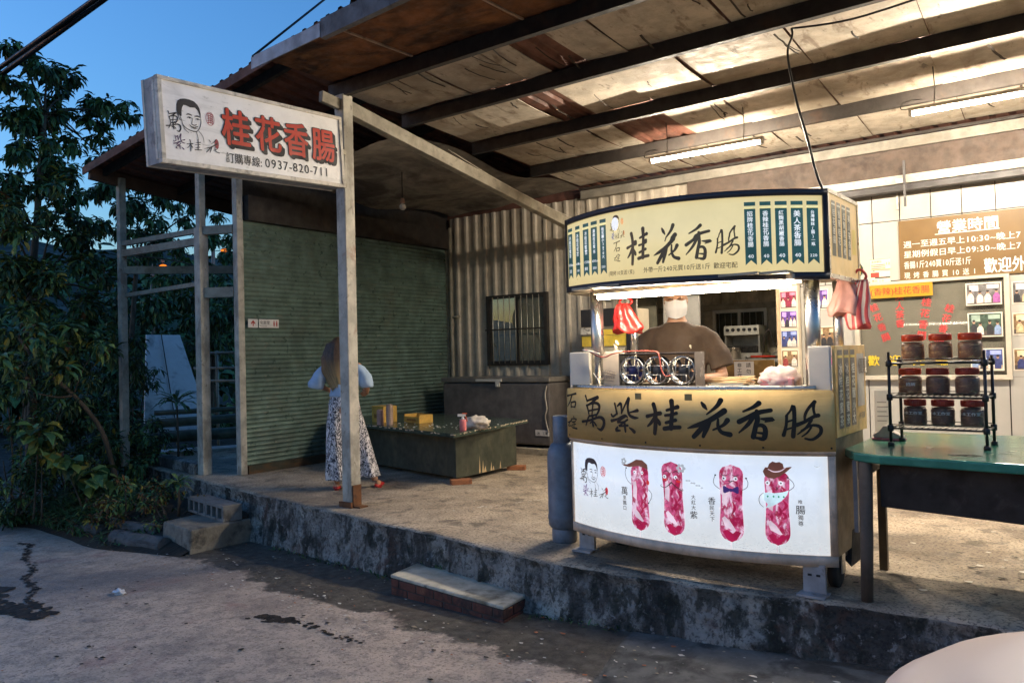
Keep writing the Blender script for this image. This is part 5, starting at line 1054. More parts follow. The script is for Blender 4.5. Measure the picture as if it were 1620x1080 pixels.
# ---- on and around the cart counter
CZ = 1.119
bx = thing('takeaway_box', 'pink printed takeaway box in a clear carrier bag on the cart counter', 'box', (-1.40, 4.60, CZ), -.05)
b = MB(); b.cbox((0, 0, .032), (.19, .13, .064)); b.build('carton', mat('pink_carton', (.66, .26, .26), .4, layers=[((.75, .60, .54), 7., .5, .62)]), bx, .006, world=False)
d = Decal(lambda u, v, h: (u, -.066 - h, v), .001); d.text('香腸', -.04, .03, .026, 0, bold=.012); d.text('桂花', -.01, .008, .018, 0, bold=.012); d.build('print', [mat('print_maroon', (.25, .04, .05), .5)], bx, world=False)
b = bag_blob('x', None, (0, 0, .055), (.115, .085, .075), None, 8, .30, 1); b.build('carrier_bag', mat('clear_bag', (.85, .74, .68), .25, alpha=.55, vary=.1), bx, world=False)
sk = thing('skewer_tray', 'tray of bamboo skewers beside the fans on the cart counter', 'tray', (-1.73, 4.66, CZ))
b = MB(); b.box(-.11, .11, -.06, .06, 0, .010); b.box(-.11, .11, -.06, -.055, .01, .03); b.box(-.11, .11, .055, .06, .01, .03); b.build('tray', M_STEEL, sk, world=False)
for i in range(16):
    y = -.05 + .1 * R_.random(); z = .02 + .05 * R_.random() * (1 - abs(y) * 8); a = R_.uniform(-.12, .12); b = MB(); b.tube([(-.10, y - .1 * a, z), (.12 + R_.uniform(0, .06), y + .15 * a, z + R_.uniform(-.005, .02))], .0032, 5); b.build('skewer', mat('bamboo', (.72, .50, .26), .6, vary=.15), sk, world=False)
nb = thing('napkin_bag', 'cream plastic bag of napkins with a wire basket at the left of the cart counter', 'bag', (-2.52, 4.63, CZ))
b = MB(); b.slab([Vector((x, 0, z)) for x, z in ((-.075, 0), (.085, 0), (.09, .18), (.08, .235), (.06, .245), (-.03, .24), (-.07, .22), (-.08, .1))], lambda p: p + Vector((0, -.03, 0)), lambda p: p + Vector((0, .05, 0))); b.build('bag', mat('cream_bag', (.68, .56, .42), .35, layers=[((.5, .36, .25), 8., .55, .72)], vary=.1), nb, .02, 3, world=False)
b = MB()
for i in range(8): b.tube([(-.07 + i * .016, -.035, .13 - .004 * i), (-.06 + i * .013, -.045, .04 + .003 * i)], .0016, 4)
for i in range(5): b.tube([(-.07 + .003 * i, -.036 - .002 * i, .13 - i * .02), (.05 - .004 * i, -.036 - .002 * i, .10 - i * .014)], .0016, 4)
b.build('basket', mat('basket_grey', (.30, .24, .2), .5), nb, world=False)
b = MB(); b.tube(cr([(.03, 0, .24), (.035, 0, .265), (.02, .01, .285), (.04, .01, .30)]), [.02, .012, .012, .012, .012, .01, .01, .01, .01, .008, .008, .008, .008, .012, .018, .02], 8); b.build('tied_neck', mat('cream_bag'  , (.68, .56, .42)), nb, world=False)
def hanging_bag(name, lb, loc, w, h, m, seed, folds=9, m2=None):
    t = thing(name, lb, 'bag', loc, 0, 'plastic bags hanging from the cart')
    b = MB(); n, k = 40, 14; rings = []
    for i in range(k + 1):
        f = i / k; z = h * f; wid = w * (1 - .62 * f ** 1.8) * (1 + .08 * math.sin(5 * f + seed)); ring = []
        for j in range(n):
            a = 2 * math.pi * j / n; fold = 1 + .20 * math.sin(folds * a + seed + 1.5 * f) * (.4 + .6 * f) + .18 * nz3((math.cos(a), math.sin(a), f * 2), 2., seed)
            ring.append((wid / 2 * math.cos(a) * fold + .02 * math.sin(3 * f + seed), wid * .26 * math.sin(a) * fold, z + .018 * math.sin(3 * a + seed) * (1 - f)))
        rings.append(ring)
    b.loft(rings)
    if m2:
        for i in range(len(b.f)): b.mi[i] = 1 if (i % n) % 8 in (1, 2, 5) else 0
    b.build('bag_body', [m, m2] if m2 else m, t, world=False)
    for s_ in (-1, 1):
        b = MB(); b.tube(cr([(s_ * w * .16, 0, h * .97), (s_ * w * .24, .0, h * 1.08), (s_ * w * .10, 0, h * 1.20), (0, 0, h * 1.22)]), .008, 6, flat=.5); b.build('handle', m, t, world=False)
    return t
M_REDBAG = mat('red_bag', (.50, .025, .02), .25, vary=.25, vscale=10, layers=[((.72, .12, .08), 8., .55, .7)])
M_PNKBAG = mat('pink_bag', (.80, .40, .33), .35, vary=.15, vscale=9)
M_WHBAG = mat('white_stripe_bag', (.78, .64, .54), .35, vary=.12)
hanging_bag('red_plastic_bag', 'bunch of red plastic bags hanging inside the left end of the cart', (-2.45, 4.72, 1.49), .20, .19, M_REDBAG, 2, 7)
hanging_bag('striped_plastic_bag', 'red and white striped carrier bags hanging off the right end of the cart', (-1.035, 5.02, 1.47), .15, .28, mat('stripe_red', (.66, .10, .10), .35), 4, 6, M_WHBAG)
hanging_bag('pink_plastic_bag', 'pale pink carrier bag hanging next to the striped ones', (-1.13, 5.0, 1.55), .17, .21, M_PNKBAG, 6, 6)
# vendor's back area: cardboard panel with paper notice, fridge, grill
cd = thing('cardboard_panel', 'brown cardboard panel with a handwritten paper notice behind the cart', 'panel', (-2.2, 6.4, 0))
b = MB(); b.box(-2.45, -1.985, 6.38, 6.40, .55, 1.262); b.build('sheet', mat('stained_cardboard', (.30, .17, .045), .75, layers=[((.16, .08, .02), 4., .48, .68), ((.42, .27, .10), 7., .58, .7)]), cd)
b = MB(); b.box(-2.5, -1.95, 6.41, 6.7, 0, 1.0); b.build('crate', mat('crate_brown', (.14, .085, .04), .8), cd)
nt_ = tag(None, None) if False else None
pn = thing('paper_notice', 'handwritten white paper notice on the brown cardboard behind the cart', 'notice', (-2.23, 6.375, 1.03))
b = MB(); b.box(-2.315, -2.15, 6.376, 6.379, 1.03, 1.252); b.build('paper', mat('paper_white', (.72, .66, .57), .6, vary=.05), pn)
d = Decal(lambda u, v, h: (u, 6.376 - h, v), .001); d.text('請勿入內', -2.215, 1.205, .042, 0, bold=.012, vert=True, adv=1.25); d.text('非工作人員', -2.29, 1.205, .040, 0, bold=.012, vert=True, adv=1.05); d.build('writing', [BLK], pn)
fr = thing('drinks_fridge', 'black framed drinks fridge with yellow sticker behind the hanging red bags', 'fridge', (-4.9, 9.2, 0))
b = MB(); b.box(-5.32, -4.56, 9.0, 9.44, 0.02, 1.92); b.build('cabinet', mat('fridge_cream', (.62, .54, .40), .4, vary=.08), fr, .01)
b = MB(); b.box(-5.33, -4.55, 8.97, 9.0, 1.70, 1.93); b.box(-4.66, -4.55, 8.97, 9.0, .02, 1.70); b.build('door_frame', mat('fridge_black', (.02, .018, .018), .35), fr)
b = MB(); b.box(-5.33, -5.05, 8.962, 8.97, 1.60, 1.69); b.build('name_strip', mat('fridge_strip', (.62, .58, .50), .4, layers=[((.1, .09, .08), 30., .55, .6)]), fr)
for q in ((-5.33, -4.67, 8.985, 8.998, 1.44, 1.58), (-5.0, -4.67, 8.98, 8.985, 1.585, 1.66), (-4.95, -4.67, 8.98, 8.99, 1.02, 1.095)): b = MB(); b.box(*q); b.build('sticker', mat('fridge_yellow', (.74, .52, .06), .45), fr)
b = MB(); b.box(-5.15, -4.69, 8.975, 8.982, 1.10, 1.42); b.build('glass_door', mat('fridge_glass', (.55, .50, .36), .15, vary=.25), fr)
b = MB(); b.box(-4.63, -4.61, 8.965, 8.97, 1.83, 1.845); b.box(-4.595, -4.575, 8.965, 8.97, 1.83, 1.845); b.build('indicator', lamp_mat('led_red', (1., .05, .02), .4), fr)
gr = thing('grill_machine', 'steel roasting grill with a row of knobs under the kitchen window', 'grill', (-3.93, 11.2, 1.25))
b = MB(); b.box(-4.19, -3.67, 11.15, 11.5, 1.56, 1.70); b.build('control_panel', mat('grill_panel', (.46, .44, .38), .4, metal=.3), gr, .006)
for i in range(6): b = MB(); b.lathe([(.022, -.03), (.024, 0)], (-4.13 + i * .082, 11.15, 1.64), 12, 'Y'); b.build('knob', BLK, gr)
b = MB(); b.box(-4.19, -4.165, 11.18, 11.5, 1.25, 1.56); b.box(-3.695, -3.67, 11.18, 11.5, 1.25, 1.56); b.box(-4.165, -3.695, 11.45, 11.5, 1.25, 1.56); b.box(-4.24, -3.62, 11.1, 11.5, 1.22, 1.30); b.build('housing', mat('grill_steel', (.30, .28, .24), .4, metal=.6), gr)
b = MB()
for i in range(22): b.box(-4.155 + i * .0212, -4.147 + i * .0212, 11.12, 11.4, 1.31, 1.40)
b.box(-4.16, -3.70, 11.12, 11.135, 1.39, 1.405); b.build('grate', mat('grate_black', (.03, .027, .024), .5), gr)
b = MB(); b.tube(cr([(-3.66, 11.3, 1.30), (-3.62, 11.25, 1.55), (-3.55, 11.25, 1.62), (-3.50, 11.25, 1.45), (-3.42, 11.25, 1.35)]), .012, 6); b.build('gas_hose', M_DARKSTEEL, gr)
kc = thing('kitchen_counter', 'steel kitchen counter under the roasting grill', 'counter', (-3.7, 11.3, 0))
b = MB(); b.box(-4.5, -3.0, 10.95, 11.85, 1.17, 1.215); b.build('worktop', M_STEEL, kc)
for x in (-4.45, -3.05):
    for y in (11.0, 11.8): b = MB(); b.box(x - .02, x + .02, y - .02, y + .02, 0, 1.17); b.build('leg', M_STEEL, kc)
b = MB(); b.box(-4.45, -3.05, 11.0, 11.8, .5, .52); b.build('shelf', M_STEEL, kc)
pt = tag(MB().build('dummy', []), None) if False else None
b = MB(); b.lathe([(.09, 0), (.095, .01), (.095, .16), (.10, .165), (.09, .165), (.088, .02)], n=20); o = b.build('steel_pot', M_STEEL); o.location = (-4.0, 11.03, 1.216); tag(o, 'plain steel pot in front of the roasting grill', 'pot')
ld = thing('ladle', 'red handled ladle lying on the kitchen counter', 'ladle', (-3.75, 11.02, 1.217))
b = MB(); b.tube([(0, 0, .03), (.34, .03, .03)], .014, 8); b.build('handle', SRED, ld, world=False)
b = MB(); b.lathe([(.002, 0), (.035, .01), (.045, .035), (.04, .035)], (-.04, 0, 0), 14); b.build('bowl', M_STEEL, ld, world=False)
b = bag_blob('x', None, (0, 0, .05), (.16, .1, .06), None, 15, .4, 1); o = b.build('cloth_bundle', mat('grey_cloth', (.24, .23, .18), .8)); o.location = (-3.32, 11.1, 1.217); tag(o, 'grey crumpled cloth bundle at the right end of the kitchen counter', 'cloth')
cl = thing('wall_calendar', 'green and yellow printed calendar beside the kitchen window', 'calendar', (-3.5, 11.9, 1.5))
b = MB(); b.box(-3.60, -3.40, 11.92, 11.93, 1.20, 2.1); b.build('sheet', mat('calendar_print', (.30, .34, .08), .5, layers=[((.62, .42, .04), 3., .5, .6), ((.04, .12, .03), 5., .52, .62), ((.5, .06, .03), 6., .62, .68)]), cl)

# ---- printed and photographed things on the walls
hb = thing('hours_board', 'ochre opening hours board with white characters above the window', 'sign', (-.7, 9.58, 2.08))
b = MB(); b.box(-1.558, .45, 9.585, 9.605, 2.065, 2.735); b.build('board', mat('ochre_board', (.150, .086, .027), .42, vary=.06), hb, .003)
d = Decal(lambda u, v, h: (u, 9.585 - h, v + .0), .0015); HW = 0
d.text('營業時間', -1.185, 2.565, .146, 0, bold=.034, sx=1.0); d.rect(-1.20, 2.545, -.60, 2.553, 0)
d.text('週一至週五早上10:30~晚上7', -1.515, 2.435, .083, 0, bold=.012, sx=1.03); d.text('星期例假日早上09:30~晚上7', -1.515, 2.325, .083, 0, bold=.012, sx=1.03)
d.text('香腸1斤240買10斤送1斤', -1.515, 2.205, .088, 0, bold=.012, sx=.66); d.text('現 烤 香 腸 買 10 送 1', -1.515, 2.095, .075, 0, bold=.012, sx=.82); d.text('歡迎外帶', -.755, 2.105, .165, 0, bold=.034, sx=.76)
d.build('lettering', [mat('hours_white', (.70, .68, .64), .5, vary=.04)], hb)
yb = thing('yellow_notice', 'yellow strip with red characters at the top left of the window', 'notice', (-1.55, 9.54, 1.9))
b = MB(); b.box(-1.88, -1.235, 9.545, 9.549, 1.888, 2.034); b.build('strip', mat('notice_yellow', (.42, .24, .010), .45, vary=.05), yb)
d = Decal(lambda u, v, h: (u, 9.545 - h, v), .0012); d.text('(香辣)桂花香腸', -1.862, 1.925, .093, 0, bold=.012, sx=.96); d.build('lettering', [mat('notice_red', (.50, .05, .02), .5)], yb)
def wallcard(lb, x0, x1, z0, z1, kind):
    t = thing('price_card', lb, 'card', ((x0 + x1) / 2, 9.604, z0), 0, 'price cards beside the hours board'); b = MB(); b.box(x0, x1, 9.602, 9.606, z0, z1); b.build('card', mat('card_cream', (.76, .64, .46), .5, vary=.06), t)
    d = Decal(lambda u, v, h: (u, 9.602 - h, v), .001); w, h_ = x1 - x0, z1 - z0
    if kind: d.rect(x0, z1 - .004, x1, z1, 1); d.rect(x0, z0, x1, z0 + .004, 1); d.text('食材標示', x0 + .012, z1 - .04, .027, 0, bold=0.); [d.rect(x0 + .01, z1 - .07 - i * .02, x0 + w * .75, z1 - .062 - i * .02, 2) for i in range(3)]; d.text('12', x1 - .05, z0 + .05, .04, 2, bold=.034)
    else: d.rect(x0 + .005, z0 + h_ * .5, x0 + w * .45, z1 - .01, 2); d.rect(x0 + .05, z0 + h_ * .38, x1, z0 + h_ * .52, 3); d.text('標示', x0 + .012, z0 + .012, .032, 2, bold=.012); d.text('2-0', x0 + .09, z0 + .012, .032, 3, bold=.012)
    d.build('print', [BLK, mat('card_orange', (.75, .40, .08), .5), mat('card_red', (.45, .05, .03), .5), mat('card_dark', (.07, .06, .06), .5)], t)
wallcard('upper cream price card with orange edges on the cream tiles', -1.865, -1.655, 2.215, 2.335, 1); wallcard('lower cream price card with a red picture on the cream tiles', -1.868, -1.66, 2.065, 2.195, 0)
st = thing('round_sticker', 'round black and yellow sticker on the tiles behind the head sign', 'sticker', (-2.03, 9.603, 2.23))
b = MB(); b.lathe([(.10, -.002), (.10, .0)], (-2.04, 9.604, 2.23), 26, 'Y'); b.build('disc', mat('sticker_black', (.02, .03, .018), .4), st)
d = Decal(lambda u, v, h: (u, 9.602 - h, v), .001); [d.rect(-2.1 + .075 * i, 2.17 + .06 * j, -2.045 + .075 * i, 2.215 + .06 * j, 0) for i in range(2) for j in range(2)]; d.build('print', [mat('sticker_yellow', (.75, .5, .02), .4)], st)
ag = thing('notice_card', 'small white notice card on the lower left window glass', 'card', (-1.98, 9.58, 1.07)); b = MB(); b.box(-2.03, -1.93, 9.545, 9.549, 1.06, 1.235); b.build('card', mat('notice_grey', (.6, .55, .48), .5, layers=[((.25, .23, .2), 14., .55, .65)]), ag)
PH = dict(blue=(.05, .07, .20), wine=(.20, .02, .05), violet=(.10, .045, .22), green=(.05, .08, .06), warm=(.24, .15, .08), grey=(.15, .14, .14))
def photo(lb, x0, x1, z0, z1, y, bgc, shirts, seed, group='snapshots pinned around the window', lower=(.10, .08, .07), border=.012):
    t = thing('photo_print', lb, 'photo', ((x0 + x1) / 2, y, z0), 0, group); r = random.Random(seed)
    b = MB(); b.box(x0, x1, y - .003, y, z0, z1); b.build('white_border', mat('photo_border', (.72, .64, .54), .4, vary=.04), t)
    d = Decal(lambda u, v, h: (u, y - .003 - h, v), .0008); a0, a1, b0, b1 = x0 + border, x1 - border, z0 + border, z1 - border; w, h = a1 - a0, b1 - b0
    d.rect(a0, b0, a1, b1, 0); d.rect(a0, b0, a1, b0 + h * .22, 1, .4); d.rect(a0 + w * .08, b1 - h * .35, a0 + w * .35, b1 - h * .05, 2, .3); d.rect(a0 + w * .6, b1 - h * .25, a1 - w * .04, b1 - h * .06, 2, .3)
    n = len(shirts)
    for i in range(n):
        u = a0 + w * (i + .5 + r.uniform(-.12, .12)) / n; hh = h * r.uniform(.60, .74); hw = min(w / n * .42, h * .16)
        d.area([(max(a0, u - hw), b0 + h * .05), (min(a1, u + hw), b0 + h * .05), (min(a1, u + hw * .95), b0 + hh * .55), (u + hw * .4, b0 + hh * .74), (u - hw * .4, b0 + hh * .74), (max(a0, u - hw * .95), b0 + hh * .55)], 5 + i, .8)
        d.disc(u, b0 + hh * .86, hw * .42, h * .085, 3, 1.2, 10); d.disc(u, b0 + hh * .93, hw * .43, h * .055, 4, 1.5, 10)
    d.build('picture', [mat('ph_bg%d' % seed, bgc, .3, vary=.5, vscale=18), mat('ph_low%d' % seed, lower, .3, vary=.4, vscale=24), mat('ph_light%d' % seed, tuple(min(.8, c * 3 + .15) for c in bgc), .3, vary=.3), mat('ph_skin', (.46, .27, .18), .4), mat('ph_hair', (.03, .025, .022), .4)] + [mat('ph_shirt%d_%d' % (seed, i), c, .35, vary=.3, vscale=40) for i, c in enumerate(shirts)], t)
W_, N_, P_, B_, K_, G_ = (.62, .58, .52), (.04, .05, .16), (.34, .10, .30), (.22, .30, .48), (.03, .03, .035), (.5, .42, .25)
photo('snapshot of four people in a bright room, upper right of the window', -.925, -.60, 1.755, 1.99, 9.545, PH['grey'], [W_, W_, W_, P_], 1)
photo('snapshot of a family in white shirts, middle right of the window', -.915, -.60, 1.42, 1.675, 9.545, PH['green'], [K_, W_, K_, B_], 2)
photo('snapshot of a seated dinner group, lower right of the window', -.90, -.60, 1.065, 1.30, 9.545, PH['blue'], [B_, K_, W_, N_], 3, lower=(.5, .4, .3))
photo('snapshot of people in black coats at the top of the right hand wall', -.515, -.20, 1.752, 1.985, 9.603, PH['grey'], [K_, G_, K_, W_], 4)
photo('snapshot with a man in a cream shirt in the middle of the right hand wall', -.52, -.20, 1.43, 1.66, 9.603, PH['warm'], [G_, G_, W_], 5)
photo('snapshot of men in blue at the bottom of the right hand wall', -.523, -.20, 1.062, 1.292, 9.603, PH['warm'], [N_, B_, W_], 6)
for i, (lb, c, s_) in enumerate((('topmost wine red staff snapshot on the door jamb', PH['wine'], [W_, (.25, .03, .06), W_]), ('second staff snapshot from the top of the door jamb, white caps on violet', PH['violet'], [W_, K_, W_, W_]), ('third staff snapshot from the top of the door jamb, deep blue', PH['blue'], [N_, W_, W_]), ('lowest warm toned staff snapshot on the door jamb', PH['warm'], [(.28, .05, .05), W_]))):
    z1 = 2.035 - i * .235; photo(lb, -2.86, -2.665, z1 - .205, z1, 9.497, c, s_, 10 + i, 'snapshots on the door jamb', border=.006)
photo('violet group snapshot right of the door jamb beside the hanging bags', -2.50, -2.33, 1.80, 2.04, 9.603, PH['violet'], [B_, W_], 20)
photo('snapshot of men in dark jackets right of the door jamb', -2.52, -2.20, 1.34, 1.60, 9.603, PH['warm'], [W_, K_, K_, W_], 21)
photo('pink flowery snapshot low right of the door jamb', -2.50, -2.18, 1.13, 1.33, 9.603, (.45, .30, .34), [(.5, .1, .25)], 22)

# ---- hanging cable, bulb holder
cb_ = MB(); cb_.tube(cr([(-1.62, 5.86, 3.70), (-1.60, 5.80, 3.62), (-1.58, 5.6, 3.42), (-1.45, 5.3, 3.0), (-1.32, 5.05, 2.66), (-1.20, 4.75, 2.38), (-1.12, 4.6, 2.22)], 6), .0085, 6); cb_.tube(cr([(-1.62, 5.86, 3.70), (-1.2, 5.87, 3.66), (-.6, 5.87, 3.70), (-.3, 5.88, 3.72)], 6), .008, 6)
tag(cb_.build('power_cable', mat('black_cable', (.012, .011, .011), .5)), 'black power cable hanging from a purlin down to the head sign', 'cable')
bh = thing('bulb_holder', 'empty bulb holder dangling under the dark lean-to roof', 'lamp holder', (-6.6, 6.94, 3.3))
b = MB(); b.tube([(0, 0, .32), (0, 0, .0)], .008, 6); b.build('cord', M_DARKSTEEL, bh, world=False)
b = MB(); b.lathe([(.02, 0), (.026, -.02), (.03, -.06), (.022, -.062)], n=12); b.build('socket', mat('rust_socket', (.24, .13, .08), .6), bh, world=False)
b = MB(); b.lathe([(.018, -.06), (.04, -.085), (.045, -.11), (.03, -.14), (.003, -.15)], n=12); b.build('bulb', mat('dead_bulb', (.45, .40, .34), .1, alpha=.6), bh, world=False)

# ---- steps and kerbside things
stp = thing('brick_step', 'low brick step with a mortar top against the kerb', 'step', (-3.62, 4.3, ROADZ))
c4 = [Vector((-4.17, 4.165)), Vector((-3.01, 4.005)), Vector((-3.04, 4.50)), Vector((-4.24, 4.66))]
b = MB(); b.slab([Vector((p.x, p.y, 0)) for p in c4], lambda p: p + Vector((0, 0, -.275)), lambda p: p + Vector((0, 0, -.25 + .0)))
b.build('mortar_top', mat('mortar', (.46, .42, .33), .85, layers=[((.16, .14, .10), 3.5, .5, .7), ((.06, .055, .045), 9., .6, .72)], bump=(50, .5, .006)), stp, .008)
b = MB(); b.slab([Vector((p.x * .985 - .054, p.y * .985 + .066, 0)) for p in c4], lambda p: p + Vector((0, 0, -.398)), lambda p: p + Vector((0, 0, -.276))); b.build('core', mat('step_core', (.05, .045, .04), .9), stp)
b = MB()
for a, c, n in ((c4[0], c4[1], 6), (c4[1], c4[2], 2)):
    for row in range(2):
        for i in range(-1, n):
            t0, t1 = (i + (.5 if row else 0)) / n, (i + 1 + (.5 if row else 0)) / n; t0, t1 = max(0, t0), min(1, t1)
            if t1 - t0 < .06: continue
            p, q_ = a.lerp(c, t0), a.lerp(c, t1); dd = (q_ - p).normalized() * .006; nn = Vector((-(c - a).y, (c - a).x)).normalized() * .05; z0 = -.395 + row * .061; j = R_.uniform(-.004, .004)
            P4 = [p + dd - nn * j, q_ - dd - nn * j, q_ - dd + nn, p + dd + nn]
            b.hexa([(v.x, v.y, z0) for v in P4] + [(v.x, v.y, z0 + .055) for v in P4])
b.build('bricks', mat('old_brick', (.13, .042, .028), .85, layers=[((.035, .025, .022), 5., .48, .68), ((.22, .09, .05), 8., .56, .7)], bump=(70, .6, .005)), stp, .004)
cs = thing('concrete_step', 'rough concrete block step at the left end of the kerb', 'step', (-7.2, 4.5, -.50))
b = MB(); b.slab([Vector((-7.63, 4.39, 0)), Vector((-6.97, 4.29, 0)), Vector((-6.93, 5.0, 0)), Vector((-7.72, 5.1, 0))], lambda p: p * 1.0 + Vector((.0, -.02, -.53)), lambda p: p + Vector((0, 0, -.26))); b.build('block', mat('step_concrete', (.22, .195, .155), .9, layers=[((.06, .055, .045), 4., .48, .66), ((.28, .26, .21), 10., .6, .74)], bump=(30, .9, .015)), cs, .015)
for i, (x, y, r, lb) in enumerate(((-7.66, 4.89, -.17, 'hollow concrete block on the rough step, left one with cracked top'), (-7.215, 4.81, -.17, 'hollow concrete block on the rough step, right one by the kerb'))):
    t = thing('hollow_block', lb, 'block', (x, y, -.258), r, 'hollow blocks on the concrete step'); b = MB(); L, D, H_ = .44, .20, .16
    b.box(-L / 2, L / 2, -D / 2, D / 2, H_ - .03, H_); b.box(-L / 2, L / 2, -D / 2, D / 2, 0, .025); b.box(-L / 2, L / 2, D / 2 - .03, D / 2, .025, H_ - .03)
    for k in range(4): x_ = -L / 2 + k * (L - .04) / 3; b.box(x_, x_ + .04, -D / 2, D / 2 - .03, .025, H_ - .03)
    b.build('block_shell', mat('block_grey', (.20, .19, .175), .9, layers=[((.07, .065, .06), 6., .5, .68)], bump=(60, .6, .006)), t, .003, world=False)
for i, (p, q_, r, lb) in enumerate((((-8.72, 4.44, -.43), (-7.86, 4.5, -.42), .08, 'upper grey log lying at the verge beside the concrete step'), ((-8.3, 4.24, -.475), (-7.40, 4.28, -.46), .09, 'lower grey log lying on the road edge beside the concrete step'), ((-9.4, 4.32, -.48), (-8.7, 4.30, -.46), .075, 'mossy log half buried in the weeds'))):
    b = MB(); n = 12; P0, P1 = Vector(p), Vector(q_); pts = [P0.lerp(P1, k / n) + Vector((0, .02 * nz3((k, i, 0), .7), .015 * nz3((k, i, 5), .7))) for k in range(n + 1)]; b.tube(pts, [r * (1 + .10 * nz3((k, i, 2), .9)) for k in range(n + 1)], 12)
    tag(b.build('log', mat('grey_log', (.11, .105, .10), .9, layers=[((.035, .033, .03), 7., .48, .66, (.4, 2, 2), .8), ((.07, .08, .04), 4., .58, .72)], bump=(22, .8, .012, (.4, 2, 2)))), lb, 'log', 'logs at the verge')
# litter
lt = MB()
def scrap(x, y, z, s, rz, n=5):
    lt.poly([(x + s * math.cos(a + rz) * R_.uniform(.5, 1.2), y + s * .6 * math.sin(a + rz) * R_.uniform(.5, 1.2), z + R_.uniform(.002, .006)) for a in [i * 6.283 / n for i in range(n)]])
for i in range(560):
    x = R_.uniform(-8.5, -.8); y = 3.3 - .12 * (x + 2.4) + abs(R_.gauss(0, .55)); 
    if y > 4.85 or y < 2.4: continue
    lt.m = R_.choice([0, 0, 0, 1, 1, 2, 3]); scrap(x, y, rz(x) + .006, R_.uniform(.004, .016) * R_.choice([1, 1, 1.6]), R_.uniform(0, 6))
for i in range(170):
    lt.m = R_.choice([0, 1, 2, 3, 3]); x = R_.uniform(-7.5, -.9); scrap(x, R_.uniform(1.6, 3.5), rz(x) + .003, R_.uniform(.004, .014), R_.uniform(0, 6))
for i in range(150):
    lt.m = R_.choice([0, 0, 1]); scrap(R_.gauss(-.2, .8), R_.uniform(5.0, 8.2), .004, R_.uniform(.005, .020), R_.uniform(0, 6), 6)
for i in range(160):
    lt.m = R_.choice([0, 1, 1, 3]); scrap(R_.uniform(-7.6, -2.6), R_.uniform(5.0, 8.6), .004, R_.uniform(.004, .014), R_.uniform(0, 6))
for i in range(60):
    t = R_.random(); lt.m = R_.choice([0, 1]); scrap(-4.55 + .5 * t + R_.gauss(0, .02), 5.0 + 1.0 * t + R_.gauss(0, .02), .004, R_.uniform(.006, .022), R_.uniform(0, 6))
for i in range(40):
    lt.m = R_.choice([3, 3, 0]); scrap(R_.gauss(-.45, .5), R_.uniform(4.75, 6.0), .004, R_.uniform(.01, .035), R_.uniform(-.3, .3), 7)
o = lt.build('litter', [mat('litter_white', (.62, .58, .50), .8), mat('litter_tan', (.36, .29, .19), .8), mat('litter_orange', (.45, .15, .06), .8), mat('litter_dark', (.045, .038, .03), .9)]); o['kind'] = 'stuff'; o['label'] = 'scattered leaf bits and paper specks on the road and forecourt'
b = bag_blob('x', None, (0, 0, .018), (.055, .03, .022), None, 21, .8, 1); o = b.build('paper_scrap', mat('paper_scrap_white', (.75, .75, .78), .6)); o.location = (-6.2, 3.19, rz(-6.2)); tag(o, 'crumpled white paper scrap alone on the road', 'paper')
# overhead wires
for i, (p, q_, r, lb) in enumerate((((-24, 4.87, 4.95), (6, 4.27, 6.45), .032, 'upper thick overhead cable at the top left corner'), ((-24, 4.48, 4.28), (6, 4.85, 7.18), .036, 'lower thick overhead cable at the top left corner'), ((-5.5, 4.02, 3.90), (-6.2, 12.5, 12.0), .010, 'thin wire running up from the fascia corner into the sky'))):
    P0, P1 = Vector(p), Vector(q_); b = MB(); b.tube([P0.lerp(P1, k / 16) - Vector((0, 0, .03 * math.sin(math.pi * k / 16))) for k in range(17)], r, 6); tag(b.build('overhead_wire', mat('black_cable', (.012, .011, .011))), lb, 'wire', 'overhead wires')
# back yard behind the lean-to: leaning board, pipes, rail
wb = thing('leaning_board', 'large pale grey board leaning among the bushes behind the shed posts', 'board', (-12.2, 7.0, 0))
b = MB(); b.hexa([(-11.45, 6.3, .30), (-11.45, 7.42, .30), (-11.43, 7.42, .30), (-11.43, 6.3, .30), (-12.15, 6.75, 1.83), (-12.15, 7.33, 1.83), (-12.13, 7.33, 1.83), (-12.13, 6.75, 1.83)]); b.build('panel', mat('pale_board', (.80, .82, .82), .6, layers=[((.36, .38, .38), 3., .5, .7), ((.1, .1, .1), 40., .7, .74)], vary=.05), wb)
b = MB(); b.bar((-11.42, 6.82, .30), (-12.10, 6.985, 1.83), .012, .01); b.build('seam', M_DARKSTEEL, wb)
for i, (p, q_, r, lb) in enumerate((((-11.4, 6.3, .45), (-10.0, 8.8, .50), .07, 'uppermost bamboo pole in the pile behind the shed'), ((-11.3, 6.0, .26), (-9.6, 8.2, .30), .09, 'thick lower pole in the pile behind the shed'), ((-11.5, 6.5, .60), (-10.0, 9.3, .62), .04, 'thin top pole in the pile behind the shed'))):
    b = MB(); b.tube([p, q_], r, 10); tag(b.build('bamboo_pole', mat('green_pole', (.075, .10, .07), .5, layers=[((.03, .04, .03), 4., .5, .7)])), lb, 'pole', 'poles behind the shed')
b = MB(); b.hexa([(-11.4, 6.0, -.02), (-9.7, 8.4, .0), (-9.9, 8.9, .0), (-11.6, 6.5, -.02), (-11.4, 6.0, .03), (-9.7, 8.4, .05), (-9.9, 8.9, .05), (-11.6, 6.5, .03)]); tag(b.build('plank', mat('pale_plank', (.42, .43, .42), .7)), 'wide pale plank lying under the poles behind the shed', 'plank')
rl = thing('guard_rail', 'thin grey pipe guard rail in front of the bushes', 'rail', (-14, 9.5, 0))
for z in (.98, 1.24, 1.55): b = MB(); b.tube([(-16, 9.3, z), (-12.6, 9.6, z)], .028, 8); b.build('rail', M_GREYSTEEL, rl)
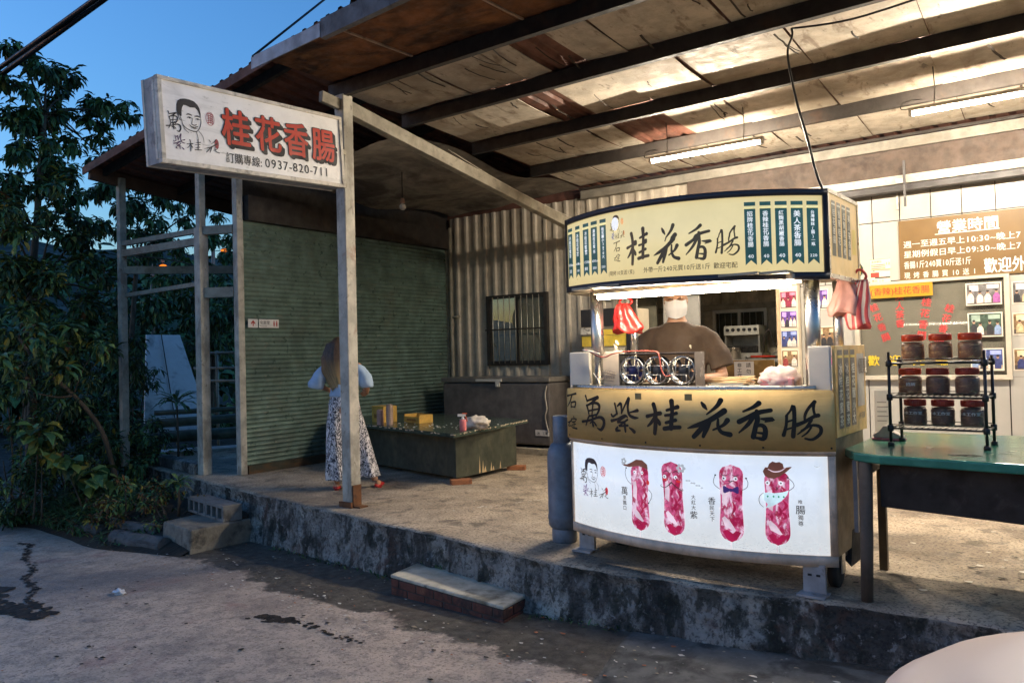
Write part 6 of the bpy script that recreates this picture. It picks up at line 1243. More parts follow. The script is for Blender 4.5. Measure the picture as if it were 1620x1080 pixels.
for x in (-15.8, -14.3, -12.8): b = MB(); b.tube([(x, 9.45, -.4), (x, 9.45, 1.6)], .03, 8); b.build('post', M_GREYSTEEL, rl)
M_AMBER = lamp_mat('amber_lamp', (1., .22, .02), .14)
for i, (y, z, lb) in enumerate(((10.47, 3.71, 'distant amber street lamp seen left of the front shed post'), (12.17, 4.27, 'distant amber street lamp seen right of the front shed post'))):
    t = thing('street_lamp', lb, 'street lamp', (-18, y, -.4), 0, 'amber street lamps'); b = MB(); b.tube([(-18.5, y, -.4), (-18.5, y, z + .3), (-18, y, z + .16)], .05, 8); b.build('pole', M_GREYSTEEL, t); b = MB(); b.ell((-18, y, z), (.10, .10, .075), 10, 6); b.build('lantern', M_AMBER, t)
# ================================================================== PEOPLE (local frame: facing +y, their right is +x)
SKIN = mat('skin', (.50, .27, .16), .5, vary=.08, vscale=14, layers=[((.56, .22, .14), 9., .55, .8, (1, 1, 1), .4)])
def ering(z, rx, ry, cx=0., cy=0., n=20): return [(cx + rx * math.cos(2 * math.pi * k / n), cy + ry * math.sin(2 * math.pi * k / n), z) for k in range(n)]
def hand(mb, w, d, side, curl=.5, s=1.):
    """w wrist, d unit direction of the palm, side = unit direction of the thumb"""
    w, d, side = Vector(w), Vector(d).normalized(), Vector(side); side = (side - d * side.dot(d)).normalized(); pn = d.cross(side)
    c = w + d * .045 * s; M_ = Matrix((side, d, pn)).transposed(); mb.ell(c, (.040 * s, .050 * s, .017 * s), 12, 8, M_)
    for i, (o, L) in enumerate(((.030, .068), (.010, .078), (-.010, .072), (-.029, .056))):
        p0 = w + d * .075 * s + side * o * s; p1 = p0 + d * L * .45 * s - pn * .25 * curl * L * s; p2 = p1 + d * L * .33 * s * (1 - .5 * curl) - pn * .5 * curl * L * s; p3 = p2 + d * L * .25 * s * (1 - curl) - pn * .35 * (curl + .2) * L * s
        mb.tube([p0 - d * .015, p0, p1, p2, p3], [.0095 * s, .0095 * s, .009 * s, .0085 * s, .0065 * s], 8)
    t0 = w + d * .025 * s + side * .028 * s; mb.tube([t0 - side * .01, t0 + side * .018 * s + d * .022 * s, t0 + side * .026 * s + d * .052 * s - pn * .008], [.013 * s, .0115 * s, .0085 * s], 8)
def head(mb, c, s, M_=None):
    """c centre of the skull, s = head height / .23 ; local forward +y, turned by M_"""
    M_ = M_ or Matrix.Identity(3); q = lambda x, y, z: Vector(c) + M_ @ (Vector((x, y, z)) * s)
    mb.ell(q(0, -.008, .025), (.076 * s, .094 * s, .092 * s), 18, 12, M_); mb.ell(q(0, .020, -.045), (.060 * s, .066 * s, .072 * s), 16, 10, M_); mb.ell(q(0, .058, -.088), (.030 * s, .026 * s, .024 * s), 12, 8, M_)
    mb.ell(q(0, .088, -.022), (.013 * s, .018 * s, .026 * s), 10, 8, M_); mb.ell(q(0, .094, -.036), (.018 * s, .012 * s, .011 * s), 10, 8, M_)
    mb.ell(q(0, .078, -.064), (.026 * s, .012 * s, .010 * s), 10, 6, M_); mb.ell(q(0, .074, .022), (.058 * s, .018 * s, .012 * s), 12, 6, M_)
    for sx in (-1, 1): mb.ell(q(sx * .078, -.005, -.012), (.012 * s, .022 * s, .033 * s), 10, 8, M_); mb.ell(q(sx * .040, .062, -.030), (.022 * s, .020 * s, .022 * s), 10, 6, M_)
    return q
# ---- the vendor
vd = thing('person', 'vendor in a brown t-shirt and pale face mask standing behind the food cart', 'person', (-2.37, 5.37, 0), rad(197))
b = MB()
b.loft([ering(.88, .155, .115), ering(1.0, .165, .12), ering(1.12, .165, .115), ering(1.28, .18, .12), ering(1.42, .195, .118), ering(1.50, .165, .095), ering(1.54, .09, .075), ering(1.60, .060, .062, 0, .01), ering(1.68, .056, .060, 0, .03)])
for sx in (-1, 1):
    b.tube([(sx * .10, 0, .95), (sx * .115, .01, .55), (sx * .11, .0, .30), (sx * .11, -.02, .07)], [.088, .066, .058, .040], 14); b.ell((sx * .115, .06, .04), (.045, .13, .04), 12, 8)
    b.ell((sx * .185, 0, 1.455), (.050, .05, .05), 12, 8)
    el = (sx * .315, .02, 1.17); wr = (sx * .20, .25, 1.16)
    b.tube([(sx * .19, 0, 1.455), (sx * .265, .0, 1.33), el, (sx * .27, .13, 1.155), wr], [.056, .050, .041, .038, .027], 12); hand(b, wr, (-sx * .45, .8, .05), (-sx * .6, -.4, .5), .55)
MH = Matrix.Rotation(rad(-17), 3, 'X') @ Matrix.Rotation(rad(6), 3, 'Z')
qv = head(b, (0, .055, 1.730), 1.0, MH)
bo = fuse(b, .0075, 5).build('body', SKIN, vd, world=False)
b = MB()
b.loft([ering(.90, .20, .15), ering(.98, .20, .150), ering(1.10, .20, .142), ering(1.25, .212, .142), ering(1.38, .228, .138), ering(1.46, .225, .122), ering(1.51, .180, .102), ering(1.545, .115, .088), ering(1.565, .082, .078, 0, .005)])
for sx in (-1, 1): b.tube([(sx * .10, 0, 1.475), (sx * .17, 0, 1.462), (sx * .225, 0, 1.425), (sx * .272, .005, 1.35), (sx * .308, .012, 1.27), (sx * .322, .015, 1.225)], [.070, .074, .078, .081, .084, .088], 16)
tsh = fuse(b, .010, 7)
for i, v in enumerate(tsh.v):
    k = min(1, max(0, (1.5 - v.z) / .2)); fd = math.sin(26 * v.x + 11 * v.z) + 1.2 * nz3((v.x, v.y, v.z * .6), 9.); v.y += .009 * fd * k; v.x += .006 * math.sin(34 * v.z + 9 * v.x) * k
M_TEE = mat('brown_cotton', (.085, .055, .036), .85, layers=[((.06, .038, .025), 5., .45, .7)], bump=(160, .2, .002), vary=.1)
ts = tsh.build('t_shirt', M_TEE, vd, world=False)
b = MB(); n = 22
for k in range(n):
    a0, a1 = 2 * math.pi * k / n, 2 * math.pi * (k + 1) / n
b.tube([(.078 * math.cos(2 * math.pi * k / n), .006 + .076 * math.sin(2 * math.pi * k / n), 1.560 - .012 * math.sin(2 * math.pi * k / n)) for k in range(n + 1)], .009, 6, caps=False); b.build('neckband', M_TEE, vd, world=False)
b = MB(); b.ell((-.105, .146, 1.385), (.008, .005, .009), 8, 6); b.ell((-.109, .148, 1.372), (.005, .005, .006), 8, 6); b.build('chest_badge', mat('badge_cream', (.75, .68, .52), .6), vd, world=False)
b = MB(); b.loft([ering(.55, .07, .07, -.12), ering(.7, .085, .085, -.115), ering(.9, .10, .12, -.09), ering(.98, .10, .12, -.08)]); b.loft([ering(.55, .07, .07, .12), ering(.7, .085, .085, .115), ering(.9, .10, .12, .09), ering(.98, .10, .12, .08)])
for sx in (-1, 1): b.loft([ering(.07, .062, .062, sx * .112, -.01), ering(.3, .068, .07, sx * .113), ering(.6, .078, .08, sx * .115)])
b.loft([ering(.84, .175, .135), ering(.93, .18, .138), ering(1.0, .178, .132)]); fuse(b, .011, 4).build('trousers', mat('dark_trousers', (.03, .03, .035), .8), vd, world=False)
for sx in (-1, 1): b = MB(); b.ell((sx * .115, .065, .040), (.055, .145, .042), 14, 8); b.build('shoe', mat('black_shoe', (.02, .018, .018), .5), vd, world=False)
b = MB(); b.smooth = True
def msk(a, c):
    th = (a - .5) * 2.5; z = .004 - .115 * c; r = .100 - .018 * abs(c - .45); r -= .010 * max(0, c - .7)
    return qv(r * .86 * math.sin(th), .005 + r * 1.08 * math.cos(th) + .012 * math.exp(-(th * 3) ** 2) * (1 - c), z + .020 * math.exp(-(th * 2.6) ** 2) * (1 - c) * 1.0 - .012 * (1 - abs(th)) * c + (.0022 * math.sin(c * 31)))
b.grid(msk, 24, 16); b.build('face_mask', mat('mask_cream', (.82, .80, .78), .7, vary=.04), vd, world=False)
b = MB()
for sx in (-1, 1):
    for z in (-.005, -.085): b.tube([qv(sx * .079, .035, z), qv(sx * .083, .01, (z - .02) * .6), qv(sx * .084, -.012, -.012)], .0022, 5)
b.build('mask_loop', mat('loop_white', (.75, .7, .6), .6), vd, world=False)
b = MB(); b.smooth = True
def hairf(a, c):
    th = 2 * math.pi * a; ph = c * (1.25 + .55 * (math.sin(th) < 0) * 1.0) ; k = 1 + .03 * nz3((math.cos(th) * 3, math.sin(th) * 3, c * 4), 2.)
    ph = c * (1.18 - .40 * math.sin(th)); return qv(.084 * math.sin(ph) * math.cos(th) * k, -.010 + .101 * math.sin(ph) * math.sin(th) * k, .028 + .099 * math.cos(ph) * k)
b.grid(hairf, 34, 12); b.build('hair', mat('black_hair', (.016, .013, .012), .45, vary=.2), vd, world=False)
for sx in (-1, 1):
    b = MB(); b.ell(qv(sx * .031, .078, .000), (.012, .008, .006), 10, 8); b.build('eye', mat('eye_white', (.6, .56, .5), .2), vd, world=False)
    b = MB(); b.tube([qv(sx * .015, .090, .020), qv(sx * .032, .092, .026), qv(sx * .05, .078, .020)], [.003, .0042, .002], 6); b.build('eyebrow', mat('black_hair', (.016, .013, .012)), vd, world=False)
# ---- the woman at the low table, seen from behind
wm = thing('person', 'woman with long fair-tipped hair, blue blouse and patterned wide trousers facing the shutter', 'person', (-6.217, 5.59, 0), rad(47))
b = MB()
b.loft([ering(.80, .150, .115), ering(.90, .155, .115), ering(1.00, .118, .090), ering(1.10, .120, .088, 0, .01), ering(1.20, .145, .095, 0, .015), ering(1.28, .150, .080, 0, .02), ering(1.32, .075, .06, 0, .03), ering(1.37, .046, .05, -.02, .045), ering(1.44, .044, .05, -.045, .065)])
for sx, el, wr, hd in ((-1, (-.285, .03, 1.10), (-.16, .20, 1.03), (.5, .8, -.1)), (1, (.235, .02, 1.06), (.24, .20, 1.00), (-.2, .9, -.15))):
    b.ell((sx * .150, .015, 1.265), (.048, .05, .05), 12, 8); b.tube([(sx * .15, .015, 1.27), ((sx * .15 + el[0]) / 2, .02, (1.27 + el[2]) / 2), el, ((el[0] + wr[0]) / 2, (el[1] + wr[1]) / 2, (el[2] + wr[2]) / 2), wr], [.044, .039, .033, .031, .022], 12); hand(b, wr, hd, (-sx * .6, 0, .6), .6, .9)
for kx, ax, ay, tx in ((-.11, -.085, -.02, -.10), (.18, .305, .0, .40)):
    b.tube([(.085 * (1 if ax > 0 else -1), 0, .86), (kx, .02, .48), ((kx + ax) / 2, .0, .26), (ax, ay, .075)], [.078, .056, .048, .032], 14); b.ell((ax + (tx - ax) * .3, ay + .06, .035), (.036, .10, .032), 12, 8)
MHw = Matrix.Rotation(rad(-28), 3, 'X'); qw = head(b, (-.05, .095, 1.475), .95, MHw)
fuse(b, .0075, 5).build('body', SKIN, wm, world=False)
b = MB(); b.loft([ering(.965, .150, .118), ering(1.0, .146, .115), ering(1.08, .142, .110, 0, .01), ering(1.18, .160, .112, 0, .012), ering(1.26, .172, .098, 0, .015), ering(1.30, .130, .08, 0, .02), ering(1.325, .085, .066, 0, .03)])
b.tube([(-.12, .015, 1.262), (-.19, .015, 1.235), (-.245, .02, 1.165), (-.285, .03, 1.09), (-.292, .032, 1.055)], [.058, .068, .078, .084, .070], 16)
b.tube([(.12, .015, 1.262), (.18, .015, 1.225), (.215, .02, 1.155), (.238, .03, 1.085), (.24, .03, 1.05)], [.058, .066, .075, .080, .068], 16)
bl = fuse(b, .010, 5)
for v in bl.v: v.y += .008 * math.sin(40 * v.x + 18 * v.z); v.x += .005 * math.sin(44 * v.z)
bl.build('blouse', mat('pale_blue_cotton', (.38, .50, .66), .8, vary=.12, vscale=9, bump=(60, .2, .003)), wm, world=False)
b = MB()
b.loft([ering(.86, .165, .130), ering(.92, .155, .125), ering(.985, .132, .105)])
b.loft([ering(.10, .128, .112, -.075, 0), ering(.2, .124, .11, -.08, 0), ering(.45, .112, .108, -.09, 0), ering(.70, .105, .115, -.08, 0), ering(.90, .09, .11, -.06, 0)])
b.loft([ering(.12, .108, .108, .245, 0), ering(.2, .106, .106, .225, 0), ering(.45, .104, .106, .165, 0), ering(.70, .105, .115, .10, 0), ering(.90, .09, .11, .06, 0)])
tr = fuse(b, .011, 5)
for v in tr.v:
    k = max(0, (.85 - v.z)); v.y += .03 * k * math.sin(38 * v.x + 3 * v.z); v.x += .015 * k * math.sin(30 * v.y + 4 * v.z)
Z_ = (1.5, 1.5, .7)
M_PAT = mat('leaf_print', (.74, .70, .70), .8, layers=[((.012, .011, .022), 12.5, .435, .445, Z_), ((.74, .70, .70), 12.5, .487, .497, Z_), ((.012, .011, .022), 12.5, .535, .545, Z_), ((.74, .70, .70), 12.5, .59, .60, Z_)], vary=.04)
tr.build('trousers', M_PAT, wm, world=False)
b = MB(); b.loft([ering(.955, .140, .112), ering(.985, .136, .108)], caps=False); b.build('waistband', mat('waist_cream', (.42, .34, .26), .7), wm, world=False)
for ax, ay, tx in ((-.085, -.02, -.10), (.305, .0, .40)):
    b = MB(); M_ = Matrix.Rotation(-math.atan2(tx - ax, .25), 3, 'Z'); c = Vector((ax + (tx - ax) * .45, ay + .055, .022)); b.ell(c, (.042, .118, .026), 14, 8, M_); b.box(c.x - .02, c.x + .02, c.y - .09, c.y - .06, 0, .03); b.build('red_shoe', mat('red_leather', (.52, .035, .03), .3), wm, world=False)
b = MB(); b.smooth = True
def lh(a, c):
    th = math.pi * (1.0 + 1.16 * (a - .5) * 2 * .86) + math.pi / 2; f = c
    top = Vector((math.cos(th) * .080, math.sin(th) * .098 + .0, 0))
    if f < .3:
        ph = f / .3 * 1.5; p = qw(.086 * math.sin(ph) * math.cos(th), -.012 + .104 * math.sin(ph) * math.sin(th), .022 + .098 * math.cos(ph)); return p
    g_ = (f - .3) / .7; base = qw(.086 * math.cos(th), -.012 + .104 * math.sin(th), .022); z = base.z - .47 * g_
    k = 1 + .55 * math.sin(math.pi * min(1, g_ * 1.05)) * .6 - .35 * g_ * g_
    st = 1 + .07 * math.sin(46 * th + 3 * g_) + .06 * nz3((th * 4, g_ * 3, 0), 2.)
    return Vector((base.x * k * 1.28 * st, (-.045 + (base.y - .07) * .60 * k - .055 * g_ * (1 - g_) - .03 * g_) * 1. + .04 * (1 - g_), z + .03 * nz3((th * 5, 1, 0), 2.) * g_))
b.grid(lh, 70, 26)
def hair_m(): 
    m = mat('fair_tipped_hair', (.085, .05, .028), .45, layers=[((.035, .02, .012), 60., .45, .65, (1, 1, .06), .8)], vary=.2)
    nt = m.node_tree; L = nt.links; bs = nt.nodes['Principled BSDF']; old = bs.inputs['Base Color'].links[0].from_socket
    tc = nt.nodes.new('ShaderNodeTexCoord'); s_ = nt.nodes.new('ShaderNodeSeparateXYZ'); L.new(tc.outputs['Object'], s_.inputs[0]); r = nt.nodes.new('ShaderNodeMapRange'); L.new(s_.outputs[2], r.inputs[0]); r.inputs[1].default_value = 1.36; r.inputs[2].default_value = 1.12
    x = nt.nodes.new('ShaderNodeMix'); x.data_type = 'RGBA'; L.new(r.outputs[0], x.inputs[0]); L.new(old, x.inputs[6]); x.inputs[7].default_value = (.36, .25, .12, 1); L.new(x.outputs[2], bs.inputs['Base Color']); return m
b.build('hair', hair_m(), wm, world=False)
for sx in (-1, 1): b = MB(); b.ell(qw(sx * .031, .078, .000), (.011, .008, .006), 10, 8); b.build('eye', mat('eye_white', (.6, .56, .5)), wm, world=False)
b = MB(); b.ell(qw(0, .088, -.066), (.018, .008, .006), 10, 6); b.build('lips', mat('lips', (.45, .12, .10), .4), wm, world=False)
# ================================================================== TREES, BUSHES, UNDERGROWTH
LEAFM = [mat('leaf_dark', (.032, .062, .022), .55, vary=.4, vscale=3), mat('leaf_mid', (.07, .15, .05), .5, vary=.4, vscale=3), mat('leaf_light', (.15, .23, .065), .5, vary=.35, vscale=3), mat('leaf_yellow', (.22, .19, .03), .55, vary=.35, vscale=3), mat('leaf_brown', (.13, .065, .025), .7, vary=.4, vscale=3)]
BARK = mat('bark', (.10, .07, .045), .9, layers=[((.04, .03, .02), 6., .45, .65, (1, 1, .3), .8)], bump=(30, .7, .01))
def leaf(mb, p, d, L, W, up=None, m=0, fold=.25, curve=.25):
    d = d.normalized(); s = d.cross(Vector((0, 0, 1)) if abs(d.z) < .95 else Vector((1, 0, 0))).normalized(); n = s.cross(d)
    if up: s = (s * math.cos(up) + n * math.sin(up)); n = s.cross(d)
    a = p; m1 = p + d * L * .35 - n * L * curve * .05; m2 = p + d * L * .70 - n * L * curve * .3; t = p + d * L - n * L * curve
    w1, w2 = s * W * .5, s * W * .42; u = n * W * fold
    mb.m = m; i = [mb.P(q) for q in (a, m1 + w1 + u, m2 + w2 + u, t, m2 - w2 + u, m1 - w1 + u, m1, m2)]
    for f in ((0, 6, 1), (1, 6, 7, 2), (2, 7, 3), (0, 5, 6), (5, 4, 7, 6), (4, 3, 7)): mb.F([i[k] for k in f])
def pick(r, w):
    x = r.random() * sum(w)
    for i, a in enumerate(w):
        x -= a
        if x <= 0: return i
    return 0
def crown(mb, clumps, n, L, r, w=(5, 4, 1.5, .3, .1), droop=.5, shell=.55, aspect=.38, spray=1, sub=0):
    if sub: clumps = [(c[0] + r.gauss(0, .62) * c[3], c[1] + r.gauss(0, .62) * c[3], c[2] + r.gauss(0, .55) * c[3], c[3] * r.uniform(.26, .46)) for c in clumps for _ in range(sub)]
    tot = sum(c[3] ** 2 for c in clumps)
    for cx, cy, cz, cr_, in clumps:
        k = int(n * cr_ ** 2 / tot)
        for _ in range(k):
            v = Vector((r.gauss(0, 1), r.gauss(0, 1), r.gauss(0, .8))).normalized(); rad_ = cr_ * (shell + (1 - shell) * r.random()) * (.75 + .5 * abs(nz3(v, 2., cx + cy)))
            p = Vector((cx, cy, cz)) + v * rad_; d = v * .8 + Vector((r.uniform(-1, 1), r.uniform(-1, 1), r.uniform(-.6, .4))) * .8 - Vector((0, 0, droop)); m = pick(r, w)
            for q in range(spray):
                dd = d + Vector((r.uniform(-1, 1), r.uniform(-1, 1), r.uniform(-.5, .5))) * (.8 if spray > 1 else 0); leaf(mb, p, dd, L * r.choice([.45, .7, .9, 1.1, 1.3]) * r.uniform(.85, 1.15), L * aspect * r.uniform(.7, 1.2), r.uniform(-.6, .6), m, .22, r.uniform(.05, .5))
def limb(mb, pts, r0_, r1_): pts = cr([tuple(p) for p in pts], 4); n = len(pts); mb.tube(pts, [r0_ + (r1_ - r0_) * k / (n - 1) for k in range(n)], 7)
def tree(label, base, trunk, limbs, clumps, n, L, seed, w=(5, 4, 1.5, .3, .1), droop=.5, aspect=.38, name='broadleaf_tree', group='trees beside the shed', spray=1, tr=.07, sub=6):
    t = thing(name, label, 'tree', base, 0, group); r = random.Random(seed); b = MB(); limb(b, trunk, tr, tr * .5)
    for l in limbs: limb(b, l, tr * .5, tr * .15)
    for c in clumps:
        a = min(trunk, key=lambda p: (Vector(p) - Vector(c[:3])).length); limb(b, [a, (Vector(a) + Vector(c[:3])) / 2 + Vector((0, 0, .1)), c[:3]], tr * .3, .006)
    b.build('trunk', BARK, t); b = MB(); crown(b, clumps, n, L, r, w, droop, .25, aspect, spray, sub); b.build('crown', LEAFM, t); return t
def q12(x, y, X=-12., r=.5):
    k = X / -12.; Yv = (4.60 + .0085 * x + .0000035 * x * x) * k; z = 1.35 + (4.28 - .0088 * (y - 100) + .0019 * x) * k; return (X, Yv, z, r)
tree('tall tree with drooping pointed leaves against the sky at the left edge', (-12.3, 5.1, -.3), [(-12.3, 5.1, -.3), (-12.2, 5.0, 1.5), (-12.1, 5.1, 3.2), (-12.0, 5.2, 5.0)], [],
     [q12(30, 95, -12, .22), q12(75, 115, -12, .30), q12(105, 160, -12.1, .42), q12(40, 170, -12.2, .48), q12(150, 185, -12, .26), q12(185, 185, -11.9, .22), q12(130, 230, -12.2, .40), q12(60, 245, -12.3, .50), q12(10, 290, -12.1, .45), q12(100, 300, -12.2, .42), q12(165, 270, -12.4, .28), q12(5, 130, -12, .30)], 2700, .15, 3, (3, 5, 1.6, .1, 0), .62, .34, spray=2, sub=7)
tree('dark bushy tree below the drooping crown at the left edge', (-11.2, 4.6, -.3), [(-11.2, 4.6, -.3), (-11.15, 4.65, 1.2), (-11.1, 4.7, 2.4)], [],
     [q12(10, 360, -11, .5), q12(80, 370, -11.2, .45), q12(40, 440, -11, .55), q12(120, 430, -11.2, .42), q12(150, 370, -11.5, .30), q12(20, 520, -10.8, .5), q12(100, 510, -11, .5), q12(160, 500, -11.2, .28)], 5200, .125, 5, (6, 4, 1.2, .9, .2), .4, .42)
tree('loose tree with sky showing through its leaves behind the left shed post', (-14.5, 7.6, -.3), [(-14.5, 7.6, -.3), (-14.4, 7.7, 1.6), (-14.3, 7.8, 3.4)], [],
     [q12(215, 300, -14, .42), q12(260, 330, -14.2, .50), q12(215, 380, -14, .45), q12(300, 370, -14.3, .45), q12(255, 430, -14.2, .55), q12(330, 350, -14.5, .35), q12(350, 420, -14.6, .48), q12(165, 330, -13.8, .45), (-14, 7.4, 1.9, .7), (-14, 8.4, 1.6, .7), (-14.2, 9.4, 2.2, .6), (-14.2, 9.6, 3.1, .45), (-14, 6.6, 1.4, .6)], 9500, .155, 7, (5, 4, 1.4, .3, 0), .6, .36)
tree('tree with dense dark crown farther back between the shed posts', (-17, 11, -.3), [(-17, 11, -.3), (-16.8, 11, 1.5), (-16.6, 11, 3.)], [],
     [(-16.5, 9.0, 2.2, .9), (-16.5, 10.4, 2.6, 1.0), (-16.6, 11.6, 2.3, 1.0), (-16.8, 12.8, 2.8, 1.0), (-16.5, 10.2, 1.0, 1.0), (-16.6, 12., .9, 1.1), (-17, 13.8, 1.6, 1.2), (-16.8, 8.0, 1.0, .9), (-16.4, 11.2, 3.3, .6), (-16.4, 12.6, 3.5, .6), (-16.4, 9.6, 3.2, .55)], 6500, .24, 9, (6, 4, 1, .1, 0), .5, .34)
tree('slender tree with a bare leaning trunk in the undergrowth', (-9.9, 5.0, -.35), [(-9.75, 5.12, -.50), (-9.82, 5.02, .0), (-9.85, 4.88, .55), (-9.95, 4.6, 1.0), (-10.1, 4.3, 1.35), (-10.2, 4.1, 1.7)], [[(-9.95, 4.6, 1.0), (-10.0, 4.45, .98), (-10.1, 4.2, 1.05)]],
     [(-10.2, 4.15, 1.85, .34), (-10.1, 4.5, 1.65, .30), (-10.0, 4.9, 1.5, .28), (-10.1, 4.0, 1.3, .30)], 620, .15, 11, (5, 4, 2, .8, .2), .4, .40, 'leaning_tree', None, 1, .035)
# far woods: one mass
r = random.Random(21); b = MB(); wc = []
for i in range(110): yy = r.uniform(2, 34); dx = r.uniform(0, 9); wc.append((-23 - dx, yy, r.uniform(-.4, 1.4) + .45 * dx, r.uniform(1.2, 2.0)))
crown(b, wc, 9500, .62, r, (6, 4, .6, 0, 0), .3, .5, .45); o = b.build('woods', LEAFM); o['kind'] = 'stuff'; o['label'] = 'far dark wood seen between the shed posts'
# shrubs
def shrub(label, x, y, z, clumps, n, L, seed, w, aspect=.36, droop=.3, name='shrub'):
    f = 1.06; x, y, z = x * f, y * f, 1.35 - (1.35 - z) * f - .03; clumps = [(a * f, b_ * f, 1.35 - (1.35 - c_) * f, d_ * f) for a, b_, c_, d_ in clumps]
    t = thing(name, label, 'shrub', (x, y, z), 0, 'shrubs on the verge'); r = random.Random(seed); b = MB()
    for c in clumps: limb(b, [(x + r.uniform(-.08, .08), y + r.uniform(-.08, .08), z), ((x + c[0]) / 2 + r.uniform(-.1, .1), (y + c[1]) / 2, (z + c[2]) / 2), c[:3]], .014, .005)
    b.build('stem', BARK, t); b = MB(); crown(b, clumps, int(n * 1.5) if n > 300 else n, L * (.82 if n > 300 else 1), r, w, droop, .3, aspect, 1, 5 if n > 300 else 0); b.build('foliage', LEAFM, t)
shrub('dense dark shrub at the left edge above the strap leaves', -9.9, 3.95, -.3, [(-10.0, 3.9, .9, .45), (-9.8, 4.15, .55, .42), (-10.2, 4.2, 1.4, .5), (-9.9, 3.8, .3, .4), (-9.7, 4.4, 1.0, .35), (-9.6, 3.95, .0, .35), (-9.4, 4.3, .2, .35)], 2200, .12, 31, (7, 4, .8, .5, .3))
shrub('long leaved shrub in front of the leaning pale board', -10.6, 5.55, -.2, [(-10.6, 5.55, 1.25, .32), (-10.7, 5.75, .95, .30), (-10.6, 5.35, .85, .34), (-10.5, 5.5, 1.6, .26), (-10.6, 5.9, 1.35, .22), (-10.4, 5.4, .4, .36)], 950, .17, 33, (6, 5, 1.2, .3, 0), .20, .5)
shrub('low leafy shrub with yellow green leaves beside the left end of the forecourt', -9.6, 5.3, -.3, [(-9.6, 5.3, .25, .30), (-9.9, 5.1, .4, .34), (-9.4, 5.15, -.02, .28), (-9.75, 5.5, .1, .25), (-10.1, 5.5, .3, .3), (-9.2, 5.1, -.2, .22), (-8.7, 4.95, -.25, .18), (-9.2, 4.8, -.2, .25)], 1500, .11, 35, (5, 4, 2.5, .6, .2))
shrub('dark shrub filling the middle of the verge behind the bare trunk', -10.3, 4.7, -.3, [(-10.3, 4.7, .3, .45), (-10.4, 4.9, .8, .45), (-10.3, 4.4, .6, .42), (-10.5, 5.1, 1.4, .42), (-10.2, 4.6, .0, .4), (-10.0, 5.0, .2, .4), (-10.6, 5.4, .4, .4), (-10.3, 4.2, -.1, .35)], 2600, .12, 37, (7, 4, .8, .3, .2))
shrub('broad leaved seedling with a few pale round leaves low on the verge', -9.05, 4.3, -.35, [(-9.0, 4.35, .12, .16), (-9.1, 4.1, .28, .12)], 46, .20, 39, (1, 3, 4, .6, 0), .8, .5)
shrub('upright sapling with yellowing leaves at the left edge of the verge', -9.4, 3.95, -.3, [(-9.35, 3.95, .62, .15), (-9.4, 4.0, .4, .12)], 40, .20, 41, (1, 2, 3, 3, 0), .75, .5)
shrub('bright green seedling close to the road edge', -8.25, 4.28, -.35, [(-8.25, 4.28, -.10, .12), (-8.2, 4.3, .08, .09)], 60, .11, 43, (0, 2, 5, 1, 0), .45, .4)
shrub('reddish brown dry weed beside the logs', -8.3, 4.12, -.38, [(-8.4, 4.15, -.22, .20), (-8.1, 4.2, -.2, .2), (-8.7, 4.1, -.25, .18)], 420, .08, 45, (1, 1, .6, 1.5, 5), .4, .2, 'dry_weed')
shrub('dry weed clump between the logs and the concrete step', -7.55, 4.42, -.35, [(-7.6, 4.4, -.15, .24), (-7.9, 4.45, -.1, .22), (-7.4, 4.6, -.12, .18), (-8.1, 4.5, .05, .2)], 560, .075, 47, (2, 2, 1.2, 1.2, 4), .36, .2, 'dry_weed')
# rosette plant with long leaves in front of the pale board
def rosette(label, x, y, z0, z1, n, L, W, seed, w, name='rosette_plant', group='rosette plants'):
    t = thing(name, label, 'plant', (x, y, z0), 0, group); r = random.Random(seed); b = MB(); b.tube([(x, y, z0), (x + .02, y, (z0 + z1) / 2), (x, y, z1)], [.018, .014, .012], 7); b.build('stem', BARK, t)
    b = MB()
    for i in range(n): a = i * 2.4; el = r.uniform(-.15, .9); leaf(b, Vector((x, y, z1 + .004 * i)), Vector((math.cos(a), math.sin(a), el)), L * r.uniform(.8, 1.15), W, 0, pick(r, w), .15, .4)
    b.build('leaves', LEAFM, t)
rosette('long leaved rosette plant standing before the pale board', -9.95, 5.95, -.2, .78, 26, .33, .055, 51, (5, 5, 1, 0, 0))
rosette('small pale rosette plant beside the concrete step', -7.95, 4.75, -.3, .02, 18, .20, .05, 53, (1, 3, 4, 1, 0))
# strap-leaf undergrowth and grass
r = random.Random(61); b = MB()
def strap(x, y, z, h, w, a, m):
    d = Vector((math.cos(a), math.sin(a), 0)); s = Vector((-d.y, d.x, 0)) * w; pts = [Vector((x, y, z)) + d * (h * .9 * t ** 1.6) + Vector((0, 0, h * (1.5 * t - 1.05 * t * t))) for t in (0, .25, .5, .75, 1)]
    b.m = m; L = [b.P(p - s * k) for p, k in zip(pts, (.6, 1, .9, .6, .05))]; Q = [b.P(p + s * k) for p, k in zip(pts, (.6, 1, .9, .6, .05))]
    for i in range(4): b.F([L[i], Q[i], Q[i + 1], L[i + 1]])
for i in range(2600):
    x = r.uniform(-11.2, -7.9); y = road_edge(x) + .08 + abs(r.gauss(0, .55)); 
    if x > -8.9 and r.random() < .75: continue
    strap(x, y, rz(x) - .03 + .3 * min(1, max(0, y - 4.2)), r.uniform(.18, .46) * (1 if x < -8.8 else .6), r.uniform(.006, .014), r.uniform(0, 6.28), pick(r, (6, 5, .8, .1, .6)))
o = b.build('undergrowth', LEAFM); o['kind'] = 'stuff'; o['label'] = 'dark strap leaved ground cover along the left verge'
b = MB(); r = random.Random(63)
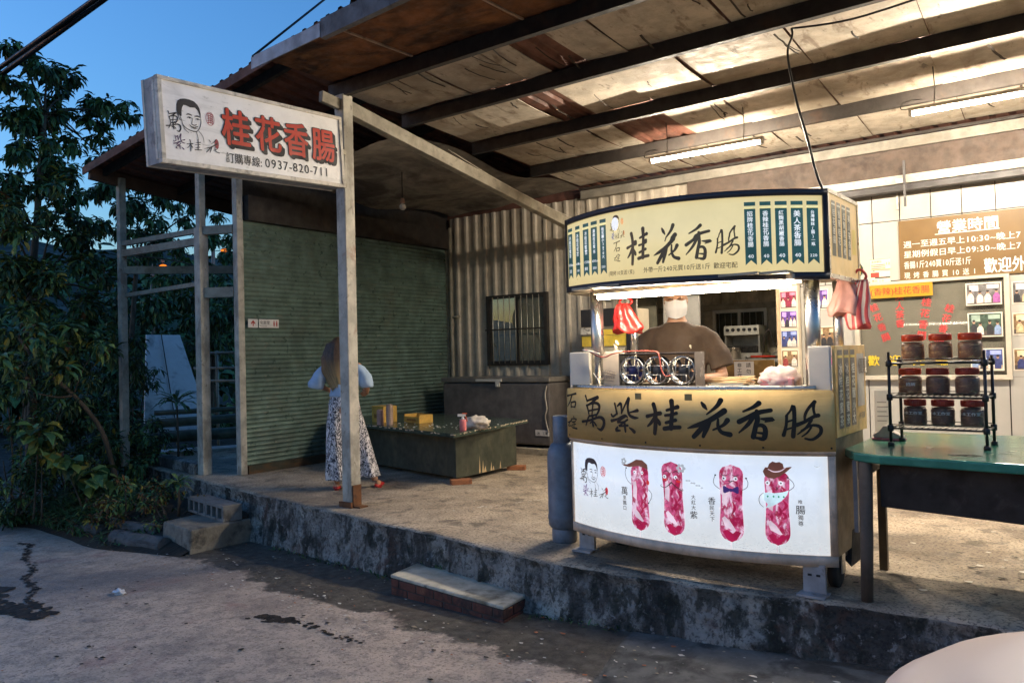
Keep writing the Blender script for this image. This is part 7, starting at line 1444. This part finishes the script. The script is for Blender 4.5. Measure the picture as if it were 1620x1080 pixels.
for i in range(520):
    k = r.random()
    if k < .35: x, y, z = r.gauss(-3.72, .16), 4.50 + r.uniform(-.04, .03), -.25
    elif k < .7: x, y, z = r.gauss(-3.15, .18), 4.42 + r.uniform(-.05, .03), -.25
    elif k < .9: x = r.uniform(-6.4, -4.4); y, z = 4.46 - .17 * (x + 4.4) + r.uniform(-.06, .04), rz(x)
    else: x = r.uniform(-2.95, -2.3); y, z = r.uniform(4.16, 4.26), rz(x)
    leaf(b, Vector((x, y, z)), Vector((r.uniform(-1, 1), r.uniform(-1, .3), r.uniform(.2, 1.3))), r.uniform(.02, .055), r.uniform(.008, .018), 0, pick(r, (3, 4, 2, .2, .6)), .2, .3)
o = b.build('kerb_weeds', LEAFM); o['kind'] = 'stuff'; o['label'] = 'small weeds growing in the joint behind the brick step'
# ================================================================== PARKED CAR at the right edge
car = thing('parked_car', 'cream car parked at the kerb with its rounded bonnet corner in the right foreground', 'car', (1.4, 1.97, ROADZ))
M_PAINT = mat('cream_paint', (.80, .60, .47), .45, vary=.0, coat=.1, layers=[((.62, .46, .35), 2., .5, .8, (1, 1, 1), .4)])
CY, HWD, CZ0 = 1.97, .88, .115
def xf(y): return -.45 + .66 * abs((y - CY) / HWD) ** 2.2
b = MB(); b.smooth = True; ys = [CY + HWD * math.sin(rad(-90 + 180 * k / 36)) for k in range(37)]; rows = []
for y in ys:
    e = abs((y - CY) / HWD); x0 = xf(y); dz = -.07 * e ** 3
    pr = [(x0 + .06, -.22), (x0 + .01, -.12), (x0 - .01, .10), (x0, .28), (x0 + .02, .40), (x0 + .06, .47 + dz), (x0 + .13, .515 + dz), (x0 + .28, .555 + dz), (x0 + .5, .58 + dz), (1.05, .64 + dz)]
    rows.append([b.P((px, y, pz)) for px, pz in pr])
for i in range(36):
    for k in range(9): b.F([rows[i][k], rows[i][k + 1], rows[i + 1][k + 1], rows[i + 1][k]])
b.smooth = False
for y in (CY - HWD, CY + HWD): b.poly([(xf(y) + .06, y, -.22), (xf(y), y, .28), (xf(y) + .13, y, .445), (1.05, y, .57), (1.05, y, -.2)])
b.box(1.05, 3.45, CY - HWD, CY + HWD, -.2, .57); b.build('body', M_PAINT, car)
b = MB(); b.loft([[(1.0, CY - .80, .57), (3.3, CY - .80, .57), (3.3, CY + .80, .57), (1.0, CY + .80, .57)], [(1.75, CY - .62, 1.03), (2.95, CY - .62, 1.03), (2.95, CY + .62, 1.03), (1.75, CY + .62, 1.03)]]); b.build('windows', mat('car_glass', (.02, .022, .022), .05, vary=0), car)
b = MB(); b.box(1.72, 2.98, CY - .64, CY + .64, 1.03, 1.07); b.build('roof', M_PAINT, car, .015)
for x in (.55, 2.85):
    for y in (CY - HWD + .02, CY + HWD - .02):
        b = MB(); b.lathe([(.15, -.09), (.27, -.09), (.30, -.06), (.30, .06), (.27, .09), (.15, .09)], (x, y, -.10), 24, 'Y'); w_ = b.build('wheel', mat('rubber', (.02, .018, .016)), car); b = MB(); b.lathe([(.01, -.085), (.17, -.08), (.17, .08), (.01, .085)], (x, y, -.10), 16, 'Y'); b.build('rim', M_STEEL, w_)
for s_ in (-1, 1): b = MB(); y = CY + s_ * .62; b.ell((xf(y) + .035, y, .30), (.06, .13, .07), 14, 8); b.build('headlight', mat('lamp_glass', (.6, .6, .6), .05, vary=0), car)
b = MB(); pts = []
def hoodz(x, y):
    e = abs((y - CY) / HWD); dz = -.07 * e ** 3; x0 = xf(y); pr = [(x0 + .02, .40), (x0 + .06, .47 + dz), (x0 + .13, .515 + dz), (x0 + .28, .555 + dz), (x0 + .5, .58 + dz), (1.05, .64 + dz)]
    for (a, c), (d_, f) in zip(pr[:-1], pr[1:]):
        if x <= d_: return c + (f - c) * max(0, (x - a) / (d_ - a))
    return .64
for k in range(26):
    t = k / 25; y = 2.30 - .62 * t ** .9; x = xf(y) + .035 + .05 * t; pts.append((x, y, hoodz(x, y) + .001))
b.tube(pts, .003, 5); pts = []
for k in range(20):
    t = k / 19; x = -.36 + 1.35 * t; y = 2.62 + .06 * t; pts.append((x + .12 * (1 - t), y, hoodz(x + .12 * (1 - t), y) + .001))
b.tube(pts, .003, 5); b.build('panel_gap', mat('gap_brown', (.10, .07, .055), .7), car)
car.location.z += .085
